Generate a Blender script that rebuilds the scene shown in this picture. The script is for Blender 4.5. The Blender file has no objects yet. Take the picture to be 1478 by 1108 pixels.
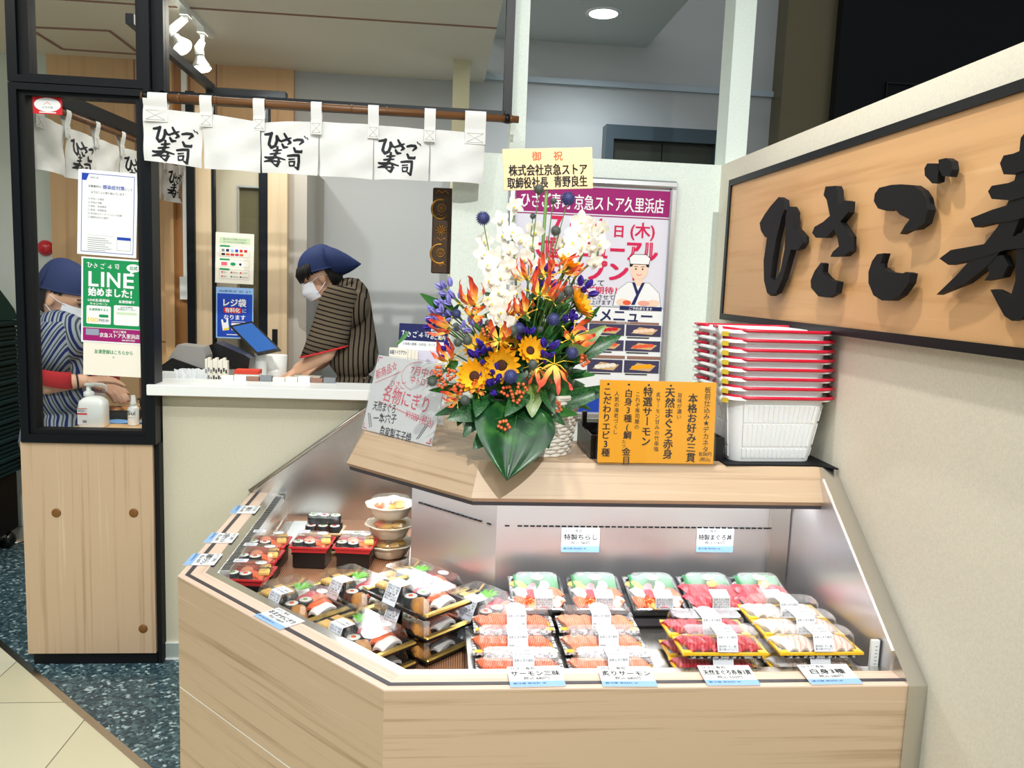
import bpy, bmesh, math, random
from math import sin, cos, pi, radians as RAD, sqrt
from mathutils import Matrix as MX, Vector as V, Euler
random.seed(7)
scene = bpy.context.scene
COL = scene.collection

# ---------------------------------------------------------------- camera
W_PX, H_PX, F_PX, CAM_H = 1478.0, 1108.0, 1161.3, 1.45
CR = V((0.99520735, -0.09007521, 0.03806282))
CU = V((-0.02647338, 0.12652718, 0.99160982))
CD = V((0.09413545, 0.98786504, -0.12353619))
cam_data = bpy.data.cameras.new('camera')
cam_data.sensor_width = 36.0
cam_data.lens = F_PX*36.0/W_PX
cam_data.clip_start = 0.05
cam = bpy.data.objects.new('camera', cam_data)
COL.objects.link(cam)
cam.matrix_world = MX(((CR.x, CU.x, -CD.x, 0), (CR.y, CU.y, -CD.y, 0), (CR.z, CU.z, -CD.z, CAM_H), (0, 0, 0, 1)))
scene.camera = cam

def at(px, py, ax, val):
    """point of the photograph's ray on the plane ax = val (metres)"""
    v = CD + CR*((px-W_PX/2)/F_PX) - CU*((py-H_PX/2)/F_PX)
    i = 'XYZ'.index(ax); o = V((0, 0, CAM_H))
    return o + v*((val-o[i])/v[i])

# ---------------------------------------------------------------- world, lights, exposure
vs = scene.view_settings
vs.view_transform = 'Standard'; vs.look = 'None'; vs.gamma = 1.0; vs.use_curve_mapping = False
vs.exposure = -0.08
scene.cycles.use_denoising = True
scene.cycles.max_bounces = 10
scene.cycles.transparent_max_bounces = 24
scene.cycles.caustics_reflective = False
scene.cycles.caustics_refractive = False
wd = bpy.data.worlds.new('shop_light'); scene.world = wd; wd.use_nodes = True
bg = wd.node_tree.nodes['Background']
bg.inputs[0].default_value = (0.86, 0.93, 0.95, 1); bg.inputs[1].default_value = 0.28

def lamp(name, kind, loc, aim, energy, color=(1, 1, 1), size=0.3, size_y=None, angle=60, blend=0.4):
    d = bpy.data.lights.new(name, kind); d.energy = energy; d.color = color
    if kind == 'AREA':
        d.size = size
        if size_y: d.shape = 'RECTANGLE'; d.size_y = size_y
    elif kind == 'SPOT':
        d.spot_size = RAD(angle); d.spot_blend = blend; d.shadow_soft_size = size
    else: d.shadow_soft_size = size
    o = bpy.data.objects.new(name, d); COL.objects.link(o); o.location = loc
    o.rotation_euler = (V(aim)-V(loc)).to_track_quat('-Z', 'Y').to_euler()
    return o
COOL = (0.93, 0.99, 1.0); WARM = (1.0, 0.87, 0.70)
lamp('sales_floor_soft_light', 'AREA', (-0.3, 0.3, 3.9), (-0.2, 0.9, 0), 40, COOL, 2.4, 1.2)
lamp('sales_floor_soft_light', 'AREA', (0.1, -2.2, 2.5), (0.2, 2.4, 0.9), 30, COOL, 3.2, .5)  # added soft fill behind the camera, brightens the upright faces
lamp('sales_floor_soft_light', 'AREA', (-2.4, 1.6, 3.1), (-2.3, 2.2, 0), 30, (1, .96, .88), 1.6, 1.2)
lamp('track_spot_light', 'SPOT', (0.62, -1.9, 4.1), (0.20, 2.4, 1.1), 640, (1, .98, .94), 0.04, angle=50, blend=.8)
lamp('track_spot_light', 'SPOT', (0.40, 1.75, 3.0), (1.0, 1.9, 1.4), 72, (1, .95, .86), 0.04, angle=80, blend=.7)
lamp('track_spot_light', 'SPOT', (-0.75, 0.9, 3.3), (-0.5, 2.9, 1.0), 44, (1, .96, .88), 0.04, angle=110, blend=.6)
lamp('kitchen_ceiling_light', 'AREA', (-0.7, 3.7, 2.50), (-0.7, 3.7, 0), 12, (1, .93, .82), 0.9, 0.5)
lamp('kitchen_spot_light', 'SPOT', (-0.93, 3.38, 2.36), (-0.3, 4.6, 1.25), 17, COOL, 0.03, angle=75, blend=.35)
lamp('kitchen_spot_light', 'SPOT', (-1.02, 3.15, 2.36), (-1.2, 3.6, 0.9), 16, (1, .95, .86), 0.03, angle=80, blend=.4)
lamp('back_room_downlight', 'SPOT', (0.74, 4.05, 2.74), (0.74, 4.15, 0), 26, (.80, .92, 1.0), 0.05, angle=150, blend=.7)

# ---------------------------------------------------------------- materials
MATS = {}
def mat(name, col=(.8, .8, .8), rough=.5, metal=0., spec=.5, emit=None, es=1., alpha=1., trans=0., sub=0.):
    if name in MATS: return MATS[name]
    m = bpy.data.materials.new(name); m.use_nodes = True
    b = m.node_tree.nodes['Principled BSDF']
    b.inputs['Base Color'].default_value = (*col, 1)
    b.inputs['Roughness'].default_value = rough; b.inputs['Metallic'].default_value = metal
    b.inputs['Specular IOR Level'].default_value = spec
    b.inputs['Alpha'].default_value = alpha
    b.inputs['Transmission Weight'].default_value = trans
    if sub: b.inputs['Subsurface Weight'].default_value = sub; b.inputs['Subsurface Radius'].default_value = (.02, .01, .006)
    if emit: b.inputs['Emission Color'].default_value = (*emit, 1); b.inputs['Emission Strength'].default_value = es
    m.diffuse_color = (*col, 1)
    MATS[name] = m
    return m
def S(r, g, b):
    """sRGB bytes to linear"""
    f = lambda c: (c/255/12.92) if c/255 <= .04045 else ((c/255+.055)/1.055)**2.4
    return (f(r), f(g), f(b))
def nodes_of(m):
    nt = m.node_tree
    return nt, nt.nodes['Principled BSDF'], lambda t: nt.nodes.new('ShaderNode'+t)
def coords(m, scale=(1, 1, 1), rot=(0, 0, 0), kind='Object'):
    nt, b, N = nodes_of(m)
    tc = N('TexCoord'); mp = N('Mapping'); src = tc.outputs[kind]
    if any(rot):
        m0 = N('Mapping'); nt.links.new(src, m0.inputs[0]); m0.inputs['Rotation'].default_value = rot; src = m0.outputs[0]
    nt.links.new(src, mp.inputs[0]); mp.inputs['Scale'].default_value = scale
    return mp.outputs[0]
def ramp(m, fac, stops):
    nt, b, N = nodes_of(m)
    r = N('ValToRGB'); nt.links.new(fac, r.inputs[0])
    e = r.color_ramp.elements
    while len(e) < len(stops): e.new(.5)
    for i, (p, c) in enumerate(stops): e[i].position = p; e[i].color = (*c, 1)
    return r.outputs[0]
def noise(m, vec, scale, detail=3., rough=.5):
    nt, b, N = nodes_of(m)
    n = N('TexNoise'); nt.links.new(vec, n.inputs['Vector'])
    n.inputs['Scale'].default_value = scale; n.inputs['Detail'].default_value = detail; n.inputs['Roughness'].default_value = rough
    return n.outputs[0]
def bump(m, h, strength=.2, dist=.002):
    nt, b, N = nodes_of(m)
    bp = N('Bump'); bp.inputs['Strength'].default_value = strength; bp.inputs['Distance'].default_value = dist
    nt.links.new(h, bp.inputs['Height']); nt.links.new(bp.outputs[0], b.inputs['Normal'])
def wood(name, c1, c2, c3, scale, rough=.45, rot=(0, 0, 0)):
    """long grain: scale is small along the grain axis and large across it"""
    m = mat(name, c2, rough)
    nt, b, N = nodes_of(m)
    v = coords(m, scale, rot)
    n1 = noise(m, v, 1.0, 6., .62)
    c = ramp(m, n1, [(.30, c1), (.47, c2), (.62, c2), (.74, c3)])
    nt.links.new(c, b.inputs['Base Color'])
    return m
WL1, WL2, WL3 = S(166, 138, 108), S(197, 171, 141), S(211, 190, 164)
M_woodX = wood('pale_wood_grain_x', WL1, WL2, WL3, (1.3, 60, 60))
M_woodY = wood('pale_wood_grain_y', WL1, WL2, WL3, (60, 1.3, 60))
M_woodZ = wood('pale_wood_grain_z', WL1, WL2, WL3, (45, 45, .8))
M_woodD = wood('pale_wood_grain_diagonal', WL1, WL2, WL3, (1.3, 60, 60), rot=(0, 0, RAD(46.6)))
M_lipX = wood('lip_wood_x', S(214, 184, 160), S(230, 204, 184), S(238, 216, 198), (1.3, 60, 60))
M_lipD = wood('lip_wood_diagonal', S(214, 184, 160), S(230, 204, 184), S(238, 216, 198), (1.3, 60, 60), rot=(0, 0, RAD(46.6)))
M_lipY = wood('lip_wood_y', S(214, 184, 160), S(230, 204, 184), S(238, 216, 198), (60, 1.3, 60))
M_signwood = wood('sign_board_wood', S(206, 152, 98), S(226, 176, 122), S(235, 190, 138), (40, .9, 22), .4)
M_kwood = wood('kitchen_wall_wood', S(204, 158, 108), S(218, 176, 126), S(226, 188, 140), (30, 30, .8))
M_kwood2 = wood('kitchen_pale_wood', S(190, 165, 130), S(205, 182, 148), S(216, 196, 166), (30, 30, .8))
M_plac = wood('placard_wood', S(232, 200, 150), S(240, 212, 164), S(244, 220, 178), (2, 60, 90), .6)
def wallpaper(name, c, k=.03):
    m = mat(name, c, .75, spec=.25)
    nt, b, N = nodes_of(m)
    v = coords(m, (1, 1, 1))
    n = noise(m, v, 170., 4., .7)
    d = tuple(x*(1-k*2.2) for x in c); l = tuple(min(1, x*(1+k)) for x in c)
    nt.links.new(ramp(m, n, [(.35, d), (.62, l)]), b.inputs['Base Color'])
    bump(m, n, .25, .0012)
    return m
M_wall = wallpaper('cream_wallpaper', S(226, 236, 228))
M_wallR = wallpaper('warm_cream_wallpaper', S(236, 230, 213))
M_kwall = mat('kitchen_wall_paint', S(188, 190, 190), .7, spec=.2)
M_ceil = mat('kitchen_ceiling_paint', S(228, 222, 206), .8, spec=.2)
M_bwall = mat('back_room_paint', S(170, 178, 178), .7, spec=.2)
M_white = mat('white_laminate', S(238, 242, 240), .3)
M_black = mat('black_metal_frame', S(10, 15, 20), .4, spec=.25)
M_blackm = mat('matte_black', S(14, 16, 19), .6, spec=.25)
M_bplas = mat('black_plastic', S(18, 18, 20), .3)
M_dark = mat('dark_grey_plastic', S(62, 58, 64), .5)
M_skirt = mat('grey_baseboard', S(168, 178, 172), .5)
def steel(name, c, rough, scale):
    m = mat(name, c, rough, 1.0)
    nt, b, N = nodes_of(m)
    v = coords(m, scale)
    n = noise(m, v, 1.0, 2.)
    nt.links.new(ramp(m, n, [(.35, (rough*.9,)*3), (.65, (rough*1.12,)*3)]), b.inputs['Roughness'])
    b.inputs['Anisotropic'].default_value = .5
    return m
M_steelV = steel('brushed_steel_panel', (.74, .72, .73), .34, (160, 160, 1.5)); M_steelV.node_tree.nodes['Principled BSDF'].inputs['Metallic'].default_value = .86
M_steel = mat('brushed_steel_trim', (.66, .64, .60), .27, 1.)
M_alu = mat('aluminium', (.72, .74, .76), .32, .9)
M_chrome = mat('chrome', (.8, .8, .82), .12, 1.)
def clear(name, tint=(1, 1, 1), refl=.10, rough=.06, edge=.55):
    """thin clear plastic or glass: passes light, mirrors a little, more at grazing angles"""
    m = bpy.data.materials.new(name); m.use_nodes = True; nt = m.node_tree
    nt.nodes.remove(nt.nodes['Principled BSDF']); out = nt.nodes['Material Output']
    N = lambda t: nt.nodes.new('ShaderNode'+t)
    tr = N('BsdfTransparent'); tr.inputs[0].default_value = (*tint, 1)
    gl = N('BsdfGlossy'); gl.inputs[0].default_value = (1, 1, 1, 1); gl.inputs['Roughness'].default_value = rough
    lw = N('LayerWeight'); lw.inputs[0].default_value = .25
    mr = N('MapRange'); nt.links.new(lw.outputs['Facing'], mr.inputs[0])
    mr.inputs[3].default_value = refl; mr.inputs[4].default_value = edge
    mx = N('MixShader'); nt.links.new(mr.outputs[0], mx.inputs[0]); nt.links.new(tr.outputs[0], mx.inputs[1]); nt.links.new(gl.outputs[0], mx.inputs[2])
    nt.links.new(mx.outputs[0], out.inputs[0])
    MATS[name] = m
    return m
M_glass = clear('window_glass', (.985, .995, .99), .012, .01, .22)
M_lid = clear('clear_plastic_lid', (.97, .97, .97), .07, .12, .5)
M_acr = clear('clear_acrylic', (1, 1, 1), .03, .05, .5)
def flat(name, rgb, rough=.6): return mat(name, S(*rgb), rough, spec=.3)
M_paper = flat('white_paper', (240, 243, 244)); M_ink = flat('black_ink', (24, 26, 32)); M_navy = flat('navy_ink', (30, 38, 92))
M_red = flat('red_ink', (212, 36, 46)); M_pink = flat('pink_marker', (236, 96, 118)); M_green = flat('green_ink', (18, 146, 84))
M_mag = flat('magenta_ink', (158, 26, 110)); M_blue = flat('blue_ink', (28, 70, 178)); M_lblue = flat('pale_blue_ink', (150, 190, 236))
M_grey = flat('grey_ink', (130, 134, 140)); M_cream = flat('cream_paper', (243, 238, 224)); M_yel = flat('yellow_ink', (244, 214, 40))
M_orange = flat('orange_card', (250, 172, 18)); M_brown = flat('brown_ink', (150, 112, 96)); M_crim = flat('crimson_ink', (214, 28, 84))
M_salm = flat('orange_red', (236, 96, 60)); M_skinp = flat('printed_skin', (246, 214, 190)); M_lgreen = flat('pale_green_ink', (206, 226, 190))

# ---------------------------------------------------------------- mesh building
class MB:
    def __init__(s): s.v = []; s.f = []; s.m = []; s.sm = []; s.mats = []
    def mi(s, m):
        if m not in s.mats: s.mats.append(m)
        return s.mats.index(m)
    def add(s, vs_, fs, m, M=None, smooth=False):
        o = len(s.v)
        s.v += [tuple(M @ V(p)) if M is not None else tuple(p) for p in vs_]
        i = s.mi(m)
        for f in fs: s.f.append(tuple(o+k for k in f)); s.m.append(i); s.sm.append(smooth)
        return s
    def box(s, x0, x1, y0, y1, z0, z1, m, M=None, bev=0., seg=1):
        if not bev:
            vs_ = [(x0, y0, z0), (x1, y0, z0), (x1, y1, z0), (x0, y1, z0), (x0, y0, z1), (x1, y0, z1), (x1, y1, z1), (x0, y1, z1)]
            return s.add(vs_, [(3, 2, 1, 0), (4, 5, 6, 7), (0, 1, 5, 4), (1, 2, 6, 5), (2, 3, 7, 6), (3, 0, 4, 7)], m, M)
        b = bmesh.new(); bmesh.ops.create_cube(b, size=1)
        for p in b.verts: p.co = V((x0+(p.co.x+.5)*(x1-x0), y0+(p.co.y+.5)*(y1-y0), z0+(p.co.z+.5)*(z1-z0)))
        bmesh.ops.bevel(b, geom=b.edges[:], offset=bev, segments=seg, affect='EDGES')
        return s.bm(b, m, M, seg > 1)
    def bm(s, b, m, M=None, smooth=False):
        b.verts.index_update()
        s.add([p.co.copy() for p in b.verts], [[q.index for q in f.verts] for f in b.faces], m, M, smooth)
        b.free(); return s
    def prism(s, poly, h0, h1, m, M=None, mside=None):
        n = len(poly)
        vs_ = [(p[0], p[1], h0) for p in poly]+[(p[0], p[1], h1) for p in poly]
        a = sum(poly[i][0]*poly[(i+1) % n][1]-poly[(i+1) % n][0]*poly[i][1] for i in range(n))
        idx = list(range(n)) if a > 0 else list(range(n))[::-1]
        s.add(vs_, [idx[::-1], [i+n for i in idx]], m, M)
        s.add(vs_, [(idx[i], idx[(i+1) % n], idx[(i+1) % n]+n, idx[i]+n) for i in range(n)], mside or m, M)
        return s
    def poly(s, pts, m, M=None, smooth=False): return s.add(pts, [list(range(len(pts)))], m, M, smooth)
    def tube(s, pts, r, m, seg=8, M=None, caps=True, closed=False):
        pts = [V(p) for p in pts]; n = len(pts)
        rs = r if isinstance(r, (list, tuple)) else [r]*n
        vs_ = []; up = None
        for i, p in enumerate(pts):
            if closed: t = pts[(i+1) % n]-pts[i-1]
            else: t = pts[min(i+1, n-1)]-pts[max(i-1, 0)]
            t = t.normalized() if t.length > 1e-9 else V((0, 0, 1))
            if up is None: up = t.orthogonal().normalized()
            up = (up-t*up.dot(t)); up = up.normalized() if up.length > 1e-6 else t.orthogonal().normalized()
            w = t.cross(up)
            for k in range(seg):
                a = 2*pi*k/seg; vs_.append(p+(up*cos(a)+w*sin(a))*rs[i])
        fs = []
        for i in range(n if closed else n-1):
            j = (i+1) % n
            for k in range(seg):
                q = (k+1) % seg; fs.append((i*seg+k, i*seg+q, j*seg+q, j*seg+k))
        if caps and not closed: fs += [list(range(seg))[::-1], [(n-1)*seg+k for k in range(seg)]]
        return s.add(vs_, fs, m, M, True)
    def lathe(s, prof, m, seg=24, M=None, smooth=True, capb=True, capt=True, rfn=None):
        n = len(prof); vs_ = []
        for r, z in prof:
            for k in range(seg):
                a = 2*pi*k/seg; q = r*(rfn(a, z) if rfn else 1); vs_.append((q*cos(a), q*sin(a), z))
        fs = [(i*seg+k, i*seg+(k+1) % seg, (i+1)*seg+(k+1) % seg, (i+1)*seg+k) for i in range(n-1) for k in range(seg)]
        if capb: fs.append(list(range(seg))[::-1])
        if capt: fs.append([(n-1)*seg+k for k in range(seg)])
        return s.add(vs_, fs, m, M, smooth)
    def ball(s, c, r, m, seg=12, rings=8, M=None, pw=1.):
        rx, ry, rz = r if isinstance(r, (tuple, list)) else (r, r, r)
        sg = lambda x: math.copysign(abs(x)**pw, x)
        vs_ = [(c[0], c[1], c[2]-rz)]
        for i in range(1, rings):
            t = pi*i/rings
            for k in range(seg):
                a = 2*pi*k/seg
                vs_.append((c[0]+rx*sg(sin(t))*sg(cos(a)), c[1]+ry*sg(sin(t))*sg(sin(a)), c[2]-rz*sg(cos(t))))
        vs_.append((c[0], c[1], c[2]+rz)); L = len(vs_)-1
        fs = [(0, 1+(k+1) % seg, 1+k) for k in range(seg)]
        for i in range(rings-2):
            for k in range(seg): fs.append((1+i*seg+k, 1+i*seg+(k+1) % seg, 1+(i+1)*seg+(k+1) % seg, 1+(i+1)*seg+k))
        b0 = 1+(rings-2)*seg
        fs += [(L, b0+k, b0+(k+1) % seg) for k in range(seg)]
        return s.add(vs_, fs, m, M, True)
    def grid(s, fn, nu, nv, m, M=None, smooth=True, closed=False):
        vs_ = [fn(i/nu, j/nv) for j in range(nv+1) for i in range(nu+1)]
        fs = [(j*(nu+1)+i, j*(nu+1)+i+1, (j+1)*(nu+1)+i+1, (j+1)*(nu+1)+i) for j in range(nv) for i in range(nu)]
        return s.add(vs_, fs, m, M, smooth)
    def loft(s, rings, m, M=None, caps=True, smooth=True):
        n = len(rings[0]); vs_ = [p for r in rings for p in r]
        fs = [(i*n+k, i*n+(k+1) % n, (i+1)*n+(k+1) % n, (i+1)*n+k) for i in range(len(rings)-1) for k in range(n)]
        if caps: fs += [list(range(n))[::-1], [(len(rings)-1)*n+k for k in range(n)]]
        return s.add(vs_, fs, m, M, smooth)
    def mesh(s, name):
        me = bpy.data.meshes.new(name); me.from_pydata(s.v, [], s.f)
        for m in s.mats: me.materials.append(m)
        me.polygons.foreach_set('material_index', s.m); me.polygons.foreach_set('use_smooth', s.sm)
        me.update(); return me
    def build(s, name, parent=None, off=None, loc=None):
        if off is not None: s.v = [(p[0]-off[0], p[1]-off[1], p[2]-off[2]) for p in s.v]
        o = bpy.data.objects.new(name, s.mesh(name)); COL.objects.link(o)
        if parent is not None:
            o.parent = parent
        if loc is not None: o.location = loc
        return o
def thing(name, label, cat, loc=(0, 0, 0), rot=(0, 0, 0), group=None):
    o = bpy.data.objects.new(name, None); COL.objects.link(o); o.empty_display_size = .05
    o.location = loc; o.rotation_euler = rot
    return tag(o, label, cat, group)
def tag(o, label, cat, group=None, kind=None):
    o['label'] = label; o['category'] = cat
    if group: o['group'] = group
    if kind: o['kind'] = kind
    return o
def struct(o, label=None):
    o['kind'] = 'structure'
    if label: o['label'] = label
    return o
def sempty(name, loc=(0, 0, 0)):
    o = bpy.data.objects.new(name, None); COL.objects.link(o); o.location = loc; o['kind'] = 'structure'; return o
def dup(root, loc=None, rot=None, label=None, group=None):
    def cp(o, par):
        c = o.copy(); COL.objects.link(c)
        if par is not None: c.parent = par
        for ch in o.children: cp(ch, c)
        return c
    r = cp(root, None)
    if loc is not None: r.location = loc
    if rot is not None: r.rotation_euler = rot
    if label: r['label'] = label
    if group: r['group'] = group
    return r
def T(x=0, y=0, z=0): return MX.Translation((x, y, z))
def RX(a): return MX.Rotation(a, 4, 'X')
def RY(a): return MX.Rotation(a, 4, 'Y')
def RZ(a): return MX.Rotation(a, 4, 'Z')
def SC(x, y, z): return MX.Diagonal((x, y, z, 1))
def frame(o, ex, ey):
    """local (x, y, z) -> o + x ex + y ey + z n"""
    ex = V(ex).normalized(); ey = V(ey); ey = (ey-ex*ey.dot(ex)).normalized(); n = ex.cross(ey)
    return MX(((ex.x, ey.x, n.x, o[0]), (ex.y, ey.y, n.y, o[1]), (ex.z, ey.z, n.z, o[2]), (0, 0, 0, 1)))

# ---------------------------------------------------------------- lettering
_fc = bpy.data.curves.new('letters', 'FONT'); _fo = bpy.data.objects.new('letters', _fc); COL.objects.link(_fo)
_TX = {}
def glyphs(s, bold=0.):
    k = (s, bold)
    if k not in _TX:
        _fc.body = s; _fc.size = 1.0; _fc.offset = bold; _fc.resolution_u = 2
        bpy.context.view_layer.update()
        dg = bpy.context.evaluated_depsgraph_get()
        me = bpy.data.meshes.new_from_object(_fo.evaluated_get(dg))
        vs_ = [tuple(p.co) for p in me.vertices]; fs = [tuple(p.vertices) for p in me.polygons]
        xs = [p[0] for p in vs_] or [0, 1]
        _TX[k] = (vs_, fs, min(xs), max(xs)); bpy.data.meshes.remove(me)
    return _TX[k]
def text_into(mb, s, x, y, size, m, M, z=0., align='l', bold=0., rot=0., fit=None):
    """bold letters: a little outline growth plus copies shifted by a hair, so that dense characters keep their holes"""
    cjk = any(ord(ch) > 255 for ch in s)
    vs_, fs, a, b = glyphs(s, 0. if cjk else min(bold, .02))
    if not vs_: return
    w = (b-a)*size; sx = size
    if fit: sx = size*fit/w; w = fit
    x0 = x-(w/2 if align == 'c' else w if align == 'r' else 0)
    c, q = cos(rot), sin(rot); e = bold if cjk else 0.
    for k_, (ox, oy) in enumerate(((0, 0),) if e < .002 else ((-e, -e*.6), (e, -e*.6), (-e, e*.6), (e, e*.6))):
        out = []
        for p in vs_:
            u = x0-x+(p[0]-a)*sx+ox*size; v = (p[1]+oy)*size
            out.append((x+u*c-v*q, y+u*q+v*c, z+k_*2.5e-5))
        mb.add(out, fs, m, M)
class Sheet:
    """flat print in sheet coordinates (0..w, 0..h), y up; every layer a hair above the last"""
    def __init__(s, M, step=.0003): s.mb = MB(); s.M = M; s.zb = step; s.st = step or .0003; s.n = 0
    @property
    def z(s): s.n += 1; return s.zb+(s.n % 20)*5e-6
    @z.setter
    def z(s, v): s.zb = v
    def up(s): s.zb += s.st
    def rect(s, x0, y0, x1, y1, m):
        z = s.z; s.mb.poly([(x0, y0, z), (x1, y0, z), (x1, y1, z), (x0, y1, z)], m, s.M)
    def border(s, x0, y0, x1, y1, t, m):
        s.rect(x0, y0, x1, y0+t, m); s.rect(x0, y1-t, x1, y1, m); s.rect(x0, y0+t, x0+t, y1-t, m); s.rect(x1-t, y0+t, x1, y1-t, m)
    def ell(s, cx, cy, rx, ry, m, n=24):
        z = s.z; s.mb.poly([(cx+rx*cos(2*pi*k/n), cy+ry*sin(2*pi*k/n), z) for k in range(n)], m, s.M)
    def rrect(s, x0, y0, x1, y1, r, m):
        p = []; z = s.z
        for cx, cy, a in ((x1-r, y1-r, 0), (x0+r, y1-r, 90), (x0+r, y0+r, 180), (x1-r, y0+r, 270)):
            p += [(cx+r*cos(RAD(a+t)), cy+r*sin(RAD(a+t)), z) for t in (0, 30, 60, 90)]
        s.mb.poly(p, m, s.M)
    def pg(s, pts, m): z = s.z; s.mb.poly([(p[0], p[1], z) for p in pts], m, s.M)
    def line(s, pts, w, m):
        for (a, b), (c, d) in zip(pts, pts[1:]):
            L = math.hypot(c-a, d-b) or 1e-9; nx, ny = -(d-b)/L*w/2, (c-a)/L*w/2; ex, ey = (c-a)/L*w*.3, (d-b)/L*w*.3
            z = s.z; s.mb.poly([(a-nx-ex, b-ny-ey, z), (c-nx+ex, d-ny+ey, z), (c+nx+ex, d+ny+ey, z), (a+nx-ex, b+ny-ey, z)], m, s.M)
    def brush(s, pts, w, m):
        """a brush stroke, a little thicker in the middle, round joints"""
        n = len(pts)
        for i, ((a, b), (c, d)) in enumerate(zip(pts, pts[1:])):
            w0 = w*(.8 if i == 0 else 1.); w1 = w*(.55 if i == n-2 else 1.)
            L = math.hypot(c-a, d-b) or 1e-9; nx, ny = -(d-b)/L/2, (c-a)/L/2
            z = s.z; s.mb.poly([(a-nx*w0, b-ny*w0, z), (c-nx*w1, d-ny*w1, z), (c+nx*w1, d+ny*w1, z), (a+nx*w0, b+ny*w0, z)], m, s.M)
            s.ell(a, b, w0/2, w0/2, m, 10)
            if i == n-2: s.ell(c, d, w1/2, w1/2, m, 8)
    def text(s, t, x, y, size, m, align='l', bold=0., rot=0., fit=None): text_into(s.mb, t, x, y, size, m, s.M, s.z, align, bold, rot, fit)
    def vtext(s, t, x, y, size, m, bold=0., pitch=1.08, jitter=0.):
        """vertical writing, x is the column centre, y the top"""
        for i, ch in enumerate(t):
            if ch == ' ': continue
            r = -pi/2 if ch in 'ー～' else random.uniform(-jitter, jitter)
            yy = y-size*.82-i*size*pitch
            if ch in 'ー～': text_into(s.mb, ch, x-size*.35, yy+size*.82, size, m, s.M, s.z, 'l', bold, r)
            else: text_into(s.mb, ch, x+random.uniform(-jitter, jitter)*size*.3, yy, size, m, s.M, s.z, 'c', bold, r)
    def build(s, name='print', parent=None, off=None): return s.mb.build(name, parent, off)
# brush lettering of the shop name, one list of strokes (points, width) per sign, in a box about 1 high
def _st(ox, oy, sc, strokes): return [([((x-ox)/sc, (oy-y)/sc) for x, y in p], w/sc) for p, w in strokes]
SHOP = {
 'hi': _st(145, 500, 110, [([(150, 398), (188, 392), (200, 386), (186, 430), (178, 470), (196, 494), (225, 478), (238, 440), (238, 408), (250, 432), (276, 446)], 15)]),
 'sa': _st(275, 500, 110, [([(283, 449), (320, 436), (352, 424)], 13), ([(303, 396), (320, 426), (348, 458), (328, 472)], 14), ([(285, 474), (298, 496), (326, 494)], 15)]),
 'go': _st(365, 515, 110, [([(368, 434), (398, 426), (430, 426), (436, 438), (412, 462)], 14), ([(370, 492), (382, 518), (424, 518), (430, 508)], 15), ([(446, 396), (455, 409)], 8), ([(464, 406), (473, 419)], 8)]),
 'su': _st(152, 640, 150, [([(220, 517), (256, 513), (284, 509)], 12), ([(196, 546), (235, 541), (276, 536)], 12), ([(155, 572), (176, 576), (242, 569), (312, 586)], 14), ([(251, 488), (246, 530), (225, 575), (190, 598), (150, 606)], 15), ([(192, 604), (235, 601), (280, 604)], 11), ([(264, 582), (264, 612), (252, 638), (230, 628)], 15), ([(212, 610), (228, 624)], 12)]),
 'shi': _st(322, 660, 110, [([(325, 562), (365, 556), (407, 554), (406, 600), (398, 656), (376, 642)], 14), ([(334, 588), (374, 582)], 11), ([(334, 606), (374, 601), (369, 632), (338, 636), (333, 606)], 9)]),
}
BOLD = [1.]
def shop_name(sh, spec, m):
    """spec: list of (glyph, x, y, scale)"""
    for g, x, y, k in spec:
        for pts, w in SHOP[g]: sh.brush([(x+a*k, y+b*k) for a, b in pts], w*k*BOLD[0], m)
def shop_line(sh, x, y, h, m, gap=1.25):
    shop_name(sh, [(g, x+i*h*gap, y, h*(1. if g != 'su' else .85)) for i, g in enumerate(('hi', 'sa', 'go', 'su', 'shi'))], m)
# ================================================================ THE SETTING
# floor: dark speckled terrazzo band between cream tiles
M_terr = mat('terrazzo', S(52, 78, 88), .32)
nt, b, N = nodes_of(M_terr)
_v = coords(M_terr, (1, 1, 1))
_vo = N('TexVoronoi'); nt.links.new(_v, _vo.inputs['Vector']); _vo.inputs['Scale'].default_value = 95
_sx = N('SeparateColor'); nt.links.new(_vo.outputs['Color'], _sx.inputs[0])
_c1 = ramp(M_terr, _sx.outputs[0], [(.0, S(38, 58, 68)), (.45, S(56, 84, 94)), (.78, S(84, 112, 120)), (.90, S(104, 130, 134)), (.965, S(176, 200, 204))])
nt.links.new(_c1, b.inputs['Base Color'])
M_tile = mat('cream_floor_tile', S(232, 228, 200), .28)
nt, b, N = nodes_of(M_tile)
_v = coords(M_tile, (1, 1, 1)); 
_br = N('TexBrick'); nt.links.new(_v, _br.inputs['Vector']); _br.offset = 0.; _br.squash = 1.
_br.inputs['Scale'].default_value = 1.; _br.inputs['Brick Width'].default_value = .409; _br.inputs['Row Height'].default_value = .4185
_br.inputs['Mortar Size'].default_value = .0018; _br.inputs['Mortar Smooth'].default_value = 0.
_br.inputs['Color1'].default_value = (*S(236, 232, 206), 1); _br.inputs['Color2'].default_value = (*S(226, 220, 186), 1); _br.inputs['Mortar'].default_value = (*S(120, 116, 100), 1)
_mp = [n for n in nt.nodes if n.type == 'MAPPING'][0]; _mp.inputs['Location'].default_value = (1.102+.409*8, -2.669+.4185*8, 0)
nt.links.new(_br.outputs[0], b.inputs['Base Color'])
fl = MB()
fl.poly([(-2.39, 3.86, 0), (1.30, .17, 0), (4.5, .17, 0), (4.5, 6, 0), (-2.39, 6, 0)], M_terr)
fl.poly([(-6, -2.5, 0), (4.5, -2.5, 0), (4.5, .17, 0), (1.30, .17, 0), (-2.39, 3.86, 0), (-2.39, 6, 0), (-6, 6, 0)], M_tile)
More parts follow.
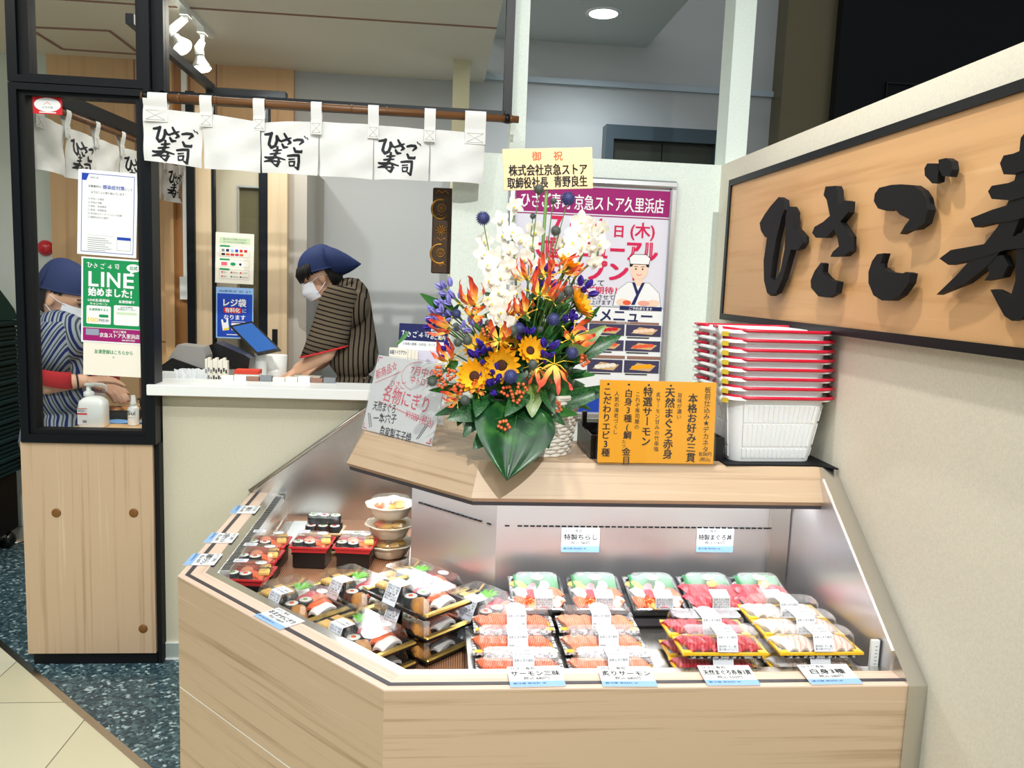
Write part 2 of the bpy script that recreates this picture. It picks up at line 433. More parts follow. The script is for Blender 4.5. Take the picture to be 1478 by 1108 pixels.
fo = fl.build('floor'); struct(fo, 'dark speckled terrazzo floor band bordered by cream floor tiles')
tr = MB(); q = .012/sqrt(2)
tr.prism([(-2.39-q, 3.86-q), (1.30-q, .17-q), (1.30+q, .17+q), (-2.39+q, 3.86+q)], 0, .0015, M_steel)
o = tr.build('trim_1'); struct(o, 'thin metal strip between terrazzo and tiles')

# walls
w = MB(); w.box(.042, 1.033, 2.98, 3.10, 0, 1.915, M_wall)
struct(w.build('wall_back'), 'low cream wallpapered wall behind the flower arrangement')
w = MB(); w.box(1.033, 1.15, .25, 3.10, 0, 1.915, M_wallR)
struct(w.build('wall_right'), 'cream wallpapered wall carrying the big shop sign')
w = MB(); w.box(.242, .298, 2.98, 3.08, 1.915, 2.84, M_wall)
struct(w.build('trim_2'), 'narrow cream post rising from the back wall')
w = MB(); w.box(1.040, 1.118, 2.965, 3.08, 1.915, 2.95, M_wall)
struct(w.build('trim_3'), 'cream corner post where the two low walls meet')

# kitchen and back room shell
w = MB(); w.box(-.80, 3.2, 4.60, 4.70, 0, 3.6, M_kwall)
struct(w.build('wall_kitchen'), 'plain pale grey wall at the rear of the kitchen')
M_kpan = M_kwood
w = MB(); w.box(-2.06, -.80, 4.56, 4.66, 0, 2.54, M_kwood)
for x in (-1.62, -1.20): w.box(x-.003, x+.003, 4.556, 4.562, 0, 2.54, M_brown)
w.box(-2.06, -.8, 4.556, 4.562, 1.955, 1.961, M_brown); w.box(-2.06, -1.2, 4.556, 4.562, 1.06, 1.066, M_brown)
struct(w.build('wall_kitchen_wood'), 'warm wood panelled wall at the rear of the kitchen')
w = MB(); w.box(-4.6, -2.06, 4.60, 4.7, 0, 3.0, mat('far_wall_paint', S(206, 214, 204), .7))
struct(w.build('wall_far_left'), 'pale wall beyond the glazed partition')
w = MB(); w.box(-2.7, .22, 3.00, 4.60, 2.54, 2.62, M_ceil)
struct(w.build('ceiling'), 'cream kitchen ceiling')
w = MB()
for a, c, wd_ in (((-1.921, 4.071), (-1.545, 4.045), .012), ((-1.921, 4.071), (-1.921, 4.43), .012), ((-1.545, 4.045), (-1.545, 4.44), .012), ((-1.921, 4.43), (-1.545, 4.44), .012), ((-2.7, 3.64), (.22, 3.62), .005)):
    p = V((*a, 0)); r = V((*c, 0)); d = (r-p).normalized(); n = V((-d.y, d.x, 0))*wd_/2
    w.prism([(p+n)[:2], (p-n)[:2], (r-n)[:2], (r+n)[:2]], 2.534, 2.541, M_brown)
struct(w.build('trim_4'), 'access panel edges and joints in the kitchen ceiling')
w = MB(); w.box(.22, 1.115, 3.00, 4.60, 2.78, 2.86, mat('back_ceiling_paint', S(206, 212, 210), .8))
struct(w.build('ceiling_back_room'), 'pale dropped ceiling over the back room')
w = MB(); w.box(.22, 3.2, 4.575, 4.6, 2.555, 2.585, mat('rail_paint', S(178, 190, 200), .5))
struct(w.build('trim_5'), 'pale picture rail across the back room wall')
w = MB(); w.box(.16, .22, 3.10, 4.6, 1.95, 2.84, M_bwall)
w = MB(); w.box(.045, .128, 4.16, 4.24, 0, 2.54, mat('pillar_paint', S(206, 198, 164), .7))
struct(w.build('trim_6'), 'slim cream pillar inside the kitchen')
# steel framed sliding door in the back room
d1 = sempty('door_1', (1.2, 4.56, 0)); M_olive = mat('dark_olive_door', S(58, 62, 52), .25, .3)
w = MB()
w.box(.895, .94, 4.50, 4.6, 0, 2.34, mat('dark_steel_frame', S(74, 88, 96), .35, .7)); w.box(1.515, 1.58, 4.50, 4.6, 0, 2.34, mat('dark_steel_frame', S(74, 88, 96), .35, .7)); w.box(.94, 1.515, 4.50, 4.6, 2.265, 2.34, mat('dark_steel_frame', S(74, 88, 96), .35, .7))
w.build('door_frame', d1, d1.location)
for x0, x1 in ((.94, 1.225), (1.23, 1.515)):
    w = MB(); w.box(x0, x1, 4.55, 4.58, 0.01, 2.265, M_olive); w.build('door_leaf', d1, d1.location)
d1['label'] = 'steel framed sliding door with dark panels'
w = MB(); w.box(1.86, 2.14, 4.46, 4.6, 0, 3.6, mat('olive_steel_panel', S(128, 118, 92), .35, .6))
struct(w.build('trim_7'), 'olive steel clad pier beyond the right wall')
w = MB(); w.box(2.14, 4.5, 4.40, 4.6, 0, 3.16, M_blackm); w.box(2.14, 4.5, 4.38, 4.6, 3.16, 3.3, M_bwall)
w.box(2.42, 2.426, 4.385, 4.4, 0, 2.62, M_bplas); w.box(2.42, 3.2, 4.385, 4.4, 2.62, 2.626, M_bplas)
struct(w.build('wall_black'), 'black wall of the neighbouring shop')

# glazed partition on the left: wood plinth panel, lower and upper window, transom over the counter
t = thing('partition_panel', 'tall pale wood panel under the glazed partition, with three brown caps', 'panel', (-1.22, 2.95, 0))
w = MB(); w.box(-1.452, -1.003, 2.93, 3.0, .047, .832, M_woodZ); w.build('board', t, t.location)
w = MB(); w.box(-1.44, -1.0, 2.945, 3.0, 0, .047, M_blackm); w.build('toe_kick', t, t.location)
w = MB(); w.box(-1.003, -.985, 2.945, 3.0, 0, .832, M_blackm); w.build('edge_strip', t, t.location)
M_cap = mat('brown_screw_cap', S(120, 78, 30), .4)
for x, z in ((-1.338, .576), (-1.072, .579), (-1.047, .142)):
    w = MB(); w.lathe([(.016, 0), (.016, .002), (.013, .004)], M_cap, 20, T(x, 2.93, z) @ RX(pi/2)); w.build('screw_cap', t, t.location)
w1 = sempty('window_1', (-1.22, 2.95, .832)); w1['label'] = 'lower window of the black framed partition'
def framebox(mb, x0, x1, z0, z1, ix0, ix1, iz0, iz1, y0, y1, m):
    mb.box(x0, ix0, y0, y1, z0, z1, m); mb.box(ix1, x1, y0, y1, z0, z1, m)
    mb.box(ix0, ix1, y0, y1, z0, iz0, m); mb.box(ix0, ix1, y0, y1, iz1, z1, m)
w = MB(); framebox(w, -1.444, -.988, .832, 2.052, -1.418, -1.022, .862, 2.03, 2.92, 3.0, M_black)
framebox(w, -1.418, -1.022, .862, 2.03, -1.398, -1.040, .878, 2.016, 2.935, 2.99, M_blackm); w.build('window_frame', w1, w1.location)
w = MB(); w.box(-1.398, -1.040, 2.955, 2.961, .878, 2.016, M_glass); w.build('window_pane', w1, w1.location)
w2 = sempty('window_2', (-1.22, 2.95, 2.052)); w2['label'] = 'upper window of the black framed partition'
w = MB(); framebox(w, -1.444, -.988, 2.055, 2.86, -1.412, -1.022, 2.078, 2.84, 2.92, 3.0, M_black)
framebox(w, -1.412, -1.022, 2.078, 2.84, -1.380, -1.036, 2.086, 2.83, 2.935, 2.99, M_blackm); w.build('window_frame', w2, w2.location)
w = MB(); w.box(-1.380, -1.036, 2.955, 2.961, 2.086, 2.83, M_glass); w.build('window_pane', w2, w2.location)
w3 = sempty('window_3', (-.4, 2.95, 2.03)); w3['label'] = 'black framed transom window over the counter'
w = MB(); w.box(-.986, -.948, 2.94, 3.0, 2.03, 2.86, M_black); w.box(-.962, .242, 2.94, 2.985, 2.024, 2.056, M_black); w.box(.212, .242, 2.935, 2.99, 2.024, 2.86, M_black)
w.build('window_frame', w3, w3.location)
w = MB(); w.box(-.948, .212, 2.96, 2.966, 2.056, 2.86, M_glass); w.build('window_pane', w3, w3.location)
# black beams and posts of the inner glazed screen
w = MB(); w.box(-1.092, -1.064, 3.0, 4.02, 2.284, 2.318, M_black); w.box(-1.097, -.735, 3.98, 4.04, 2.262, 2.30, M_black)
struct(w.build('trim_8'), 'black beams of the inner glazed screen')
w4 = sempty('window_4', (-1.0, 4.0, 0)); w4['label'] = 'inner glazed screen with black posts'
w = MB(); w.box(-1.187, -1.150, 3.97, 4.03, 0, 2.275, M_black); w.box(-.856, -.812, 3.97, 4.03, 0, 2.275, M_black); w.box(-1.077, -1.064, 3.985, 4.02, 0, 2.275, M_black)
w.build('window_frame', w4, w4.location)
w = MB(); w.box(-1.064, -.856, 3.998, 4.004, .2, 2.262, M_glass); w.build('window_pane', w4, w4.location)
w = MB(); w.box(-1.150, -1.077, 3.99, 4.06, 0, 2.262, M_kwood2)
struct(w.build('wall_screen_pier'), 'pale wood pier of the inner screen')
w = MB(); w.box(-.812, -.722, 3.96, 4.08, 0, 1.975, M_kwood2); w.box(-.722, -.64, 4.02, 4.6, 0, 1.975, mat('grey_beige_paint', S(176, 170, 160), .7))
w.box(-.79, -.765, 3.955, 3.962, 1.10, 1.19, M_bplas)
struct(w.build('wall_pier'), 'pale wood pier beside the worker at the till')
d2 = sempty('door_2', (-.95, 4.3, 0)); d2['label'] = 'pale wood door with a narrow window behind the inner screen'
w = MB(); framebox(w, -1.20, -.76, 0.005, 2.15, -1.02, -.86, 1.0, 1.88, 4.28, 4.32, mat('door_laminate', S(214, 202, 178), .5)); w.build('door_leaf', d2, d2.location)
w = MB(); w.box(-1.02, -.86, 4.30, 4.306, 1.0, 1.88, mat('door_glass', S(112, 104, 76), .2)); w.build('door_glass', d2, d2.location)
w = MB(); framebox(w, -1.03, -.85, .99, 1.89, -1.022, -.858, .998, 1.882, 4.272, 4.28, M_alu); w.build('glazing_bead', d2, d2.location)
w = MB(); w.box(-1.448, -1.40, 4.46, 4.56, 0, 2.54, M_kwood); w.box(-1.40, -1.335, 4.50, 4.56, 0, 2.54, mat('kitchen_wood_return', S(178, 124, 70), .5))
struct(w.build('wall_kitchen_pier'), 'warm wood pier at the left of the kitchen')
t = thing('cable_duct', 'pale vertical cable duct with a box, beside the wood pier', 'duct', (-1.345, 4.49, 1.2))
w = MB(); w.box(-1.358, -1.332, 4.478, 4.50, 1.42, 2.54, M_white); w.build('duct', t, t.location)
w = MB(); w.box(-1.372, -1.325, 4.46, 4.50, 1.30, 1.42, M_white); w.build('duct_box', t, t.location)

# service counter
t = thing('service_counter', 'cream papered service counter with a white worktop', 'counter', (-.5, 3.05, 0))
w = MB(); w.box(-.984, .040, 2.985, 3.06, .0, 1.0, M_wallC if 'M_wallC' in globals() else wallpaper('counter_wallpaper', S(208, 204, 182))); w.build('front_panel', t, t.location)
w = MB(); w.box(-.984, .040, 2.980, 3.06, 1.0, 1.012, M_woodX); w.build('wood_trim', t, t.location)
w = MB(); w.box(-1.012, .040, 2.905, 3.105, 1.012, 1.050, M_white, bev=.002); w.build('worktop', t, t.location)
w = MB(); w.box(-.984, .040, 2.977, 2.985, 0, .062, M_skirt); w.box(-.984, .04, 2.975, 2.985, .062, .066, M_white); w.box(-.984, .04, 2.972, 2.985, 0, .006, M_white); w.build('kick_board', t, t.location)
w = MB(); w.box(-.984, .040, 3.08, 3.32, .86, .90, M_white); w.box(-.984, -.50, 3.32, 3.80, .86, .90, M_white); w.box(-.984, .04, 3.06, 3.08, .1, 1.012, M_white); w.build('till_shelf', t, t.location)
# ================================================================ THE CHILLED DISPLAY CASE
# plan: left leg faces -X, a 45 degree middle, right leg faces the camera. Offsets d run inwards from the outer face.
_A, _B = V((-.662, 2.105)), V((-.085, 1.497)); _C = V((.992, 1.497)); _R = V((-.662, 2.955))
_dir = (_B-_A).normalized(); _nor = V((-_dir.y, _dir.x))          # along the middle front, and inwards
def caseline(d):
    """outer polyline offset inwards by d: rear left, left corner, middle corner, right end"""
    p0 = V((_R.x+d, _R.y))
    o = _A+_nor*d                                                 # point on the offset middle line
    s = (_A.x+d-o.x)/_dir.x; p1 = o+_dir*s
    s = (_B.y+d-o.y)/_dir.y; p2 = o+_dir*s
    return [p0, p1, p2, V((_C.x, _C.y+d))]
def sd(s, d, z=0):
    """case coordinates of the middle run: s along the front from the left corner, d inwards"""
    p = _A+_dir*s+_nor*d; return V((p.x, p.y, z))
CASE_ROT = math.atan2(_dir.y, _dir.x)
LIP, TOP, DECK = .655, 1.010, .553
t = case = thing('display_case', 'corner chilled sushi display case in pale wood and brushed steel', 'display case', (0, 2.0, 0))
cl = case.location
def run(mb, prof, m3, closed=True):
    """sweep a section prof [(d, z)...] along the case, one material per leg (left, middle, right)"""
    n = len(prof); pts = [[(*caseline(d)[k], z) for d, z in prof] for k in range(4)]
    for k in range(3):
        v = pts[k]+pts[k+1]
        fs = [(i, i+n, (i+1) % n+n, (i+1) % n) for i in range(n if closed else n-1)]
        mb.add(v, fs, m3[k])
    if closed:
        mb.add(pts[0], [list(range(n))[::-1]], m3[0]); mb.add(pts[3], [list(range(n))], m3[2])
LEGS = (M_woodY, M_woodD, M_woodX)
w = MB(); run(w, [(0, .3495), (0, LIP-.003), (.018, LIP-.003), (.018, .3495)], LEGS); w.build('front_panel', case, cl)
w = MB(); run(w, [(0, .06), (0, .3455), (.018, .3455), (.018, .06)], LEGS); w.build('front_panel', case, cl)
w = MB(); run(w, [(.0006, .3455), (.0006, .3495), (.018, .3495), (.018, .3455)], (M_white,)*3); w.build('panel_joint', case, cl)
w = MB(); run(w, [(.05, 0), (.05, .06), (.6, .06), (.6, 0)], (M_blackm,)*3); w.build('plinth', case, cl)
w = MB(); run(w, [(.0, LIP-.003), (.0, LIP), (.063, LIP), (.063, LIP-.012), (.0185, LIP-.012), (.0185, LIP-.003)], (M_lipY, M_lipD, M_lipX)); w.build('front_ledge', case, cl)
w = MB(); run(w, [(.0165, LIP), (.0165, LIP+.0012), (.028, LIP+.0012), (.028, LIP)], (M_dark,)*3); w.build('price_rail', case, cl)
w = MB(); run(w, [(.063, LIP-.012), (.063, LIP-.001), (.092, LIP-.004), (.104, LIP-.02), (.112, DECK), (.104, DECK), (.09, LIP-.02)], (M_steel,)*3); w.build('steel_lip', case, cl)
# air grille along the inside of the left lip
w = MB()
for k in range(64):
    y = 2.17+k*.0118
    w.box(-.662+.0925, -.662+.1155, y, y+.006, LIP-.03, LIP-.0057, M_blackm, T(0, 0, 0))
w.box(-.662+.088, -.662+.118, 2.16, 2.935, LIP-.03, LIP-.0062, M_alu)
w.build('air_grille', case, cl)
w = MB(); run(w, [(.10, DECK-.02), (.10, DECK), (.6, DECK), (.6, DECK-.02)], (M_steel,)*3); w.build('deck', case, cl)
# woven bronze mat on the deck
M_mat = mat('bronze_mesh_mat', S(168, 112, 80), .45, .4)
nt, b, N = nodes_of(M_mat); _v = coords(M_mat, (1, 1, 1), (0, 0, -CASE_ROT))
_ck = N('TexChecker'); nt.links.new(_v, _ck.inputs[0]); _ck.inputs['Scale'].default_value = 260
_ck.inputs[1].default_value = (*S(214, 160, 120), 1); _ck.inputs[2].default_value = (*S(110, 66, 44), 1); nt.links.new(_ck.outputs[0], b.inputs['Base Color'])
w = MB(); run(w, [(.118, DECK), (.118, DECK+.003), (.59, DECK+.003), (.59, DECK)], (M_mat,)*3); w.build('deck_mat', case, cl)
w = MB(); w.box(.088, .985, 1.612, 1.885, DECK+.003, DECK+.055, M_steel); w.build('deck_step', case, cl)
# steel back with a row of air slots
w = MB(); run(w, [(.6, .05), (.6, .94), (.612, .94), (.612, .05)], (M_steelV,)*3)
for k in range(44):
    x = .195+k*.0172
    if k not in (1,): w.box(x, x+.0125, 1.497+.597, 1.497+.601, .801, .8045, M_blackm)
p1, p2 = caseline(.5985)[1], caseline(.5985)[2]; L = (p2-p1).length; dd = (p2-p1).normalized()
for k in range(17):
    a = p1+dd*(L-.02-k*.0172); c = a-dd*.0125; nn = _nor*.004
    if k != 1: w.prism([(a-nn)[:], (c-nn)[:], (c+nn)[:], (a+nn)[:]], .801, .8045, M_blackm)
w.build('back_panel', case, cl)
w = MB(); w.box(.930, .952, 2.072, 2.098, DECK, .93, M_steel); w.box(.955, .985, 2.08, 2.098, DECK, .93, M_steel); w.build('corner_post', case, cl)
# the rear body under the shelf
w = MB(); run(w, [(.612, .0), (.612, .98), (.745, .98), (.745, .0)], (M_woodY, M_woodD, M_woodX)); w.build('rear_body', case, cl)
# shelf over the rear of the case
w = MB(); run(w, [(.415, .928), (.460, TOP), (.748, TOP), (.748, TOP-.03), (.50, TOP-.03), (.455, .920), (.425, .916)], (M_woodY, M_woodD, M_woodX)); w.build('shelf', case, cl)
w = MB(); run(w, [(.424, .908), (.424, .920), (.462, .926), (.462, .908)], (M_dark,)*3); w.build('shelf_trim', case, cl)
M_led = mat('led_strip', (1, 1, 1), .5, emit=(.93, .97, 1.0), es=29.)
w = MB(); run(w, [(.470, .914), (.470, .922), (.500, .922), (.500, .914)], (M_led,)*3); w.build('led_strip', case, cl)
w = MB(); run(w, [(.44, .922), (.44, .93), (.61, .945), (.61, .937)], (M_white,)*3); w.build('canopy_underside', case, cl)
# steel cheek and capping on the right wall
prof = [(1.493, 0), (1.493, LIP), (1.950, TOP+.001), (2.25, TOP+.001), (2.25, 0)]
w = MB(); w.prism([(p[0], p[1]) for p in prof], 0, .041, M_steel, MX(((0, 0, 1, .992), (1, 0, 0, 0), (0, 1, 0, 0), (0, 0, 0, 1)))); w.build('steel_cheek', case, cl)
w = MB(); w.prism([(1.56, DECK), (1.56, .70), (1.93, .985), (2.10, .985), (2.10, DECK)], 0, .004, M_steelV, MX(((0, 0, 1, .9885), (1, 0, 0, 0), (0, 1, 0, 0), (0, 0, 0, 1)))); w.build('cheek_lining', case, cl)
# left end panel against the counter: steel sheet and clear capping
w = MB(); w.prism([(-.655, DECK), (-.655, LIP+.004), (-.215, 1.0), (-.06, 1.0), (-.06, DECK)], 0, .006, M_steel, MX(((1, 0, 0, 0), (0, 0, 1, 2.950), (0, 1, 0, 0), (0, 0, 0, 1)))); w.build('end_panel', case, cl)
w = MB(); w.tube([(-.668, 2.945, LIP+.006), (-.215, 2.945, 1.004), (-.10, 2.945, 1.006)], .008, M_steel, 8); w.build('end_rail', case, cl)
w = MB(); w.tube([(-.60, 2.92, LIP+.002), (-.565, 2.92, LIP+.002), (-.53, 2.92, .62), (-.53, 2.92, DECK)], .004, M_acr, 6); w.build('clear_divider', case, cl)
w = MB(); w.box(-.50, -.36, 2.66, 2.9, DECK, DECK+.012, M_white); w.box(-.53, -.50, 2.66, 2.9, DECK, DECK+.01, M_steel); w.build('drain_cover', case, cl)
tt = thing('thermometer', 'slim white thermometer strip on the right steel lining of the case', 'thermometer', (.978, 1.60, .62))
w = MB(); w.box(.966, .984, 1.598, 1.606, .615, .705, M_white); w.build('body', tt, tt.location)
w = MB(); w.box(.984, .988, 1.598, 1.61, .60, .705, M_dark); w.build('clip', tt, tt.location)
sh = Sheet(frame((.966, 1.5978, .615), (1, 0, 0), (0, 0, 1)))
for k in range(9): sh.rect(.008, .012+k*.008, .014, .0135+k*.008, M_grey)
sh.build('scale', tt, tt.location)
# ================================================================ SIGNS, CURTAINS, POSTERS
# big shop sign on the right wall: board, frame, raised brush letters
LX = .974                                                          # front face of the raised letters
t = thing('shop_sign', 'large wood sign board with raised black brush lettering on the right wall', 'sign', (1.03, 1.8, 1.353))
sl = t.location; Y0, Y1 = 2.79, .62; Z0, Z1 = 1.353, 1.836
w = MB(); w.box(1.003, 1.033, Y1, Y0, Z0, Z1, M_signwood); w.build('board', t, sl)
w = MB(); f_ = .021
w.box(.997, 1.033, Y1, Y0, Z0, Z0+f_, M_black); w.box(.997, 1.033, Y1, Y0, Z1-f_, Z1, M_black); w.box(.997, 1.033, Y0-f_, Y0, Z0+f_, Z1-f_, M_black); w.box(.997, 1.033, Y1, Y1+f_, Z0+f_, Z1-f_, M_black)
w.build('frame', t, sl)
SIGN = {
 'letter_hi': [[(238,438),(258,450),(262,490),(250,520),(225,620),(212,700),(204,768),(222,782),(245,740),(262,650),(265,600),(266,520),(275,478),(290,477),(303,500),(300,560),(318,577),(338,600),(338,625),(320,650),(300,656),(288,652),(275,700),(255,770),(228,830),(205,843),(190,830),(178,780),(176,700),(190,605),(180,600),(165,575),(160,545),(180,510),(205,475)]],
 'letter_sa': [[(430,395),(470,392),(478,410),(480,470),(490,470),(510,452),(525,456),(522,500),(490,540),(510,570),(530,600),(528,660),(505,680),(450,683),(460,662),(485,640),(478,600),(465,570),(430,605),(390,605),(375,585),(385,560),(420,540),(448,515),(435,450),(422,430)], [(410,707),(418,710),(415,745),(440,775),(478,785),(470,830),(435,850),(400,845),(370,810),(368,780),(385,740)]],
 'letter_go': [[(650,400),(700,388),(740,386),(790,390),(820,410),(840,440),(850,490),(835,545),(800,570),(765,575),(735,590),(755,555),(775,530),(735,510),(712,485),(680,495),(645,485),(628,455),(632,425)], [(640,672),(668,668),(655,710),(655,725),(690,745),(740,752),(760,745),(778,750),(770,790),(735,840),(700,862),(660,862),(625,840),(605,790),(605,745),(620,700)], [(845,300),(880,300),(890,330),(885,375),(865,382),(835,350),(833,320)], [(890,285),(920,278),(940,290),(945,325),(935,355),(905,352),(890,320)]],
 'letter_kotobuki': [[(1145,300),(1160,268),(1200,260),(1260,235),(1400,215),(1420,250),(1300,310),(1200,345),(1160,345)], [(1095,415),(1110,392),(1180,380),(1260,345),(1430,330),(1440,375),(1300,420),(1190,452),(1110,446)], [(1022,525),(1110,490),(1260,445),(1460,420),(1470,470),(1300,500),(1200,535),(1110,545),(1040,562)], [(893,690),(940,655),(1080,630),(1260,582),(1500,560),(1520,610),(1300,640),(1160,655),(1080,682),(1000,702),(930,716)], [(1225,195),(1262,150),(1300,170),(1285,300),(1240,480),(1190,600),(1100,710),(1000,790),(880,838),(960,760),(1060,650),(1130,560),(1180,440),(1212,320)], [(1120,680),(1150,675),(1170,720),(1150,765),(1075,780),(1095,750),(1085,720)], [(1205,590),(1250,575),(1265,700),(1250,900),(1225,938),(1185,945),(1155,925),(1130,880),(1098,818),(1120,815),(1160,835),(1182,842),(1200,780)]],
}
MS = MX(((0, 0, 1, 0), (1, 0, 0, 0), (0, 1, 0, 0), (0, 0, 0, 1)))
for nm, polys in SIGN.items():
    w = MB()
    for i_, pl in enumerate(polys):
        pts = []
        for cx, cy in pl:
            p = at(1040+cx/2.84, 130+cy/2.84, 'X', LX); pts.append((p.y, p.z))
        w.prism(pts, LX+.0006*i_, LX+.017, M_blackm, MS)
    for pl in polys[:2]:                                           # studs holding the letter off the board
        p = at(1040+sum(c[0] for c in pl)/len(pl)/2.84, 130+sum(c[1] for c in pl)/len(pl)/2.84, 'X', LX)
        if nm != 'letter_hi': w.box(LX+.015, 1.004, p.y-.006, p.y+.006, p.z-.006, p.z+.006, M_blackm)
    if nm == 'letter_hi':
        p = at(1040+185/2.84, 130+540/2.84, 'X', LX); w.box(LX+.015, 1.004, p.y-.005, p.y+.005, p.z-.005, p.z+.005, M_blackm)
    w.build(nm, t, sl)

# bamboo rod and short split curtain
M_bamb = wood('smoked_bamboo', S(70, 44, 24), S(112, 74, 40), S(140, 98, 58), (3, 80, 80), .4)
t = thing('bamboo_rod', 'smoked bamboo rod carrying the white split curtain', 'rod', (-.36, 2.875, 2.018))
rod_z = lambda x: 2.022-.006*(x+1)/1.27
w = MB(); w.tube([(-1.0, 2.875, rod_z(-1)), (.262, 2.875, rod_z(.262))], .0125, M_bamb, 14)
for x in (-.88, -.76, -.60, -.44, -.31, -.19, -.03, .10, .236): w.tube([(x-.003, 2.875, rod_z(x)), (x+.003, 2.875, rod_z(x))], .0142, M_bamb, 14)
w.build('pole', t, t.location)
for x in (-.985, .222):
    w = MB(); w.box(x-.008, x+.008, 2.872, 2.945, rod_z(x)+.010, rod_z(x)+.03, M_black); w.tube([(x-.008, 2.875, rod_z(x)), (x+.008, 2.875, rod_z(x))], .0165, M_black, 12); w.build('bracket', t, t.location)
M_cloth = mat('white_cotton', S(226, 227, 225), .85, spec=.1, sub=.0)
nt, b, N = nodes_of(M_cloth); bump(M_cloth, noise(M_cloth, coords(M_cloth, (1, 1, 1.2)), 13, 2), .3, .012)
M_stitch = mat('stitch_thread', S(214, 212, 206), .9)
def curtain(name, label, M, edges, tops, bots, tabs, letters, rodr=.0135, seedv=1):
    """cloth in the plane of M (x along the rod, y up, z towards the viewer); edges: panel borders in x"""
    t = thing(name, label, 'curtain', M.to_translation()); o = t.location; rnd = random.Random(seedv)
    lerp = lambda xs, ys, x: next((ys[i]+(ys[i+1]-ys[i])*(x-xs[i])/(xs[i+1]-xs[i]) for i in range(len(xs)-1) if x <= xs[i+1]+1e-9), ys[-1])
    def depth(x, y, k):
        u = (x-edges[k])/(edges[k+1]-edges[k])
        return .004*sin(17*x+3*y)+.016*(sin(pi*u)-.4)*(.3+1.1*max(0, -y-.03)/.2)+.004*sin(38*x+26*y+2*k)+.003*sin(60*y-31*x+k)
    for k in range(len(edges)-1):
        a, c = edges[k]+.0012, edges[k+1]-.0012
        def fn(u, v):
            x = a+(c-a)*u+(.5-u)*.005*max(0, 1-v*1.25); yt = lerp(edges_t, tops, x); yb = lerp(edges_b, bots, x)
            y = yb+(yt-yb)*v
            return (x, y, depth(x, y, k))
        edges_t = [edges[0]+(edges[-1]-edges[0])*i/(len(tops)-1) for i in range(len(tops))]
        edges_b = [edges[0]+(edges[-1]-edges[0])*i/(len(bots)-1) for i in range(len(bots))]
        w = MB(); w.grid(fn, 22, 14, M_cloth, M)
        w.grid(lambda u, v: (lambda p: (p[0], p[1], p[2]-.0012))(fn(1-u, v)), 22, 14, M_cloth, M)
        po = w.build('cloth_panel', t, o)
        sm = Sheet(M)                                             # hem stitching
        for e in (.035, .965):
            pts = [(lambda p: (p[0], p[1], p[2]+.0006))(fn(e, v/12)) for v in range(13)]
            sm.mb.tube(pts, .0008, M_stitch, 4, M)
        pts = [(lambda p: (p[0], p[1], p[2]+.0006))(fn(u/12, .06)) for u in range(13)]
        sm.mb.tube(pts, .0008, M_stitch, 4, M); sm.build('hem_stitching', po)
        if k in letters:
            W_ = c-a; cx = a+W_*.5; k_ = W_*.255; x0 = a+W_*letters[k][0]; yy = letters[k][1]
            sh = Sheet(M, .0); sh.zb = .0; BOLD[0] = 1.5
            shop_name(sh, [('hi', x0, yy, k_), ('sa', x0+k_*1.12, yy+.004, k_), ('go', x0+k_*2.0, yy-.006, k_), ('su', x0+k_*.02, yy-k_*1.22, k_*1.32), ('shi', x0+k_*1.60, yy-k_*1.36, k_)], M_ink)
            BOLD[0] = 1.; Mi = M.inverted(); nv = []
            for p in sh.mb.v:
                q = Mi @ V(p); q.z = depth(q.x, q.y, k)+.0012+q.z*1.; nv.append(tuple(M @ q))
            sh.mb.v = nv; sh.build('brush_lettering', po, o)
    for x, wd_, y1 in tabs:
        w = MB(); ys = [-.012-.012]
        y0 = y1
        prof = [(y0, .004), (-.016, .012), (0, .0150), (.012, .0125), (.0165, 0), (.012, -.0125), (0, -.0150), (-.016, -.012), (y0, -.003)]
        pr2 = [(p[0], p[1]) for p in prof]
        v = [(x-wd_/2, p[0], p[1]) for p in pr2]+[(x+wd_/2, p[0], p[1]) for p in pr2]; n = len(pr2)
        w.add(v, [(i, i+1, i+1+n, i+n) for i in range(n-1)], M_cloth, M, True)
        w.box(x-wd_/2, x+wd_/2, y0-.042, y0+.004, .0055, .0085, M_cloth, M)
        for s_ in (-1, 1): w.tube([(x-wd_*.4*s_, y0-.036, .0092), (x+wd_*.4*s_, y0-.006, .0092)], .0008, M_stitch, 4, M)
        for yy in (y0-.036, y0-.006): w.tube([(x-wd_*.4, yy, .0092), (x+wd_*.4, yy, .0092)], .0008, M_stitch, 4, M)
        w.build('hanging_loop', t, o)
    return t
M1 = frame((0, 2.875, 2.020), (1, 0, 0), (0, 0, 1))
curtain('split_curtain', 'short white split curtain printed three times with the black brush shop name, over the counter', M1,
 [-.998, -.806, -.612, -.420, -.234, -.042, .148], [-.038, -.040, -.062, -.048, -.050, -.054, -.058], [-.206, -.222, -.228, -.228, -.232, -.226, -.229],
 [(-.953, .078, -.037), (-.79, .040, -.045), (-.617, .038, -.048), (-.427, .036, -.050), (-.236, .036, -.053), (-.044, .038, -.054), (.112, .072, -.054)],
 {0: (.17, -.146), 2: (.06, -.146), 4: (.08, -.146)})
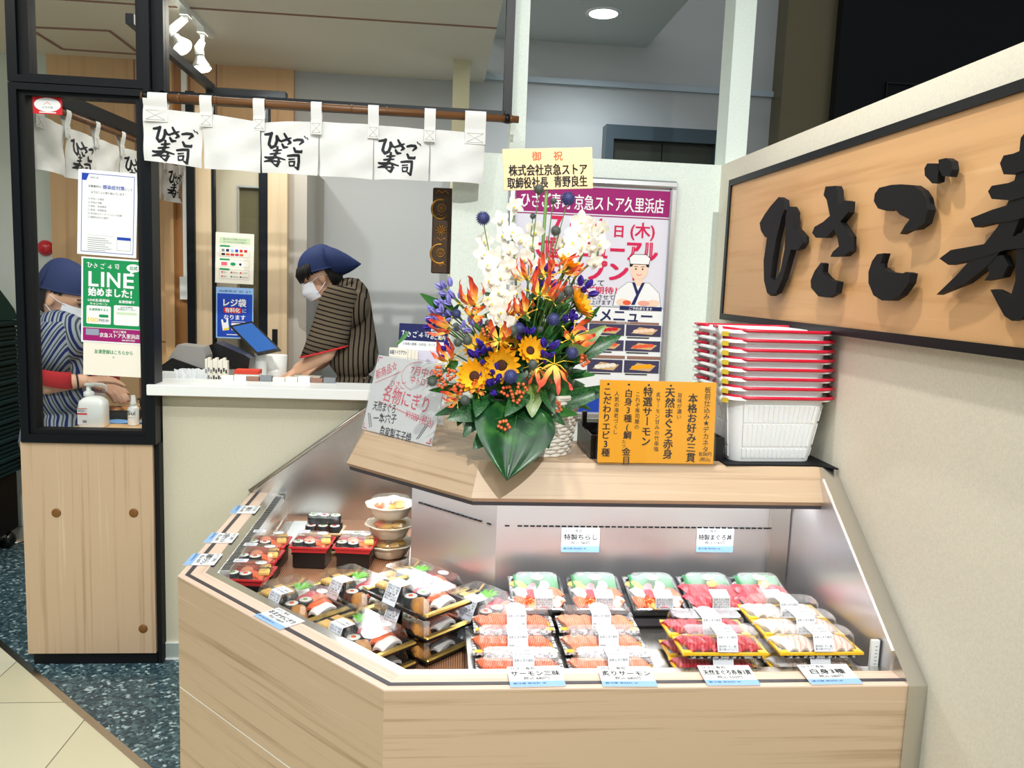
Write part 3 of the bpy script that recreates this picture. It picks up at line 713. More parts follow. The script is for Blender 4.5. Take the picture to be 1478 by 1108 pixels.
# second curtain along the side opening, seen from behind through the glass
t = thing('curtain_rod', 'dark rod of the side curtain seen through the partition glass', 'rod', (-1.46, 4.0, 2.03))
w = MB(); w.tube([(-1.46, 3.03, 2.03), (-1.335, 4.45, 2.03)], .012, M_bamb, 10); w.build('pole', t, t.location)
w = MB(); w.box(-.015, .015, 0, 1.46, 2.046, 2.10, M_black, T(-1.46, 3.02, 0) @ RZ(-.088)); w.build('rail', t, t.location)
M2 = frame((-1.454, 3.1, 2.03), (.088, 1, 0), (0, 0, 1))
curtain('side_curtain', 'second white split curtain running back from the partition, seen through its glass', M2,
 [0.0, .22, .44, .66, .88, 1.10, 1.32], [-.045, -.05, -.055, -.05, -.055, -.05], [-.235, -.238, -.236, -.24, -.238, -.236],
 [(.04, .05, -.045), (.22, .035, -.05), (.44, .035, -.05), (.66, .035, -.05), (.88, .035, -.05), (1.10, .035, -.05), (1.29, .05, -.05)],
 {1: (.16, -.146), 3: (.16, -.146), 5: (.16, -.146)}, seedv=5)

# renewal poster in a silver frame
P0 = at(735, 600, 'Y', 2.96); P1 = at(975, 262, 'Y', 2.96)
px0, px1, pz0, pz1 = .245, .866, .955, 1.845
t = thing('framed_poster', 'pink and white renewal poster in a silver snap frame behind the flowers', 'poster', (.58, 2.965, pz0))
w = MB(); fw = .026
for a in ((px0, px1, pz0, pz0+fw), (px0, px1, pz1-fw, pz1), (px0, px0+fw, pz0+fw, pz1-fw), (px1-fw, px1, pz0+fw, pz1-fw)): w.box(a[0], a[1], 2.95, 2.98, a[2], a[3], M_alu, bev=.006)
w.build('snap_frame', t, t.location)
M_pbase = flat('poster_paper', (226, 226, 238), .25)
w = MB(); w.box(px0+fw, px1-fw, 2.968, 2.975, pz0+fw, pz1-fw, M_pbase); w.build('poster_sheet', t, t.location)
PW, PH = px1-px0-2*fw, pz1-pz0-2*fw
sh = Sheet(frame((px0+fw, 2.9675, pz0+fw), (1, 0, 0), (0, 0, 1)))
def fy(px): return PH-(px-264)/(603-264)*PH                       # height in the photograph -> height on the poster
sh.up(); sh.rect(0, fy(306), PW, fy(268), M_mag); sh.rect(0, fy(309.5), PW, fy(308), M_mag)
MT = fy(443)
sh.rect(0, 0, PW, MT, M_paper); sh.rect(0, MT, PW, MT+.003, M_grey); sh.rect(.0, 0, PW, fy(574), M_blue)
sh.up()
sh.text('ひさご寿司 京急ストア久里浜店', PW/2, fy(299), .058, M_paper, 'c', .012, fit=PW*.93)
y = fy(338)
sh.text('7', .13, y, .095, M_crim, 'l', .04); sh.text('月', .195, y+.003, .048, M_crim, 'l', .03); sh.text('14', .255, y, .09, M_crim, 'l', .04); sh.text('日', .37, y+.003, .048, M_crim, 'l', .03); sh.text('(木)', .43, y+.005, .06, M_crim, 'l', .02, fit=.09)
sh.text('大幅リニューアル', .05, fy(370), .082, M_crim, 'l', .04, fit=PW-.085)
sh.text('オープン！', .10, fy(401), .078, M_crim, 'l', .04, fit=.36)
sh.text('リニューアルに際して', .05, fy(411), .026, M_ink, 'l', .006, fit=.29)
sh.text('ぜひご期待！', .20, fy(422), .028, M_crim, 'l', .02, fit=.19)
sh.text('心を込めて営業とさせて', .14, fy(431), .020, M_ink, 'l', .004, fit=.24); sh.text('いただきます申し上げます', .14, fy(439), .020, M_ink, 'l', .004, fit=.23)
# printed cook behind a tray
cx, cb, ck = .470, fy(441)+.002, .80
Q = lambda *pts: [(cx+a*ck, cb+c*ck) for a, c in pts]
body = Q((-.115, 0), (-.105, .065), (-.05, .11), (.05, .11), (.10, .065), (.112, 0))
sh.pg(body, M_paper); sh.line(body, .0025, M_ink)
E_ = lambda a, c, r1, r2, m, n=24: sh.ell(cx+a*ck, cb+c*ck, r1*ck, r2*ck, m, n)
sh.up(); sh.pg(Q((-.02, .095), (.02, .095), (.02, .145), (-.02, .145)), M_skinp)
E_(0, .17, .042, .050, M_skinp); sh.up(); sh.pg(Q((-.046, .183), (.046, .183), (.046, .213), (-.046, .213)), M_ink); sh.up(); E_(0, .168, .037, .042, M_skinp)
cap = Q((-.044, .195), (.044, .195), (.05, .223), (.03, .24), (-.03, .24), (-.05, .223))
sh.up(); sh.pg(cap, M_paper); sh.line(cap+cap[:1], .002, M_ink)
for s_ in (-1, 1): E_(s_*.016, .173, .004, .0045, M_ink, 10); sh.line(Q((s_*.024, .185), (s_*.008, .183)), .0022, M_ink)
sh.line(Q((-.012, .148), (0, .144), (.012, .148)), .002, M_crim)
sh.pg(Q((-.03, .11), (-.016, .11), (.006, .055), (-.012, .007), (-.03, .007), (-.008, .055)), M_navy); sh.pg(Q((.03, .11), (.016, .11), (-.004, .065), (.006, .055)), M_navy)
E_(-.07, .018, .03, .016, M_skinp); E_(.075, .018, .03, .016, M_skinp); sh.up(); E_(-.05, .016, .02, .011, M_salm); E_(.03, .016, .028, .012, flat('pale_salmon', (240, 170, 150)))
# takeout menu in the lower part
sh.text('テイクアウトメニュー', .02, fy(463), .055, M_navy, 'l', .02, fit=PW-.06); sh.rect(PW-.165, fy(446), PW-.005, fy(440), M_navy)
sh.up(); sh.text('ご予約承ります', PW-.085, fy(445.4), .013, M_paper, 'c', .01)
M_tray1 = flat('photo_slate', (66, 62, 92)); M_wd = flat('photo_wood', (214, 178, 128))
cells = []
for r_, (ya, yb) in enumerate(((485, 468), (508, 492), (541, 522))):
    for c_ in range(4):
        if c_ < 2 and r_ == 2: continue
        cells.append((.012+c_*.144, fy(ya), fy(yb)-fy(ya), r_*4+c_))
SX = PW/.584
cells = [(x*SX, y, hh, k) for x, y, hh, k in cells]
for x, y, hh, k in cells: sh.rect(x, y, x+.134, y+hh, M_tray1)
for c_ in range(2): sh.rect(.298+c_*.144, fy(520), .298+c_*.144+.136, fy(515.5), M_brown)
sh.rect(.29, fy(467), PW-.012, fy(463.8), M_brown)
sh.up()
for x, y, hh, k in cells:
    sh.pg([(x+.02, y+hh*.25), (x+.10, y+hh*.15), (x+.122, y+hh*.62), (x+.05, y+hh*.8)], M_wd); sh.rect(x+.005, y-.008, x+.09, y-.004, M_ink)
sh.up()
for x, y, hh, k in cells:
    m_ = [M_red, M_skinp, M_red, M_skinp, M_orange, M_pink, M_salm, M_salm, M_green, M_paper, M_cream, M_orange][k]
    for i in range(4): sh.ell(x+.04+i*.019, y+hh*(.42+i*.05), .013, hh*.17, m_, 12)
sh.text('お好みにぎり', .42, fy(466.4), .009, M_paper, 'c', .01)
sh.build('print', t, t.location)

# notices taped to the partition glass
def sheetthing(name, label, cat, x0, z0, x1, z1, y, base, tilt=0., th=.0008):
    t = thing(name, label, cat, (x0, y, z0), (0, tilt, 0))
    w = MB(); w.box(0, x1-x0, 0, th, 0, z1-z0, base); w.build('paper', t)
    return t, Sheet(frame((0, -.0002, 0), (1, 0, 0), (0, 0, 1))), x1-x0, z1-z0
GY = 2.9538
t, sh, w_, h_ = sheetthing('infection_notice', 'white infection control notice with a blue border, taped inside the partition window', 'notice', -1.252, 1.496, -1.055, 1.785, GY, M_paper, .04)
sh.border(.012, .010, w_-.010, h_-.012, .0018, M_blue); sh.pg([(.012, h_-.036), (.012, h_-.012), (.036, h_-.012), (.027, h_-.036)], M_blue)
sh.text('神奈川県', .040, h_-.028, .007, M_grey); sh.text('感染症対策', .082, h_-.060, .015, M_blue, 'l', .015, fit=.072); sh.text('当事業所は、', .034, h_-.058, .009, M_ink, fit=.045); sh.text('として', .156, h_-.060, .009, M_ink)
sh.text('以下のことに取り組んでいます', w_/2, h_-.078, .009, M_ink, 'c', fit=.11)
for i, s_ in enumerate(('□ 手洗いの徹底', '□ 手指の消毒', '□ 換気、定期清掃', '□ 検温、体調管理', '□ 飛沫防止パーテーションの設置', '□ 間隔を空けた整列')): sh.text(s_, .034, h_-.100-i*.0125, .0075, M_grey)
sh.rect(.034, .068, .12, .0685, M_grey)
for i in range(7): sh.rect(.034, .058-i*.007, .034+.06+.03*((i*37) % 3)/3, .0595-i*.007, M_grey)
sh.border(.132, .022, .178, .068, .0008, M_grey); sh.rect(.132, .058, .178, .068, M_blue)
sh.build('print', t)
t, sh, w_, h_ = sheetthing('campaign_poster', 'green chat app campaign poster taped inside the partition window', 'poster', -1.247, 1.190, -1.036, 1.488, GY, M_paper, .03)
sh.rect(.006, .054, w_-.006, h_-.006, M_green); sh.rect(.006, .006, w_-.006, .052, M_mag); sh.up()
shop_line(sh, .018, h_-.037, .017, M_paper, 1.38); sh.ell(w_-.036, h_-.030, .024, .014, M_paper); sh.pg([(w_-.046, h_-.040), (w_-.030, h_-.042), (w_-.048, h_-.051)], M_paper)
[sh.text(c_, x_, h_-.100, .072, M_paper, 'l', .028, fit=f_) for c_, x_, f_ in (('L', .024, .034), ('I', .066, .011), ('N', .086, .045), ('E', .141, .036))]; sh.text('始めました', .024, h_-.132, .032, M_paper, 'l', .04, fit=.135); sh.text('!', .165, h_-.134, .036, M_paper, 'l', .05)
sh.rrect(.018, .066, .100, .130, .005, M_paper); sh.rrect(.110, .066, .196, .136, .005, M_paper)
sh.text('LINE友達登録', .059, h_-.153, .011, M_paper, 'c', .03, fit=.072); sh.text('キャンペーン', .059, h_-.165, .010, M_paper, 'c', .03, fit=.058); sh.text('友達登録で', .153, h_-.153, .011, M_paper, 'c', .03)
sh.rect(.016, .026, .06, .048, flat('photo_grey_blue', (150, 160, 180))); sh.text('京急ストア久里浜店', .130, .022, .017, M_paper, 'c', .02, fit=.135); sh.text('ひさご寿司', .130, .039, .009, M_paper, 'c', .03); sh.text('046-874-7525', .160, .011, .008, M_paper, 'c', .02)
sh.up(); sh.text('公式', w_-.036, h_-.035, .014, M_green, 'c', .03); sh.text('友達登録すると', .059, .113, .0095, M_green, 'c', .02, fit=.064); sh.text('100', .022, .072, .022, M_yel, 'l', .05, fit=.035); sh.text('円引き!', .060, .075, .011, M_ink, 'l', .02, fit=.034); sh.rrect(.060, .090, .092, .100, .004, M_green)
sh.text('お得なクーポン', .153, .119, .009, M_green, 'c', .01, fit=.06); sh.text('LINEお友達限定', .153, .128, .006, M_ink, 'c'); sh.rrect(.118, .104, .188, .112, .0035, M_lgreen)
sh.build('print', t)
t, sh, w_, h_ = sheetthing('registration_sheet', 'plain white sheet with one green line of text, below the green poster', 'notice', -1.243, 1.074, -1.038, 1.189, GY, M_cream, .03)
sh.text('友達登録はこちらから', w_/2, h_-.036, .016, M_green, 'c', .015, fit=.13); sh.text('↓', w_/2, h_-.052, .013, M_green, 'c'); sh.build('print', t)
t, sh, w_, h_ = sheetthing('shop_sticker', 'small red and white sticker in the top corner of the partition window', 'sticker', -1.382, 1.960, -1.287, 2.018, GY, M_red)
sh.ell(w_/2, h_/2+.002, .043, .023, M_paper); sh.rect(.02, .004, w_-.02, .0075, M_paper); sh.up(); sh.text('えびの宿', w_/2, h_/2-.010, .009, M_grey, 'c'); sh.line([(w_/2-.012, h_/2+.002), (w_/2, h_/2+.010), (w_/2+.010, h_/2+.003)], .0015, M_salm)
sh.build('print', t)

# cards on the inner screen
t, sh, w_, h_ = sheetthing('payment_sign', 'white sign of accepted card payments on the inner screen', 'sign', -1.062, 1.402, -.884, 1.640, 3.984, M_cream, .02)
sh.rect(.018, h_-.050, w_-.018, h_-.022, M_lgreen); sh.up(); sh.text('電子マネーがご利用いただけます', w_/2, h_-.034, .009, M_ink, 'c', fit=w_*.6); sh.text('カードはこちらでお支払い', w_/2, h_-.046, .009, M_ink, 'c', fit=w_*.6)
for y0, y1 in ((.125, .175), (.078, .112), (.020, .066)):
    sh.border(.020, y0, w_-.020, y1, .0008, M_grey); sh.rect(.020, y1-.004, .066, y1+.004, M_green)
sh.up()
cc = [M_grey, M_navy, M_lblue, M_blue, M_red, M_red, M_ink, M_salm, M_red, M_crim, M_salm]
for i in range(6): sh.rect(.028+i*.021, .150, .042+i*.021, .162, cc[i])
for i in range(5): sh.rect(.028+i*.021, .132, .045+i*.021, .141, cc[6+i])
sh.rect(.027, .084, .055, .100, M_pink); sh.ell(.082, .092, .013, .008, M_green, 16); sh.ell(.116, .092, .006, .006, M_navy, 14)
for i, s_ in enumerate(('Pay', 'PayPay', 'au PAY')): sh.ell(.032+i*.043, .052, .004, .004, M_red, 10); sh.text(s_, .038+i*.043, .049, .009, M_grey)
for i, s_ in enumerate(('d払い', 'LINE Pay', 'QUICPay')): sh.ell(.032+i*.043, .032, .004, .004, (M_crim, M_green, M_ink)[i], 10); sh.text(s_, .038+i*.043, .029, .008, M_ink)
sh.build('print', t)
t, sh, w_, h_ = sheetthing('bag_charge_poster', 'blue plastic bag charge poster on the inner screen', 'poster', -1.060, 1.138, -.885, 1.382, 3.984, M_lblue, .01)
sh.rect(.006, .006, w_-.006, h_-.030, M_blue); sh.text('2020年7月1日（水）より', w_/2, h_-.022, .011, M_navy, 'c', .01, fit=w_*.85); sh.up()
sh.text('レジ袋', w_/2, h_-.088, .040, M_paper, 'c', .03, fit=.105); sh.rrect(.036, h_-.122, .118, h_-.096, .004, M_red); sh.text('に', .124, h_-.118, .022, M_paper); sh.text('なります', w_/2, h_-.152, .026, M_paper, 'c', .02, fit=.1)
sh.pg([(.024, .088), (.032, .090), (.036, .074), (.048, .076), (.050, .094), (.056, .094), (.062, .040), (.032, .036)], M_paper); sh.rect(.072, .040, .136, .074, M_cream); sh.rect(.072, .080, .136, .082, M_paper)
sh.up(); sh.text('有料化', .077, h_-.118, .024, M_paper, 'c', .03); sh.pg([(.038, .038), (.062, .042), (.060, .052), (.036, .046)], M_yel); sh.rect(.05, .016, .12, .020, M_paper); sh.build('print', t)

# gilded ornament panel hung beside the wall end
M_brz = mat('dark_brocade', S(62, 40, 22), .5, .3); M_gold = mat('gold_thread', S(172, 122, 48), .35, .7)
t = thing('ornament_panel', 'tall narrow brown panel with gold wheel and flower pattern, beside the wall end', 'ornament', (.0, 3.10, 1.475))
w = MB(); w.box(-.030, .046, 3.101, 3.13, 1.478, 1.797, M_brz, bev=.004); w.build('panel', t, t.location)
w = MB()
for x, z, r in ((.004, 1.722, .024), (.004, 1.556, .024)):
    w.tube([(x+r*1.35*cos(a*pi/12+1.2)-.004, 3.101, z-.004+r*1.5*sin(a*pi/12+1.2)) for a in range(17)], .0045, M_gold, 6)
    w.tube([(x+r*.62*cos(a*pi/8), 3.100, z+r*.62*sin(a*pi/8)) for a in range(16)], .0016, M_gold, 5, closed=True)
    for a in range(8): w.tube([(x, 3.100, z), (x+r*.6*cos(a*pi/4), 3.100, z+r*.6*sin(a*pi/4))], .0012, M_gold, 4)
for a in range(10):
    w.tube([(.004, 3.100, 1.640), (.004+.022*cos(a*pi/5), 3.0995, 1.640+.022*sin(a*pi/5))], [.0015, .0035], M_gold, 5)
for z in (1.69, 1.60, 1.775, 1.505): w.tube([(-.02, 3.1, z), (-.008, 3.1, z+.012), (.004, 3.1, z+.002), (.016, 3.1, z+.012), (.03, 3.1, z)], .0014, M_gold, 5)
w.build('gold_pattern', t, t.location)
# ================================================================ SUSHI IN THE CASE
M_rice = mat('cooked_rice', S(246, 244, 238), .6); bump(M_rice, noise(M_rice, coords(M_rice, (1, 1, 1)), 420, 2), .5, .0015)
def fish(name, c1, c2, sc=120, rot=.6, rough=.28):
    m = mat(name, c1, rough)
    nt, b, N = nodes_of(m); v = coords(m, (1, 1, 1), (0, 0, rot))
    wv = N('TexWave'); nt.links.new(v, wv.inputs['Vector']); wv.inputs['Scale'].default_value = sc; wv.inputs['Distortion'].default_value = 2.5
    nt.links.new(ramp(m, wv.outputs['Fac'], [(.0, c2), (.22, c1), (1., c1)]), b.inputs['Base Color'])
    return m
M_sal = fish('salmon', S(232, 92, 44), S(246, 166, 120), 60)
M_tun = fish('tuna', S(196, 34, 54), S(220, 90, 100), 40)
M_whi = fish('white_fish', S(240, 224, 212), S(232, 170, 165), 28)
M_squid = mat('squid', S(246, 244, 242), .35); M_egg = mat('egg_omelette', S(232, 184, 96), .5); M_nori = mat('nori', S(20, 26, 26), .6)
M_inari = mat('fried_tofu', S(190, 128, 54), .55); bump(M_inari, noise(M_inari, coords(M_inari, (1, 1, 1)), 260, 3), .6, .002)
M_cuc = mat('cucumber', S(120, 170, 70), .4); M_leafg = mat('plastic_grass', S(104, 196, 40), .4); M_shr = fish('shrimp', S(236, 122, 78), S(250, 200, 170), 80)
M_roe = mat('salmon_roe', S(240, 96, 30), .2); M_ginger = mat('pink_ginger', S(240, 150, 160), .4); M_daik = mat('shiso_green', S(40, 130, 70), .5)
M_gold2 = mat('gold_foil_rim', S(206, 176, 96), .28, .85); M_redt = mat('red_tray', S(206, 52, 56), .3); M_yrim = mat('yellow_rim', S(246, 196, 40), .35)
M_pat = mat('patterned_tray', S(60, 58, 66), .4)
nt, b, N = nodes_of(M_pat); nt.links.new(ramp(M_pat, noise(M_pat, coords(M_pat, (1, 1, 1)), 110, 2), [(.45, S(30, 30, 36)), (.52, S(220, 220, 222))]), b.inputs['Base Color'])
M_kraft = mat('kraft_tray', S(222, 186, 140), .6); M_bowl = mat('cream_bowl', S(246, 232, 206), .4); M_label = flat('thermal_label', (232, 236, 244), .45)
MESH = {}
def shared(key, fn):
    if key not in MESH: w = MB(); fn(w); MESH[key] = w.mesh(key)
    return MESH[key]
def put(name, me, parent, M=None):
    o = bpy.data.objects.new(name, me); COL.objects.link(o); o.parent = parent
    if M is not None: o.matrix_local = M
    return o
def rice_ball(w): w.ball((0, 0, .011), (.013, .026, .011), M_rice, 12, 8, None, .75)
def topping(m, th=.006, L=.034, wd=.0165, droop=.010):
    def f(w):
        def fn(u, v):
            x = (u-.5)*2*wd; y = (v-.5)*2*L
            z = .0225+th*.5-.006*(abs(u-.5)*2)**2.2-droop*(abs(v-.5)*2)**3+.0012*sin(9*v+3*u)
            return (x*(1-.18*abs(v-.5)), y, z)
        w.grid(fn, 8, 12, m); w.grid(lambda u, v: (lambda p: (p[0]*.96, p[1]*.97, p[2]-th))(fn(1-u, v)), 8, 12, m)
        for e in (0, 1): w.grid(lambda u, v: (lambda p: (p[0]*(1-.04*u), p[1], p[2]-th*u))(fn(e, v)), 1, 12, m); w.grid(lambda u, v: (lambda p: (p[0], p[1]*(1-.03*v), p[2]-th*v))(fn(u, e)), 8, 1, m)
    return f
def nigiri(par, kind, M):
    def f(w):
        rice_ball(w)
        m = {'salmon': M_sal, 'tuna': M_tun, 'white_fish': M_whi, 'squid': M_squid, 'shrimp': M_shr}[kind]
        topping(m)(w)
    put(kind+'_nigiri', shared(kind+'_nigiri', f), par, M)
def egg(par, M):
    def f(w):
        rice_ball(w); w.box(-.015, .015, -.033, .033, .019, .031, M_egg, bev=.003); w.box(-.0158, .0158, -.006, .006, .001, .0316, M_nori, bev=.002)
    put('egg_nigiri', shared('egg_nigiri', f), par, M)
def inari(par, M):
    def f(w):
        w.loft([[(-.03, -.018, 0), (.03, -.018, 0), (.03, .018, 0), (-.03, .018, 0)], [(-.032, -.02, .012), (.032, -.02, .012), (.032, .02, .012), (-.032, .02, .012)], [(-.012, -.014, .032), (.024, -.015, .034), (.026, .014, .033), (-.010, .013, .031)], [(0, -.006, .038), (.014, -.006, .040), (.014, .006, .039), (0, .006, .038)]], M_inari)
    put('inari', shared('inari', f), par, M)
def roll(par, M, c=None, name='maki_roll'):
    c = c or M_roe
    def f(w):
        w.lathe([(.0175, 0), (.0185, .002), (.0185, .025), (.0175, .027)], M_nori, 18); w.lathe([(.0158, .0272), (.0158, .0278)], M_rice, 18); w.lathe([(.006, .0275), (.0055, .0295)], c, 12)
    put(name, shared(name+c.name, f), par, M)
def square(mb, L, W, h, m, rim=None, rw=.006, taper=.85, rimm=None, z0=0., ends=None):
    """tray with sloped walls and a rim"""
    R = lambda l, w_, z: [(-l/2, -w_/2, z), (l/2, -w_/2, z), (l/2, w_/2, z), (-l/2, w_/2, z)]
    mb.loft([R(L*taper, W*taper, z0), R(L-2*rw, W-2*rw, z0+h)], m, None, False, False)
    mb.poly(R(L*taper, W*taper, z0+.0015), m); mb.poly(R(L*taper, W*taper, z0)[::-1], m)
    mb.loft([R(L-2*rw, W-2*rw, z0+h), R(L, W, z0+h), R(L, W, z0+h-.005), R(L-2*rw, W-2*rw, z0+h-.005)], rimm or m, None, False, False)
    if ends:
        for s_ in (-1, 1):
            x0, x1 = sorted((s_*(L/2-.0005), s_*(L/2-.018)))
            mb.box(x0, x1, -W/2+.004, W/2-.004, z0+h-.004, z0+h+.004, ends, bev=.003)
def lidmesh(mb, L, W, z0, h, inset=.018, m=None):
    m = m or M_lid
    R = lambda l, w_, z, c: [(-l/2+c, -w_/2, z), (l/2-c, -w_/2, z), (l/2, -w_/2+c, z), (l/2, w_/2-c, z), (l/2-c, w_/2, z), (-l/2+c, w_/2, z), (-l/2, w_/2-c, z), (-l/2, -w_/2+c, z)]
    mb.loft([R(L, W, z0, .006), R(L-.012, W-.012, z0+.001, .008), R(L-2*inset*.8, W-2*inset*.8, z0+h*.86, .010), R(L-2*inset, W-2*inset, z0+h, .012)], m, None, False, False)
    mb.poly(R(L-2*inset, W-2*inset, z0+h, .012), m)
def labelmesh(lines, wd, top, front, blank_mat=None, ink=None):
    """label folded over the lid edge: top part (y from back to the fold), front part hanging down. origin at the fold"""
    def f(w):
        w.box(-wd/2, wd/2, 0, top, 0, .0006, M_label)
        M = MX.Rotation(RAD(-62), 4, 'X')
        fr = frame((0, 0, .0006), (1, 0, 0), (0, .42, .9))
        w.add([(-wd/2, -front, 0), (wd/2, -front, 0), (wd/2, 0, 0), (-wd/2, 0, 0)], [(0, 1, 2, 3)], M_label, fr)
        sh = Sheet(fr); sh.mb = w
        for i, t_ in enumerate(lines):
            if t_: sh.text(t_, -wd/2+.003, -.008-i*.0062, .0058, M_ink, fit=min(wd-.006, .0056*len(t_)))
        sh2 = Sheet(frame((0, 0, .0008), (1, 0, 0), (0, 1, 0))); sh2.mb = w
        if top > .02: sh2.text('ひさご寿司', 0, top*.55, .007, M_ink, 'c', fit=wd*.8); sh2.text('要冷蔵 消費期限', 0, top*.25, .005, M_ink, 'c', fit=wd*.8)
    return f
def sticker(w):
    w.lathe([(.013, 0), (.013, .0006)], M_paper, 22, SC(1.25, 1, 1)); sh = Sheet(T(0, 0, .0007)); sh.mb = w
    sh.text('ひさご', 0, -.003, .008, M_ink, 'c')
def grassmesh(w):
    for i, (a, l) in enumerate(((-.9, .04), (-.45, .05), (0, .055), (.45, .048), (.9, .036))):
        c, s_ = sin(a), cos(a)
        w.add([(-.004*s_, .004*c, .0), (.004*s_, -.004*c, 0), (c*l*.6+.005*s_, s_*l*.6-.005*c, .006), (c*l, s_*l, .002), (c*l*.6-.005*s_, s_*l*.6+.005*c, .006)], [(0, 1, 2, 3, 4)], M_leafg)
def place(t, x, y, z, rz, rx=0): t.location = (x, y, z); t.rotation_euler = (rx, 0, rz)

# --- gold rimmed assortment packs
GL, GW, GP = .243, .148, .054
def make_gold():
    t = thing('sushi_pack', 'x', 'sushi pack')
    put('tray', shared('gold_tray', lambda w: square(w, GL, GW, .016, M_bplas, ends=M_gold2)), t)
    put('lid', shared('gold_lid', lambda w: lidmesh(w, GL-.012, GW-.008, .0165, .0375)), t)
    put('label', shared('gold_label', labelmesh(['名称 にぎり寿司', '原材料 米、海苔', '玉子、いか、鮪', '内容量 9貫', '要冷蔵10℃以下', '税込 1080円'], .048, .034, .050)), t, T(-.012, -GW/2+.017, .0547))
    put('sticker', shared('round_sticker', sticker), t, T(.055, .030, .0542))
    put('plastic_grass', shared('grass', grassmesh), t, T(-.02, .012, .040) @ RZ(.5))
    egg(t, T(-.086, -.020, .002) @ RZ(.1)); egg(t, T(-.055, -.016, .002) @ RZ(.15))
    inari(t, T(.062, -.040, .002) @ RZ(-.5))
    roll(t, T(.020, -.034, .002)); roll(t, T(.022, .004, .002), M_cuc)
    nigiri(t, 'squid', T(.078, .018, .004) @ RZ(.2)); nigiri(t, 'salmon', T(.048, .028, .004) @ RZ(.3)); nigiri(t, 'tuna', T(-.010, .034, .004) @ RZ(.3)); nigiri(t, 'squid', T(-.056, .046, .002) @ RZ(1.2)); nigiri(t, 'shrimp', T(.016, .040, .003) @ RZ(.2))
    return t
gold = make_gold(); first = True
GOLD = [('A', .556, .164, 2), ('B', .306, .166, 2), ('C', .572, .322, 3), ('D', .345, .322, 2), ('E', .672, .482, 2), ('F', .420, .478, 2)]
where = {'A': 'nearest the front corner', 'B': 'behind the angled price card', 'C': 'behind the front corner stack', 'D': 'between red trays and tallest stack', 'E': 'beside the first chirashi tray', 'F': 'at the back near the bowls'}
order = {2: ('lower', 'upper'), 3: ('bottom', 'middle', 'top')}
for k, s_, d_, n in GOLD:
    for i in range(n):
        g = gold if first else dup(gold); first = False
        p = sd(s_, d_, DECK+.0045+i*(GP if k != 'A' else .0485))
        place(g, p.x, p.y, p.z, CASE_ROT+random.uniform(-.03, .03))
        g['label'] = 'gold-ended assortment pack, %s one of the stack %s' % (order[n][i], where[k]); g['group'] = 'gold-ended sushi assortment packs'

# --- long nigiri packs on the right leg
def make_long(kind, rim, extra=None):
    t = thing('nigiri_pack', 'x', 'sushi pack')
    put('tray', shared('long_tray_'+rim.name, lambda w: square(w, .192, .088, .014, M_pat, rimm=rim, rw=.007)), t)
    put('lid', shared('long_lid', lambda w: lidmesh(w, .184, .080, .0145, .034, .012)), t)
    put('label', shared('long_label', labelmesh(['名称 にぎり寿司', '', '', '原材料 すし飯', '要冷蔵10℃以下'], .046, .052, .036)), t, T(.004, -.030, .0500))
    put('sticker', shared('round_sticker', sticker), t, T(.004, .020, .0515))
    for i, x in enumerate((-.072, -.047, -.022, .036, .061)):
        kk = kind if not (kind == 'white_fish' and i == 0) else 'squid'
        nigiri(t, kk, T(x, 0, .003) @ RZ(.35))
    put('corner_garnish', shared('garnish', lambda w: (w.ball((.080, -.012, .012), (.008, .018, .010), M_yrim, 10, 6), w.box(.074, .093, -.043, -.030, .0135, .0165, M_yrim, None, .001), w.box(-.093, -.074, -.043, -.030, .0135, .0165, M_yrim, None, .001))), t)
    return t
def row(proto, name, X, Ys, counts, phrases, group, k_rise=0.):
    f = True
    for y, n, ph in zip(Ys, counts, phrases):
        for i in range(n):
            g = proto if f else dup(proto); f = False
            place(g, X+random.uniform(-.004, .004), y, DECK+.0555+i*.050+(y-1.652)*k_rise, random.uniform(-.02, .02))
            g['label'] = (('%s nigiri pack, %s' % (name, ph)) if n == 1 else '%s nigiri pack, %s one %s' % (name, ('lower', 'upper')[i], ph)); g['group'] = group
MROW = ('at the front edge of the case', 'in the middle row', 'in the back row')
row(make_long('salmon', M_pat), 'orange salmon', .196, (1.652, 1.742, 1.832), (1, 1, 1), tuple('left salmon column, '+r for r in MROW), 'salmon nigiri packs', .12)
row(make_long('shrimp', M_pat), 'pale orange salmon', .404, (1.652, 1.742, 1.832), (1, 1, 1), tuple('second salmon column, '+r for r in MROW), 'salmon nigiri packs', .12)
row(make_long('tuna', M_yrim), 'red tuna', .640, (1.652, 1.742), (2, 2), ('at the front edge of the case', 'behind the front tuna packs'), 'tuna nigiri packs')
row(make_long('white_fish', M_yrim), 'white fish', .862, (1.652, 1.742, 1.832), (2, 2, 2), ('beside the thermometer', 'in the middle row by the right cheek', 'in the back row by the right cheek'), 'white fish nigiri packs')

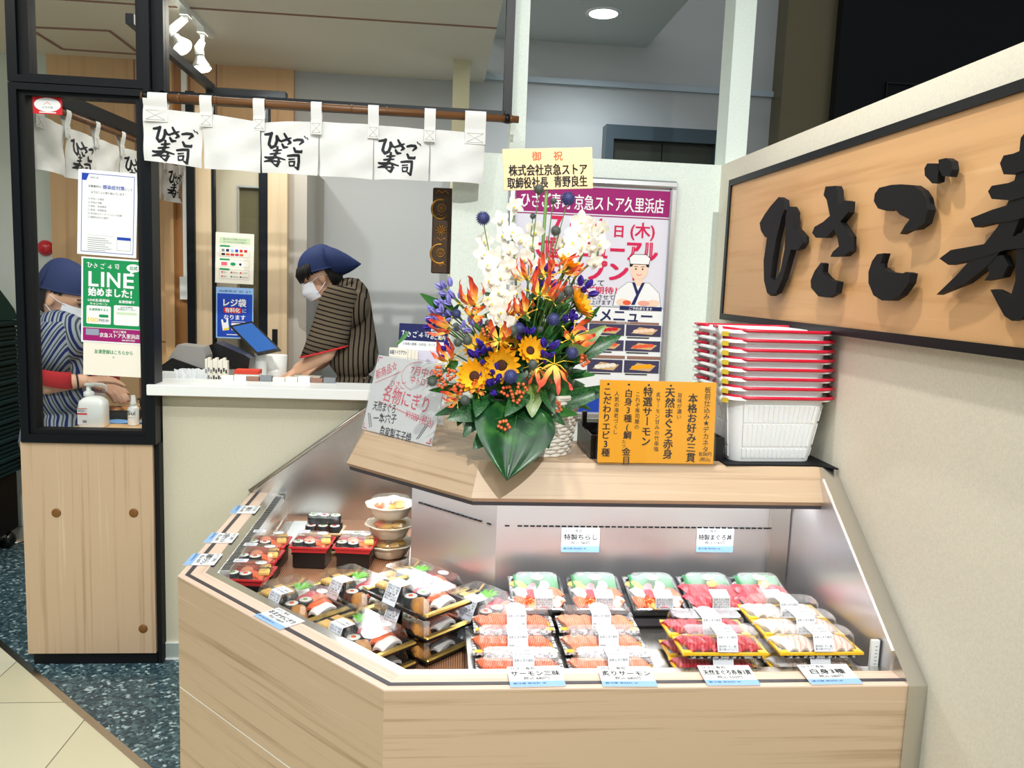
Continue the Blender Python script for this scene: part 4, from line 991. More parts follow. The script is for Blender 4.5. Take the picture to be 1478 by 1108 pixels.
# --- square trays at the back of the right leg, on a black riser
r_ = thing('display_riser', 'low black riser under the square chirashi trays', 'riser', (.5, 1.96, DECK))
w = MB(); w.box(-.305, .40, -.072, .10, .0045, .076, M_bplas, bev=.004); w.build('riser_body', r_)
w = MB(); w.box(-.305, .40, -.0745, -.072, .06, .078, M_dark); w.build('riser_lip', r_)
def make_don(kind):
    t = thing('chirashi_tray' if kind == 'c' else 'tuna_bowl_tray', 'x', 'sushi tray')
    put('tray', shared('don_tray', lambda w: square(w, .140, .150, .026, M_bplas, rw=.006, taper=.88)), t)
    put('lid', shared('don_lid', lambda w: lidmesh(w, .134, .144, .0265, .024, .014)), t)
    rnd = random.Random(3)
    put('rice_bed', shared('don_rice', lambda w: w.box(-.058, .058, -.062, .062, .004, .024, M_rice, bev=.006)), t)
    put('shiso_leaf', shared('shiso', lambda w: w.grid(lambda u, v: ((u-.5)*.115, .010+.052*v+.004*sin(20*u), .027+.012*v+.003*sin(14*u+3*v)), 14, 5, M_daik)), t)
    if kind == 'c':
        M_mix = [M_sal, M_tun, M_whi, M_egg, M_shr, M_squid, M_ginger]
        for i in range(11):
            a = (i % 4-1.5)*.028; c = (i//4)*.034-.040; m = M_mix[(i*3) % 7]
            put('sashimi_slice', shared('sashimi_'+m.name, topping(m, .005, .024, .016, .006)), t, T(a+rnd.uniform(-.006, .006), c+rnd.uniform(-.006, .006), .008+rnd.uniform(0, .004)) @ RZ(rnd.uniform(-.9, .9)))
        put('salmon_roe', shared('roe', lambda w: [w.ball((.005*cos(q*2.4)*(1+q*.12), .005*sin(q*2.4)*(1+q*.12), .032+.002*sin(q)), .0032, M_roe, 8, 6) for q in range(22)]), t, T(-.020, -.036, 0))
        put('shrimp', shared('shr', topping(M_shr, .007, .028, .011, .004)), t, T(.040, -.030, .010) @ RZ(.9))
    else:
        for i in range(10):
            put('tuna_slice', shared('tuna_slice', topping(M_tun, .005, .032, .018, .006)), t, T((i % 5-2)*.024, -.030+(i//5)*.040, .007+.003*(i // 5)) @ RZ(.5))
        put('yellow_garnish', shared('kik', lambda w: w.lathe([(.0, .034), (.013, .036), (.015, .041), (.009, .046), (.002, .047)], M_yel, 14)), t, T(.012, .022, .0))
    put('label', shared('don_label', labelmesh(['名称 ちらし寿司', '米、まぐろ、サーモン', '海老、玉子、いくら', '要冷蔵10℃以下'], .046, .034, .030)), t, T(.010, -.056, .0515))
    put('sticker', shared('round_sticker', sticker), t, T(.002, .034, .0508))
    return t
ch = make_don('c'); td = make_don('t')
for i, (x, ph) in enumerate(((.270, 'leftmost, beside the angled steel back'), (.422, 'middle one of three'), (.574, 'beside the tuna bowl trays'))):
    g = ch if i == 0 else dup(ch); place(g, x, 1.956, DECK+.094, 0, RAD(13)); g['label'] = 'square black chirashi tray on the riser, '+ph; g['group'] = 'square trays at the back of the case'
for i, (x, ph) in enumerate(((.722, 'left one, next to the chirashi'), (.862, 'right one, behind the white fish packs'))):
    g = td if i == 0 else dup(td); place(g, x, 1.958, DECK+.094, 0, RAD(13)); g['label'] = 'square black tray of red tuna over rice, '+ph; g['group'] = 'square trays at the back of the case'

# --- red trays along the left leg
def make_red():
    t = thing('red_sushi_pack', 'x', 'sushi pack')
    put('tray', shared('red_tray_mesh', lambda w: (square(w, .122, .112, .020, M_redt, rw=.005), w.box(-.05, .05, -.044, .044, -.002, .0, M_bplas))), t)
    put('lid', shared('red_lid', lambda w: lidmesh(w, .116, .106, .0205, .022, .012)), t)
    put('label', shared('red_label', lambda w: (w.box(-.019, .019, -.013, .013, 0, .0006, M_label), [w.box(-.015, .012-.004*(i % 2), -.009+i*.005, -.007+i*.005, .0006, .0008, M_grey) for i in range(4)])), t, T(-.034, .028, .0430) @ RZ(.1))
    put('sticker', shared('round_sticker', sticker), t, T(.026, .018, .0430))
    nigiri(t, 'shrimp', T(-.012, .012, .002) @ RZ(.2)); nigiri(t, 'salmon', T(.016, -.012, .002) @ RZ(1.2)); egg(t, T(.040, .005, .002) @ RZ(.2))
    roll(t, T(-.038, -.026, .002), M_cuc); roll(t, T(-.002, -.030, .002), M_roe)
    put('pickled_ginger', shared('ginger', lambda w: [w.ball((.01*cos(q), .008*sin(q*2), .012+.004*q/5), (.012, .009, .004), M_ginger, 8, 6) for q in range(6)]), t, T(-.02, -.008, .004))
    return t
red = make_red(); first = True
for x, y, n, ph in ((-.500, 2.205, 1, 'front one, beside the gold-ended packs'), (-.505, 2.345, 1, 'second from the front'), (-.505, 2.475, 1, 'third from the front'), (-.370, 2.475, 1, 'second across in the third row'), (-.236, 2.470, 1, 'in front of the white bowls')):
    b_ = thing('black_riser_box', 'black riser box under the red tray, '+ph, 'riser', (x, y, DECK+.0045), (0, 0, RAD(-6)), 'black riser boxes under the red trays')
    put('box_body', shared('riser_box', lambda w: w.box(-.050, .050, -.046, .046, 0, .046, M_bplas, bev=.003)), b_); put('box_rim', shared('riser_rim', lambda w: w.box(-.053, .053, -.049, .049, .044, .0485, M_bplas)), b_)
    g = red if first else dup(red); first = False
    place(g, x, y, DECK+.0045+.0506, RAD(-6+random.uniform(-3, 3))); g['label'] = 'red tray sushi pack at the left of the case, '+ph; g['group'] = 'red tray sushi packs'

# --- maki packs on kraft trays and white bowls
def make_maki():
    t = thing('maki_pack', 'x', 'sushi pack')
    put('tray', shared('kraft_tray_mesh', lambda w: square(w, .125, .095, .012, M_kraft, rw=.006)), t)
    put('lid', shared('kraft_lid', lambda w: lidmesh(w, .116, .086, .0125, .045, .010)), t)
    for i in range(6):
        roll(t, T(-.038+(i % 3)*.038, -.020+(i//3)*.040, .003), (M_tun, M_cuc)[i % 2])
    for i in range(3): roll(t, T(-.036+i*.036, .004, .031), (M_cuc, M_tun)[i % 2])
    put('label', shared('small_label', lambda w: (w.box(-.018, .018, -.012, .012, 0, .0006, M_label), [w.box(-.014, .010, -.008+i*.005, -.006+i*.005, .0006, .0008, M_grey) for i in range(4)])), t, T(-.03, .012, .0582))
    return t
mk = make_maki()
for i, (x, y, z, ph) in enumerate(((-.350, 2.600, DECK+.0045, 'lower one of the stacked pair beside the drain cover'), (-.352, 2.602, DECK+.0645, 'upper one of the stacked pair beside the drain cover'), (-.215, 2.600, DECK+.0045, 'standing alone between the stacked pair and the bowls'))):
    g = mk if i == 0 else dup(mk); place(g, x, y, z, RAD(-4)); g['label'] = 'kraft tray of small maki rolls, '+ph; g['group'] = 'maki packs on kraft trays'
def make_bowl():
    t = thing('rice_bowl', 'x', 'bowl')
    oct_ = lambda a, z: 1+.035*cos(8*a)
    put('bowl', shared('bowl_mesh', lambda w: w.lathe([(.040, 0), (.050, .006), (.060, .030), (.0615, .034), (.074, .042), (.074, .045), (.064, .043), (.056, .034), (.046, .012), (.02, .010)], M_bowl, 32, None, True, True, True, oct_)), t)
    put('lid', shared('bowl_lid', lambda w: w.lathe([(.071, .0455), (.062, .050), (.056, .062), (.0, .066)], M_lid, 24, None, True, False, False)), t)
    put('rice_topping', shared('bowl_top', lambda w: ([w.ball((.03*cos(q*1.3), .03*sin(q*1.3), .040), (.020, .016, .010), (M_egg, M_whi, M_rice, M_shr)[q % 4], 10, 6) for q in range(9)])), t)
    put('label', shared('small_label', lambda w: None), t, T(.0, -.012, .0665) @ RZ(.3))
    return t
bw = make_bowl()
for i, ph in enumerate(('bottom', 'middle', 'top')):
    g = bw if i == 0 else dup(bw); place(g, -.136, 2.555, DECK+.0045+i*.064, .3*i); g.scale = (1.08, 1.08, 1.05); g['label'] = 'cream octagonal rice bowl, %s of the stack of three under the shelf' % ph; g['group'] = 'stacked rice bowls'

# --- price cards
def card(name_, lines, wd, hd, loc, M, label, price, blank=False, band=.26):
    t = thing('price_card', label, 'price card', loc, group='price cards on the display case')
    t.matrix_world = M
    w = MB(); w.box(0, wd, 0, hd, 0, .0009, M_paper); w.build('card', t)
    sh = Sheet(T(0, 0, .0009)); sh.up(); sh.rect(0, 0, wd, hd*band, M_lblue); sh.up()
    sh.text('ひさご寿司', wd*.06, hd*.82, hd*.15, M_ink)
    sh.text(name_, wd*.5, hd*.53, hd*.26, M_ink, 'c', .01, fit=min(wd*.9, hd*.27*len(name_)))
    sh.text(price, wd*.5, hd*.33, hd*.16, M_ink, 'c')
    sh.text(lines, wd*.06, hd*.12, hd*.08, M_navy, fit=wd*.6)
    sh.build('lettering', t)
    return t
def lying(p, dirx, k=.004): return frame((p[0], p[1], LIP+.0018), dirx, V((-dirx[1], dirx[0], 0)))
dx = V((_dir.x, _dir.y, 0)); ly = V((0, -1, 0))
for px, py, nm, pr, lb in ((297, 808, '海鮮ちらし', '税込 580円', 'price card nearest the left corner on the left ledge'), (321, 777, '太巻セット', '税込 480円', 'middle price card on the left ledge'), (359, 736, '助六', '税込 398円', 'rear price card on the left ledge')):
    p = at(px, py, 'Z', LIP); card(nm, '要冷蔵 原材料 米', .092, .082, p, frame((-.672, p.y+.046, LIP+.0016), (0, -1, 0), (1, 0, 0)), lb, pr)
p = at(404, 893, 'Z', LIP); q = sd((p.to_2d()-_A).dot(_dir), .004)
card('おまかせにぎり', '要冷蔵 原材料 米', .108, .068, q, frame((q.x-_dir.x*.054, q.y-_dir.y*.054, LIP+.0016), dx, V((_nor.x, _nor.y, 0))), 'price card on the angled front ledge', '税込 1080円')
for px, nm, pr, lb in ((776, 'サーモン三昧', '税込 680円', 'price card in front of the left salmon packs'), (908, '炙りサーモン', '税込 680円', 'price card in front of the second salmon column'), (1058, '天然まぐろ赤身3貫', '税込 550円', 'price card in front of the tuna packs'), (1208, '白身3種', '税込 580円', 'price card in front of the white fish packs')):
    p = at(px, 988, 'Z', LIP); card(nm, '要冷蔵 原材料 米', .112, .070, p, frame((p.x-.056, 1.499, LIP+.0016), (1, random.uniform(-.03, .03), 0), (0, 1, .12)), lb, pr)
for px, nm, pr, lb in ((837, '特製ちらし', '税込 780円', 'price card for chirashi stuck to the steel back'), (1031, '特製まぐろ丼', '税込 1180円', 'price card for tuna bowls stuck to the steel back')):
    p = at(px, 797, 'Y', 2.092); card(nm, '要冷蔵 原材料 米', .105, .068, p, frame((p.x-.052, 2.0955, p.z), (1, 0, 0), (0, 0, 1)), lb, pr)
# ================================================================ ON TOP OF THE CASE
ST = TOP+.0005                                                     # shelf height
def rot_to(d):
    """matrix turning +z to direction d"""
    return V((0, 0, 1)).rotation_difference(V(d).normalized()).to_matrix().to_4x4()
# --- flower arrangement: one thing, its flowers are parts
FC = V((.235, 2.105, ST))
fl_ = thing('flower_arrangement', 'large congratulatory flower arrangement in a white wicker basket on the case shelf', 'flower arrangement', FC)
M_wick = mat('white_wicker', S(232, 230, 222), .6); M_stem = mat('green_stem', S(96, 132, 60), .5); M_leaf = mat('dark_green_leaf', S(22, 78, 34), .35)
M_leaf2 = mat('mid_green_leaf', S(58, 118, 50), .4)
nt, b, N = nodes_of(M_leaf); nt.links.new(ramp(M_leaf, noise(M_leaf, coords(M_leaf, (1, 1, 1)), 26, 3), [(.35, S(12, 56, 24)), (.55, S(30, 92, 40)), (.75, S(70, 128, 56))]), b.inputs['Base Color'])
M_vari = mat('speckled_leaf', S(50, 110, 46), .35); nt, b, N = nodes_of(M_vari); nt.links.new(ramp(M_vari, noise(M_vari, coords(M_vari, (1, 1, 1)), 260, 2), [(.5, S(34, 96, 40)), (.62, S(190, 200, 96))]), b.inputs['Base Color'])
M_petW = mat('white_petal', S(250, 248, 236), .5, sub=.15); M_petY = mat('sunflower_petal', S(250, 184, 26), .5); M_disc = mat('sunflower_disc', S(66, 30, 14), .8)
M_petB = mat('deep_blue_petal', S(62, 40, 160), .5); M_petL = mat('lilac_blue_petal', S(150, 146, 220), .5); M_this = mat('globe_thistle', S(70, 76, 130), .6); M_thisg = mat('grey_globe_thistle', S(96, 106, 98), .7)
M_berry = mat('orange_berry', S(226, 112, 66), .35); M_yc = mat('yellow_throat', S(250, 214, 60), .5)
M_glor = mat('flame_lily_petal', S(236, 84, 50), .45)
nt, b, N = nodes_of(M_glor); _tc = N('TexCoord'); _sp = N('SeparateXYZ'); nt.links.new(_tc.outputs['UV'], _sp.inputs[0])
_len = N('VectorMath'); _len.operation = 'LENGTH'; _tc2 = N('TexCoord'); nt.links.new(_tc2.outputs['Object'], _len.inputs[0])
_mr = N('MapRange'); nt.links.new(_len.outputs['Value'], _mr.inputs[0]); _mr.inputs[1].default_value = 0.; _mr.inputs[2].default_value = .078
nt.links.new(ramp(M_glor, _mr.outputs[0], [(.12, S(246, 214, 84)), (.32, S(250, 172, 84)), (.50, S(238, 104, 62)), (.78, S(226, 74, 64)), (1., S(242, 140, 112))]), b.inputs['Base Color'])
def petal(mb, L, wd, m, M=None, curl=.0, wave=0., tip=.9, base=.35, cup=0., n=8):
    """petal along +x from the origin, lifting by curl"""
    def fn(u, v):
        x = v; y = (u-.5)*2
        wv = wd*(base+(1-base)*sin(pi*min(1, x**tip)))*(1 if x < .97 else .3)
        ang = curl*x
        px = L*(sin(ang)/curl if abs(curl) > 1e-3 else x); pz = L*((1-cos(ang))/curl if abs(curl) > 1e-3 else 0)
        return (px, y*wv/2, pz+cup*abs(y)*wv*.5+wave*sin(14*x+2*y)*wd*.3*x)
    mb.grid(fn, 4, n, m, M)
FM = {}
def fmesh(k, fn):
    if k not in FM: w = MB(); fn(w); FM[k] = w.mesh(k)
    return FM[k]
def fput(name, me, p, d, roll=0., sc=1., parent=None):
    o = bpy.data.objects.new(name, me); COL.objects.link(o); o.parent = parent or fl_
    o.matrix_local = T(*(V(p)-FC)) @ rot_to(d) @ RZ(roll) @ SC(sc, sc, sc)
    return o
stems = MB(); HUB = V((.235, 2.10, 1.16))
def stem(p, d, r=.0022, m=None, k=.09, hub=None):
    p = V(p); h = (hub or HUB)+V((random.uniform(-.03, .03), random.uniform(-.03, .03), random.uniform(-.03, .02)))
    c1 = p-V(d).normalized()*k; pts = []
    for i in range(9):
        t_ = i/8; pts.append(p*(1-t_)**2+c1*2*t_*(1-t_)+h*t_**2)
    stems.tube(pts, r, m or M_stem, 6)
def sunf(w):
    for ring, (n, L, cz) in enumerate(((16, .036, .25), (14, .032, .55))):
        for i in range(n): petal(w, L, .013, M_petY, RZ(2*pi*i/n+ring*.2) @ T(.010, 0, .002*ring) @ RY(-cz), curl=.5, cup=.15, n=6)
    w.ball((0, 0, .002), (.013, .013, .006), M_disc, 16, 8); 
    for i in range(10): petal(w, .028, .010, M_leaf2, RZ(2*pi*i/10+.15) @ T(.006, 0, -.004) @ RY(-.1), curl=.3, n=5)
def glor(w):
    for i in range(6):
        M = RZ(2*pi*i/6+.2*(i % 3)) @ T(.004, 0, 0) @ RY(-.62+.40*(i % 2)-.15*(i % 3))
        petal(w, .062+.006*(i % 3), .0135, M_glor, M, curl=1.5*(1 if i % 2 else .8), wave=1.3, tip=.8, base=.22, n=14)
    for i in range(6):
        a = 2*pi*i/6+.5; w.tube([(0, 0, 0), (.016*cos(a), .016*sin(a), .004), (.034*cos(a), .034*sin(a), .010)], .0008, M_yc, 5); w.ball((.034*cos(a), .034*sin(a), .010), (.004, .002, .002), M_yc, 6, 4)
    w.ball((0, 0, 0), (.005, .005, .006), M_leaf2, 8, 6)
def glor_down(w):
    for i in range(6):
        M = RZ(2*pi*i/6+.3) @ RY(.75-.3*(i % 2)) @ T(.003, 0, 0)
        petal(w, .066, .014, M_glor, M, curl=-.7*(1 if i % 2 else .4), wave=.9, tip=.8, base=.25, n=12)
    for i in range(5):
        a = 2*pi*i/5; w.tube([(0, 0, 0), (.02*cos(a), .02*sin(a), .006), (.042*cos(a), .042*sin(a), .002)], .0008, M_yc, 5)
def orch(w):
    for i, (a, L, wd) in enumerate(((pi/2, .026, .018), (pi/2+1.25, .025, .022), (pi/2-1.25, .025, .022), (pi/2+2.5, .024, .016), (pi/2-2.5, .024, .016))):
        petal(w, L, wd, M_petW, RZ(a) @ RY(-.28), curl=-.5, cup=.12, base=.3, n=6)
    w.ball((0, -.004, .006), (.007, .008, .006), M_petW, 10, 6); w.ball((0, -.002, .010), (.003, .004, .003), M_yc, 8, 5)
def globe(m):
    def f(w):
        w.ball((0, 0, 0), .0125, m, 12, 8)
        for i in range(150):
            z = 1-2*(i+.5)/150; r = sqrt(1-z*z); a = i*2.39996; d = V((r*cos(a), r*sin(a), z))
            w.add([tuple(d*.011+d.orthogonal().normalized()*.0013), tuple(d*.011-d.orthogonal().normalized()*.0013), tuple(d*.0178)], [(0, 1, 2)], m)
            e = d.cross(d.orthogonal()).normalized()*.0013; w.add([tuple(d*.011+e), tuple(d*.011-e), tuple(d*.0178)], [(0, 1, 2)], m)
    return f
def bell(m):
    def f(w):
        for k, (x, y, z, ax, az) in enumerate(((0, 0, 0, 0, 0), (.014, .004, -.010, .6, 0), (-.013, .003, -.008, -.6, 0), (.002, -.012, -.006, 0, .7))):
            M = T(x, y, z) @ RY(ax) @ RX(az)
            for i in range(5): petal(w, .026, .013, m, M @ RZ(2*pi*i/5) @ T(.003, 0, 0) @ RY(-1.25), curl=.9, cup=.1, base=.5, n=6)
    return f
def leafm(m, cup=.18, curl=-.5):
    def f(w):
        petal(w, 1., .42, m, None, curl=curl, cup=cup, tip=.7, base=.12, n=14)
        w.tube([(0, 0, .002), (.5, 0, .06*(-1 if curl < 0 else 1)+.0), ], .006, M_leaf2, 4)
    return f
def bigleaf(me, a, b, s=1., wk=1., up=(0, -1, .3)):
    """leaf from point a to tip b"""
    o = bpy.data.objects.new('leaf', me); COL.objects.link(o); o.parent = fl_
    ex = (b-a); L = ex.length; ex.normalize(); ez = V(up)-ex*V(up).dot(ex); ez.normalize(); ey = ez.cross(ex)
    o.matrix_local = T(*(a-FC)) @ MX(((ex.x, ey.x, ez.x, 0), (ex.y, ey.y, ez.y, 0), (ex.z, ey.z, ez.z, 0), (0, 0, 0, 1))) @ SC(L*1.04, L*wk, L)
    return o
M_FRONT = V((.0, -1, .25))
def fd(px, py): 
    """flowers fan outwards from the hub and towards the viewer"""
    return V(((px-750)/160, -.75, (560-py)/260))
def AT(px, py, y): return at(px, py, 'Y', y)
# basket
w = MB()
for k in range(15):
    z = .004+k*.0098; r = .083+.020*(z/.15)
    pts = [((r+.0035*sin(16*a*2*pi/64*1+(pi if k % 2 else 0)))*cos(2*pi*a/64), (r+.0035*sin(16*a*2*pi/64+(pi if k % 2 else 0)))*sin(2*pi*a/64), z) for a in range(64)]
    w.tube(pts, .0050, M_wick, 6, None, False, True)
for a in range(16): w.tube([(.083*cos(2*pi*a/16+.1), .083*sin(2*pi*a/16+.1), 0), (.103*cos(2*pi*a/16+.1), .103*sin(2*pi*a/16+.1), .15)], .0034, M_wick, 6)
w.lathe([(.078, .0), (.080, .004), (.02, .004)], M_wick, 24)
for k in range(2): w.tube([((.105+.002*sin(a*.9+k*pi))*cos(2*pi*a/48), (.105+.002*sin(a*.9+k*pi))*sin(2*pi*a/48), .152+.005*k) for a in range(48)], .006, M_wick, 6, None, False, True)
w.v = [(p[0]+.038, p[1]-.01, p[2]) for p in w.v]; w.build('wicker_basket', fl_)
w = MB(); w.lathe([(.095, .09), (.125, .13), (.14, .19), (.11, .26), (.05, .31), (0.0, .32)], M_leaf, 16, None, True, True, False, lambda a, z: 1+.08*sin(5*a+30*z)); w.build('foliage_base', fl_)
# filler leaves
ML = fmesh('leaf_dark', leafm(M_leaf)); ML2 = fmesh('leaf_mid', leafm(M_leaf2, .15, .3)); MLV = fmesh('leaf_speckled', leafm(M_vari, .12, -.6))
rnd = random.Random(11)
for i in range(120):
    a = rnd.uniform(-pi, pi); el = rnd.uniform(-.35, 1.25)
    d = V((cos(el)*cos(a), cos(el)*sin(a)*.8-.25, sin(el)*.9))
    p = HUB+V((d.x*.085, d.y*.06, d.z*.12+.045))
    fput('leaf', (ML, ML2)[i % 3 == 0], p, d.orthogonal(), rnd.uniform(0, 6), .0, fl_) if False else None
    o = bpy.data.objects.new('leaf', (ML, ML2)[i % 3 == 0]); COL.objects.link(o); o.parent = fl_
    ex = d.normalized(); ey = ex.cross(V((rnd.uniform(-.4, .4), -.6, 1))).normalized(); ez = ex.cross(ey)
    s_ = rnd.uniform(.07, .115)
    o.matrix_local = T(*(p-FC)) @ MX(((ex.x, ey.x, ez.x, 0), (ex.y, ey.y, ez.y, 0), (ex.z, ey.z, ez.z, 0), (0, 0, 0, 1))) @ SC(s_, s_*1.1, s_)
for i in range(90):
    a = rnd.uniform(-pi, pi); z = rnd.uniform(-.02, .26); r = (.10 if z < .15 else .10-(z-.15)*.45)
    p = HUB+V((r*cos(a)*rnd.uniform(.5, 1.), r*.6*sin(a)*rnd.uniform(.5, 1.), z)); d = V((cos(a), sin(a)*.7-.3, rnd.uniform(-.3, .9)))
    bigleaf(ML if i % 3 else ML2, p, p+d.normalized()*rnd.uniform(.05, .085), 1., rnd.uniform(.7, 1.2), (rnd.uniform(-.5, .5), -1, .5))
for a_, b_, wk in (((735, 590, 1.97), (690, 640, 1.88), 1.2), ((770, 588, 1.97), (792, 640, 1.90), 1.2), ((720, 585, 1.98), (655, 600, 1.90), 1.), ((700, 585, 1.98), (672, 625, 1.92), 1.1), ((775, 580, 1.98), (815, 610, 1.94), .9), ((760, 560, 1.96), (735, 592, 1.88), 1.1), ((700, 560, 1.97), (690, 592, 1.89), 1.2), ((785, 560, 1.96), (800, 590, 1.90), 1.1)):
    bigleaf(ML, AT(*a_), AT(*b_), 1., wk)
# large heart shaped leaf hanging over the shelf edge
M_heart = mat('glossy_heart_leaf', S(14, 66, 26), .3)
nt, b, N = nodes_of(M_heart); nt.links.new(ramp(M_heart, noise(M_heart, coords(M_heart, (1, 1, 1)), 3.2, 2), [(.35, S(8, 48, 20)), (.55, S(16, 74, 30)), (.78, S(70, 128, 52))]), b.inputs['Base Color'])
def heart(w):
    def fn(u, v):
        y = (u-.5)*2; x = v
        wd_ = .52*sqrt(max(0, 1-((x-.32)/.42)**2)) if x < .32 else .52*(1-((x-.32)/.68)**1.6)
        xx = x-.16*(1-abs(y))*max(0, .3-x)*2+.0
        return (xx, y*max(wd_, .0), -.16*x*x+.10*abs(y)*wd_-.02*sin(6*abs(y)))
    w.grid(fn, 14, 20, M_heart)
    w.tube([(.05, 0, .006), (.4, 0, -.02), (.8, 0, -.095)], .008, M_leaf2, 5)
    for k in (-1, 1):
        for q in range(3): w.tube([(.12+q*.16, 0, .0-.03*q*q), (.30+q*.15, k*(.40-q*.1), .02-.03*q*q)], .004, M_leaf2, 4)
MH = fmesh('heart_leaf', heart)
o = bigleaf(MH, AT(747, 588, 1.95), AT(734, 680, 1.815), 1., 1.0, (0, -1, .75)); o['label'] = 'large glossy heart-shaped leaf hanging over the shelf edge'
bigleaf(ML, AT(742, 606, 2.0), AT(682, 606, 1.93), 1., 1.3, (0, -1, .6)); bigleaf(MLV, AT(768, 553, 1.97), AT(770, 593, 1.90), 1., 1.35)
for a_, b_, me, wk in (((790, 590, 2.02), (893, 553, 1.98), ML, .55), ((820, 520, 2.05), (896, 482, 2.02), ML, .75), ((815, 515, 2.04), (872, 470, 2.0), MLV, .8), ((680, 560, 2.04), (617, 565, 2.0), ML2, .5), ((690, 580, 2.02), (632, 596, 1.98), ML, .7), ((655, 455, 2.1), (605, 425, 2.08), ML2, .7), ((655, 450, 2.1), (632, 420, 2.08), ML2, .6), ((590, 478, 2.12), (572, 500, 2.1), ML2, .5), ((640, 470, 2.1), (660, 440, 2.06), ML, .6), ((790, 590, 2.02), (835, 600, 1.98), ML2, .8), ((700, 575, 2.0), (680, 560, 1.95), ML, .9), ((840, 470, 2.08), (868, 440, 2.05), ML2, .5), ((640, 545, 2.05), (612, 548, 2.0), ML2, .6), ((672, 590, 2.0), (664, 606, 1.93), ML, 1.), ((745, 440, 2.06), (765, 470, 1.98), ML2, .7), ((800, 470, 2.04), (785, 500, 1.97), ML, .8), ((660, 520, 2.03), (640, 540, 1.98), ML2, .8)):
    bigleaf(me, AT(*a_), AT(*b_), 1., wk)
# flowers at their places in the bouquet
SF = fmesh('sunflower_head', sunf)
for px, py, y, d, s in ((724, 527, 1.95, (-.05, -1, .12), 1.), (685, 543, 1.95, (-.25, -1, .25), .95), (765, 506, 1.97, (.2, -1, .35), .8), (832, 440, 1.99, (.75, -.35, .45), 1.05), (819, 385, 2.03, (.45, -.2, .9), .9), (692, 503, 1.99, (-.5, -.7, .6), .85), (738, 500, 2.0, (0, -.6, .8), .8)):
    p = AT(px, py, y); fput('sunflower', SF, p, d, rnd.uniform(0, 6), s*1.12); stem(p, d, .003)
GL_, GD = fmesh('flame_lily_head', glor), fmesh('flame_lily_hanging', glor_down)
for px, py, y, me, d, s in ((684, 440, 2.02, GL_, (-.3, -.5, .9), 1.15), (650, 520, 1.97, GL_, (-.5, -.5, .8), .95), (720, 490, 1.93, GL_, (-.1, -.85, .5), 1.05), (779, 425, 1.96, GL_, (.1, -.6, .8), 1.1), (758, 452, 1.98, GL_, (-.3, -.6, .7), .95), (826, 487, 1.93, GL_, (.35, -.9, .25), 1.15), (800, 525, 1.90, GD, (0, -.35, .9), 1.15), (774, 530, 1.93, GD, (-.3, -.35, .9), .8), (660, 574, 1.95, GL_, (-.6, -.7, .2), .75), (688, 562, 1.93, GL_, (0, -.9, .3), .65), (648, 475, 2.0, GL_, (-.8, -.5, .3), .95), (790, 397, 2.02, GL_, (-.1, -.6, .8), .95), (813, 393, 2.0, GL_, (.5, -.6, .5), .95), (760, 402, 2.02, GL_, (-.4, -.4, .9), .85), (682, 455, 2.0, GL_, (.2, -.8, .2), .8), (795, 430, 1.97, GL_, (.4, -.6, .6), .9), (740, 455, 2.0, GL_, (.1, -.7, .6), .8)):
    p = AT(px, py, y); fput('flame_lily', me, p, d, rnd.uniform(0, 6), s); stem(p, V(d)+V((0, 0, .4)), .0018)
OR = fmesh('orchid_flower', orch)
for px, py, y in ((744, 297, 2.10), (740, 336, 2.08), (722, 318, 2.10), (771, 333, 2.09), (697, 367, 2.08), (706, 383, 2.04), (726, 399, 2.03), (735, 383, 2.02), (722, 421, 2.02), (744, 421, 2.03), (735, 361, 2.05), (839, 320, 2.10), (859, 338, 2.10), (844, 340, 2.06), (855, 356, 2.06), (821, 367, 2.05), (868, 329, 2.12), (859, 378, 2.06), (778, 383, 2.05), (722, 448, 1.99), (731, 466, 1.98), (767, 352, 2.08), (752, 345, 2.05), (710, 405, 2.03), (715, 372, 2.06), (832, 336, 2.08), (850, 325, 2.08), (838, 355, 2.05), (745, 395, 2.04), (712, 437, 2.01), (758, 372, 2.06), (728, 340, 2.09), (810, 352, 2.08), (866, 352, 2.08), (700, 348, 2.1), (738, 436, 2.01), (826, 350, 2.06), (718, 460, 2.0), (741, 474, 1.99)):
    p = AT(px, py, y); d = V((rnd.uniform(-.6, .6)+(px-770)/260, -1, rnd.uniform(-.45, .25))); fput('orchid', OR, p, d, rnd.uniform(-.5, .5), rnd.uniform(.95, 1.3))
for pts in (((735, 470, 2.02), (745, 430, 2.05), (744, 380, 2.08), (738, 330, 2.11), (744, 300, 2.12)), ((730, 470, 2.02), (722, 420, 2.05), (708, 385, 2.08), (695, 360, 2.1)), ((800, 430, 2.06), (835, 380, 2.09), (850, 345, 2.12), (842, 318, 2.13)), ((790, 430, 2.06), (775, 390, 2.09), (768, 350, 2.12)), ((830, 400, 2.08), (862, 370, 2.1), (868, 330, 2.14))):
    pp = [AT(*q) for q in pts]; stems.tube([HUB]+pp, [.003]*len(pp)+[.0015], M_stem, 6)
TB, TG = fmesh('thistle_blue', globe(M_this)), fmesh('thistle_grey', globe(M_thisg))
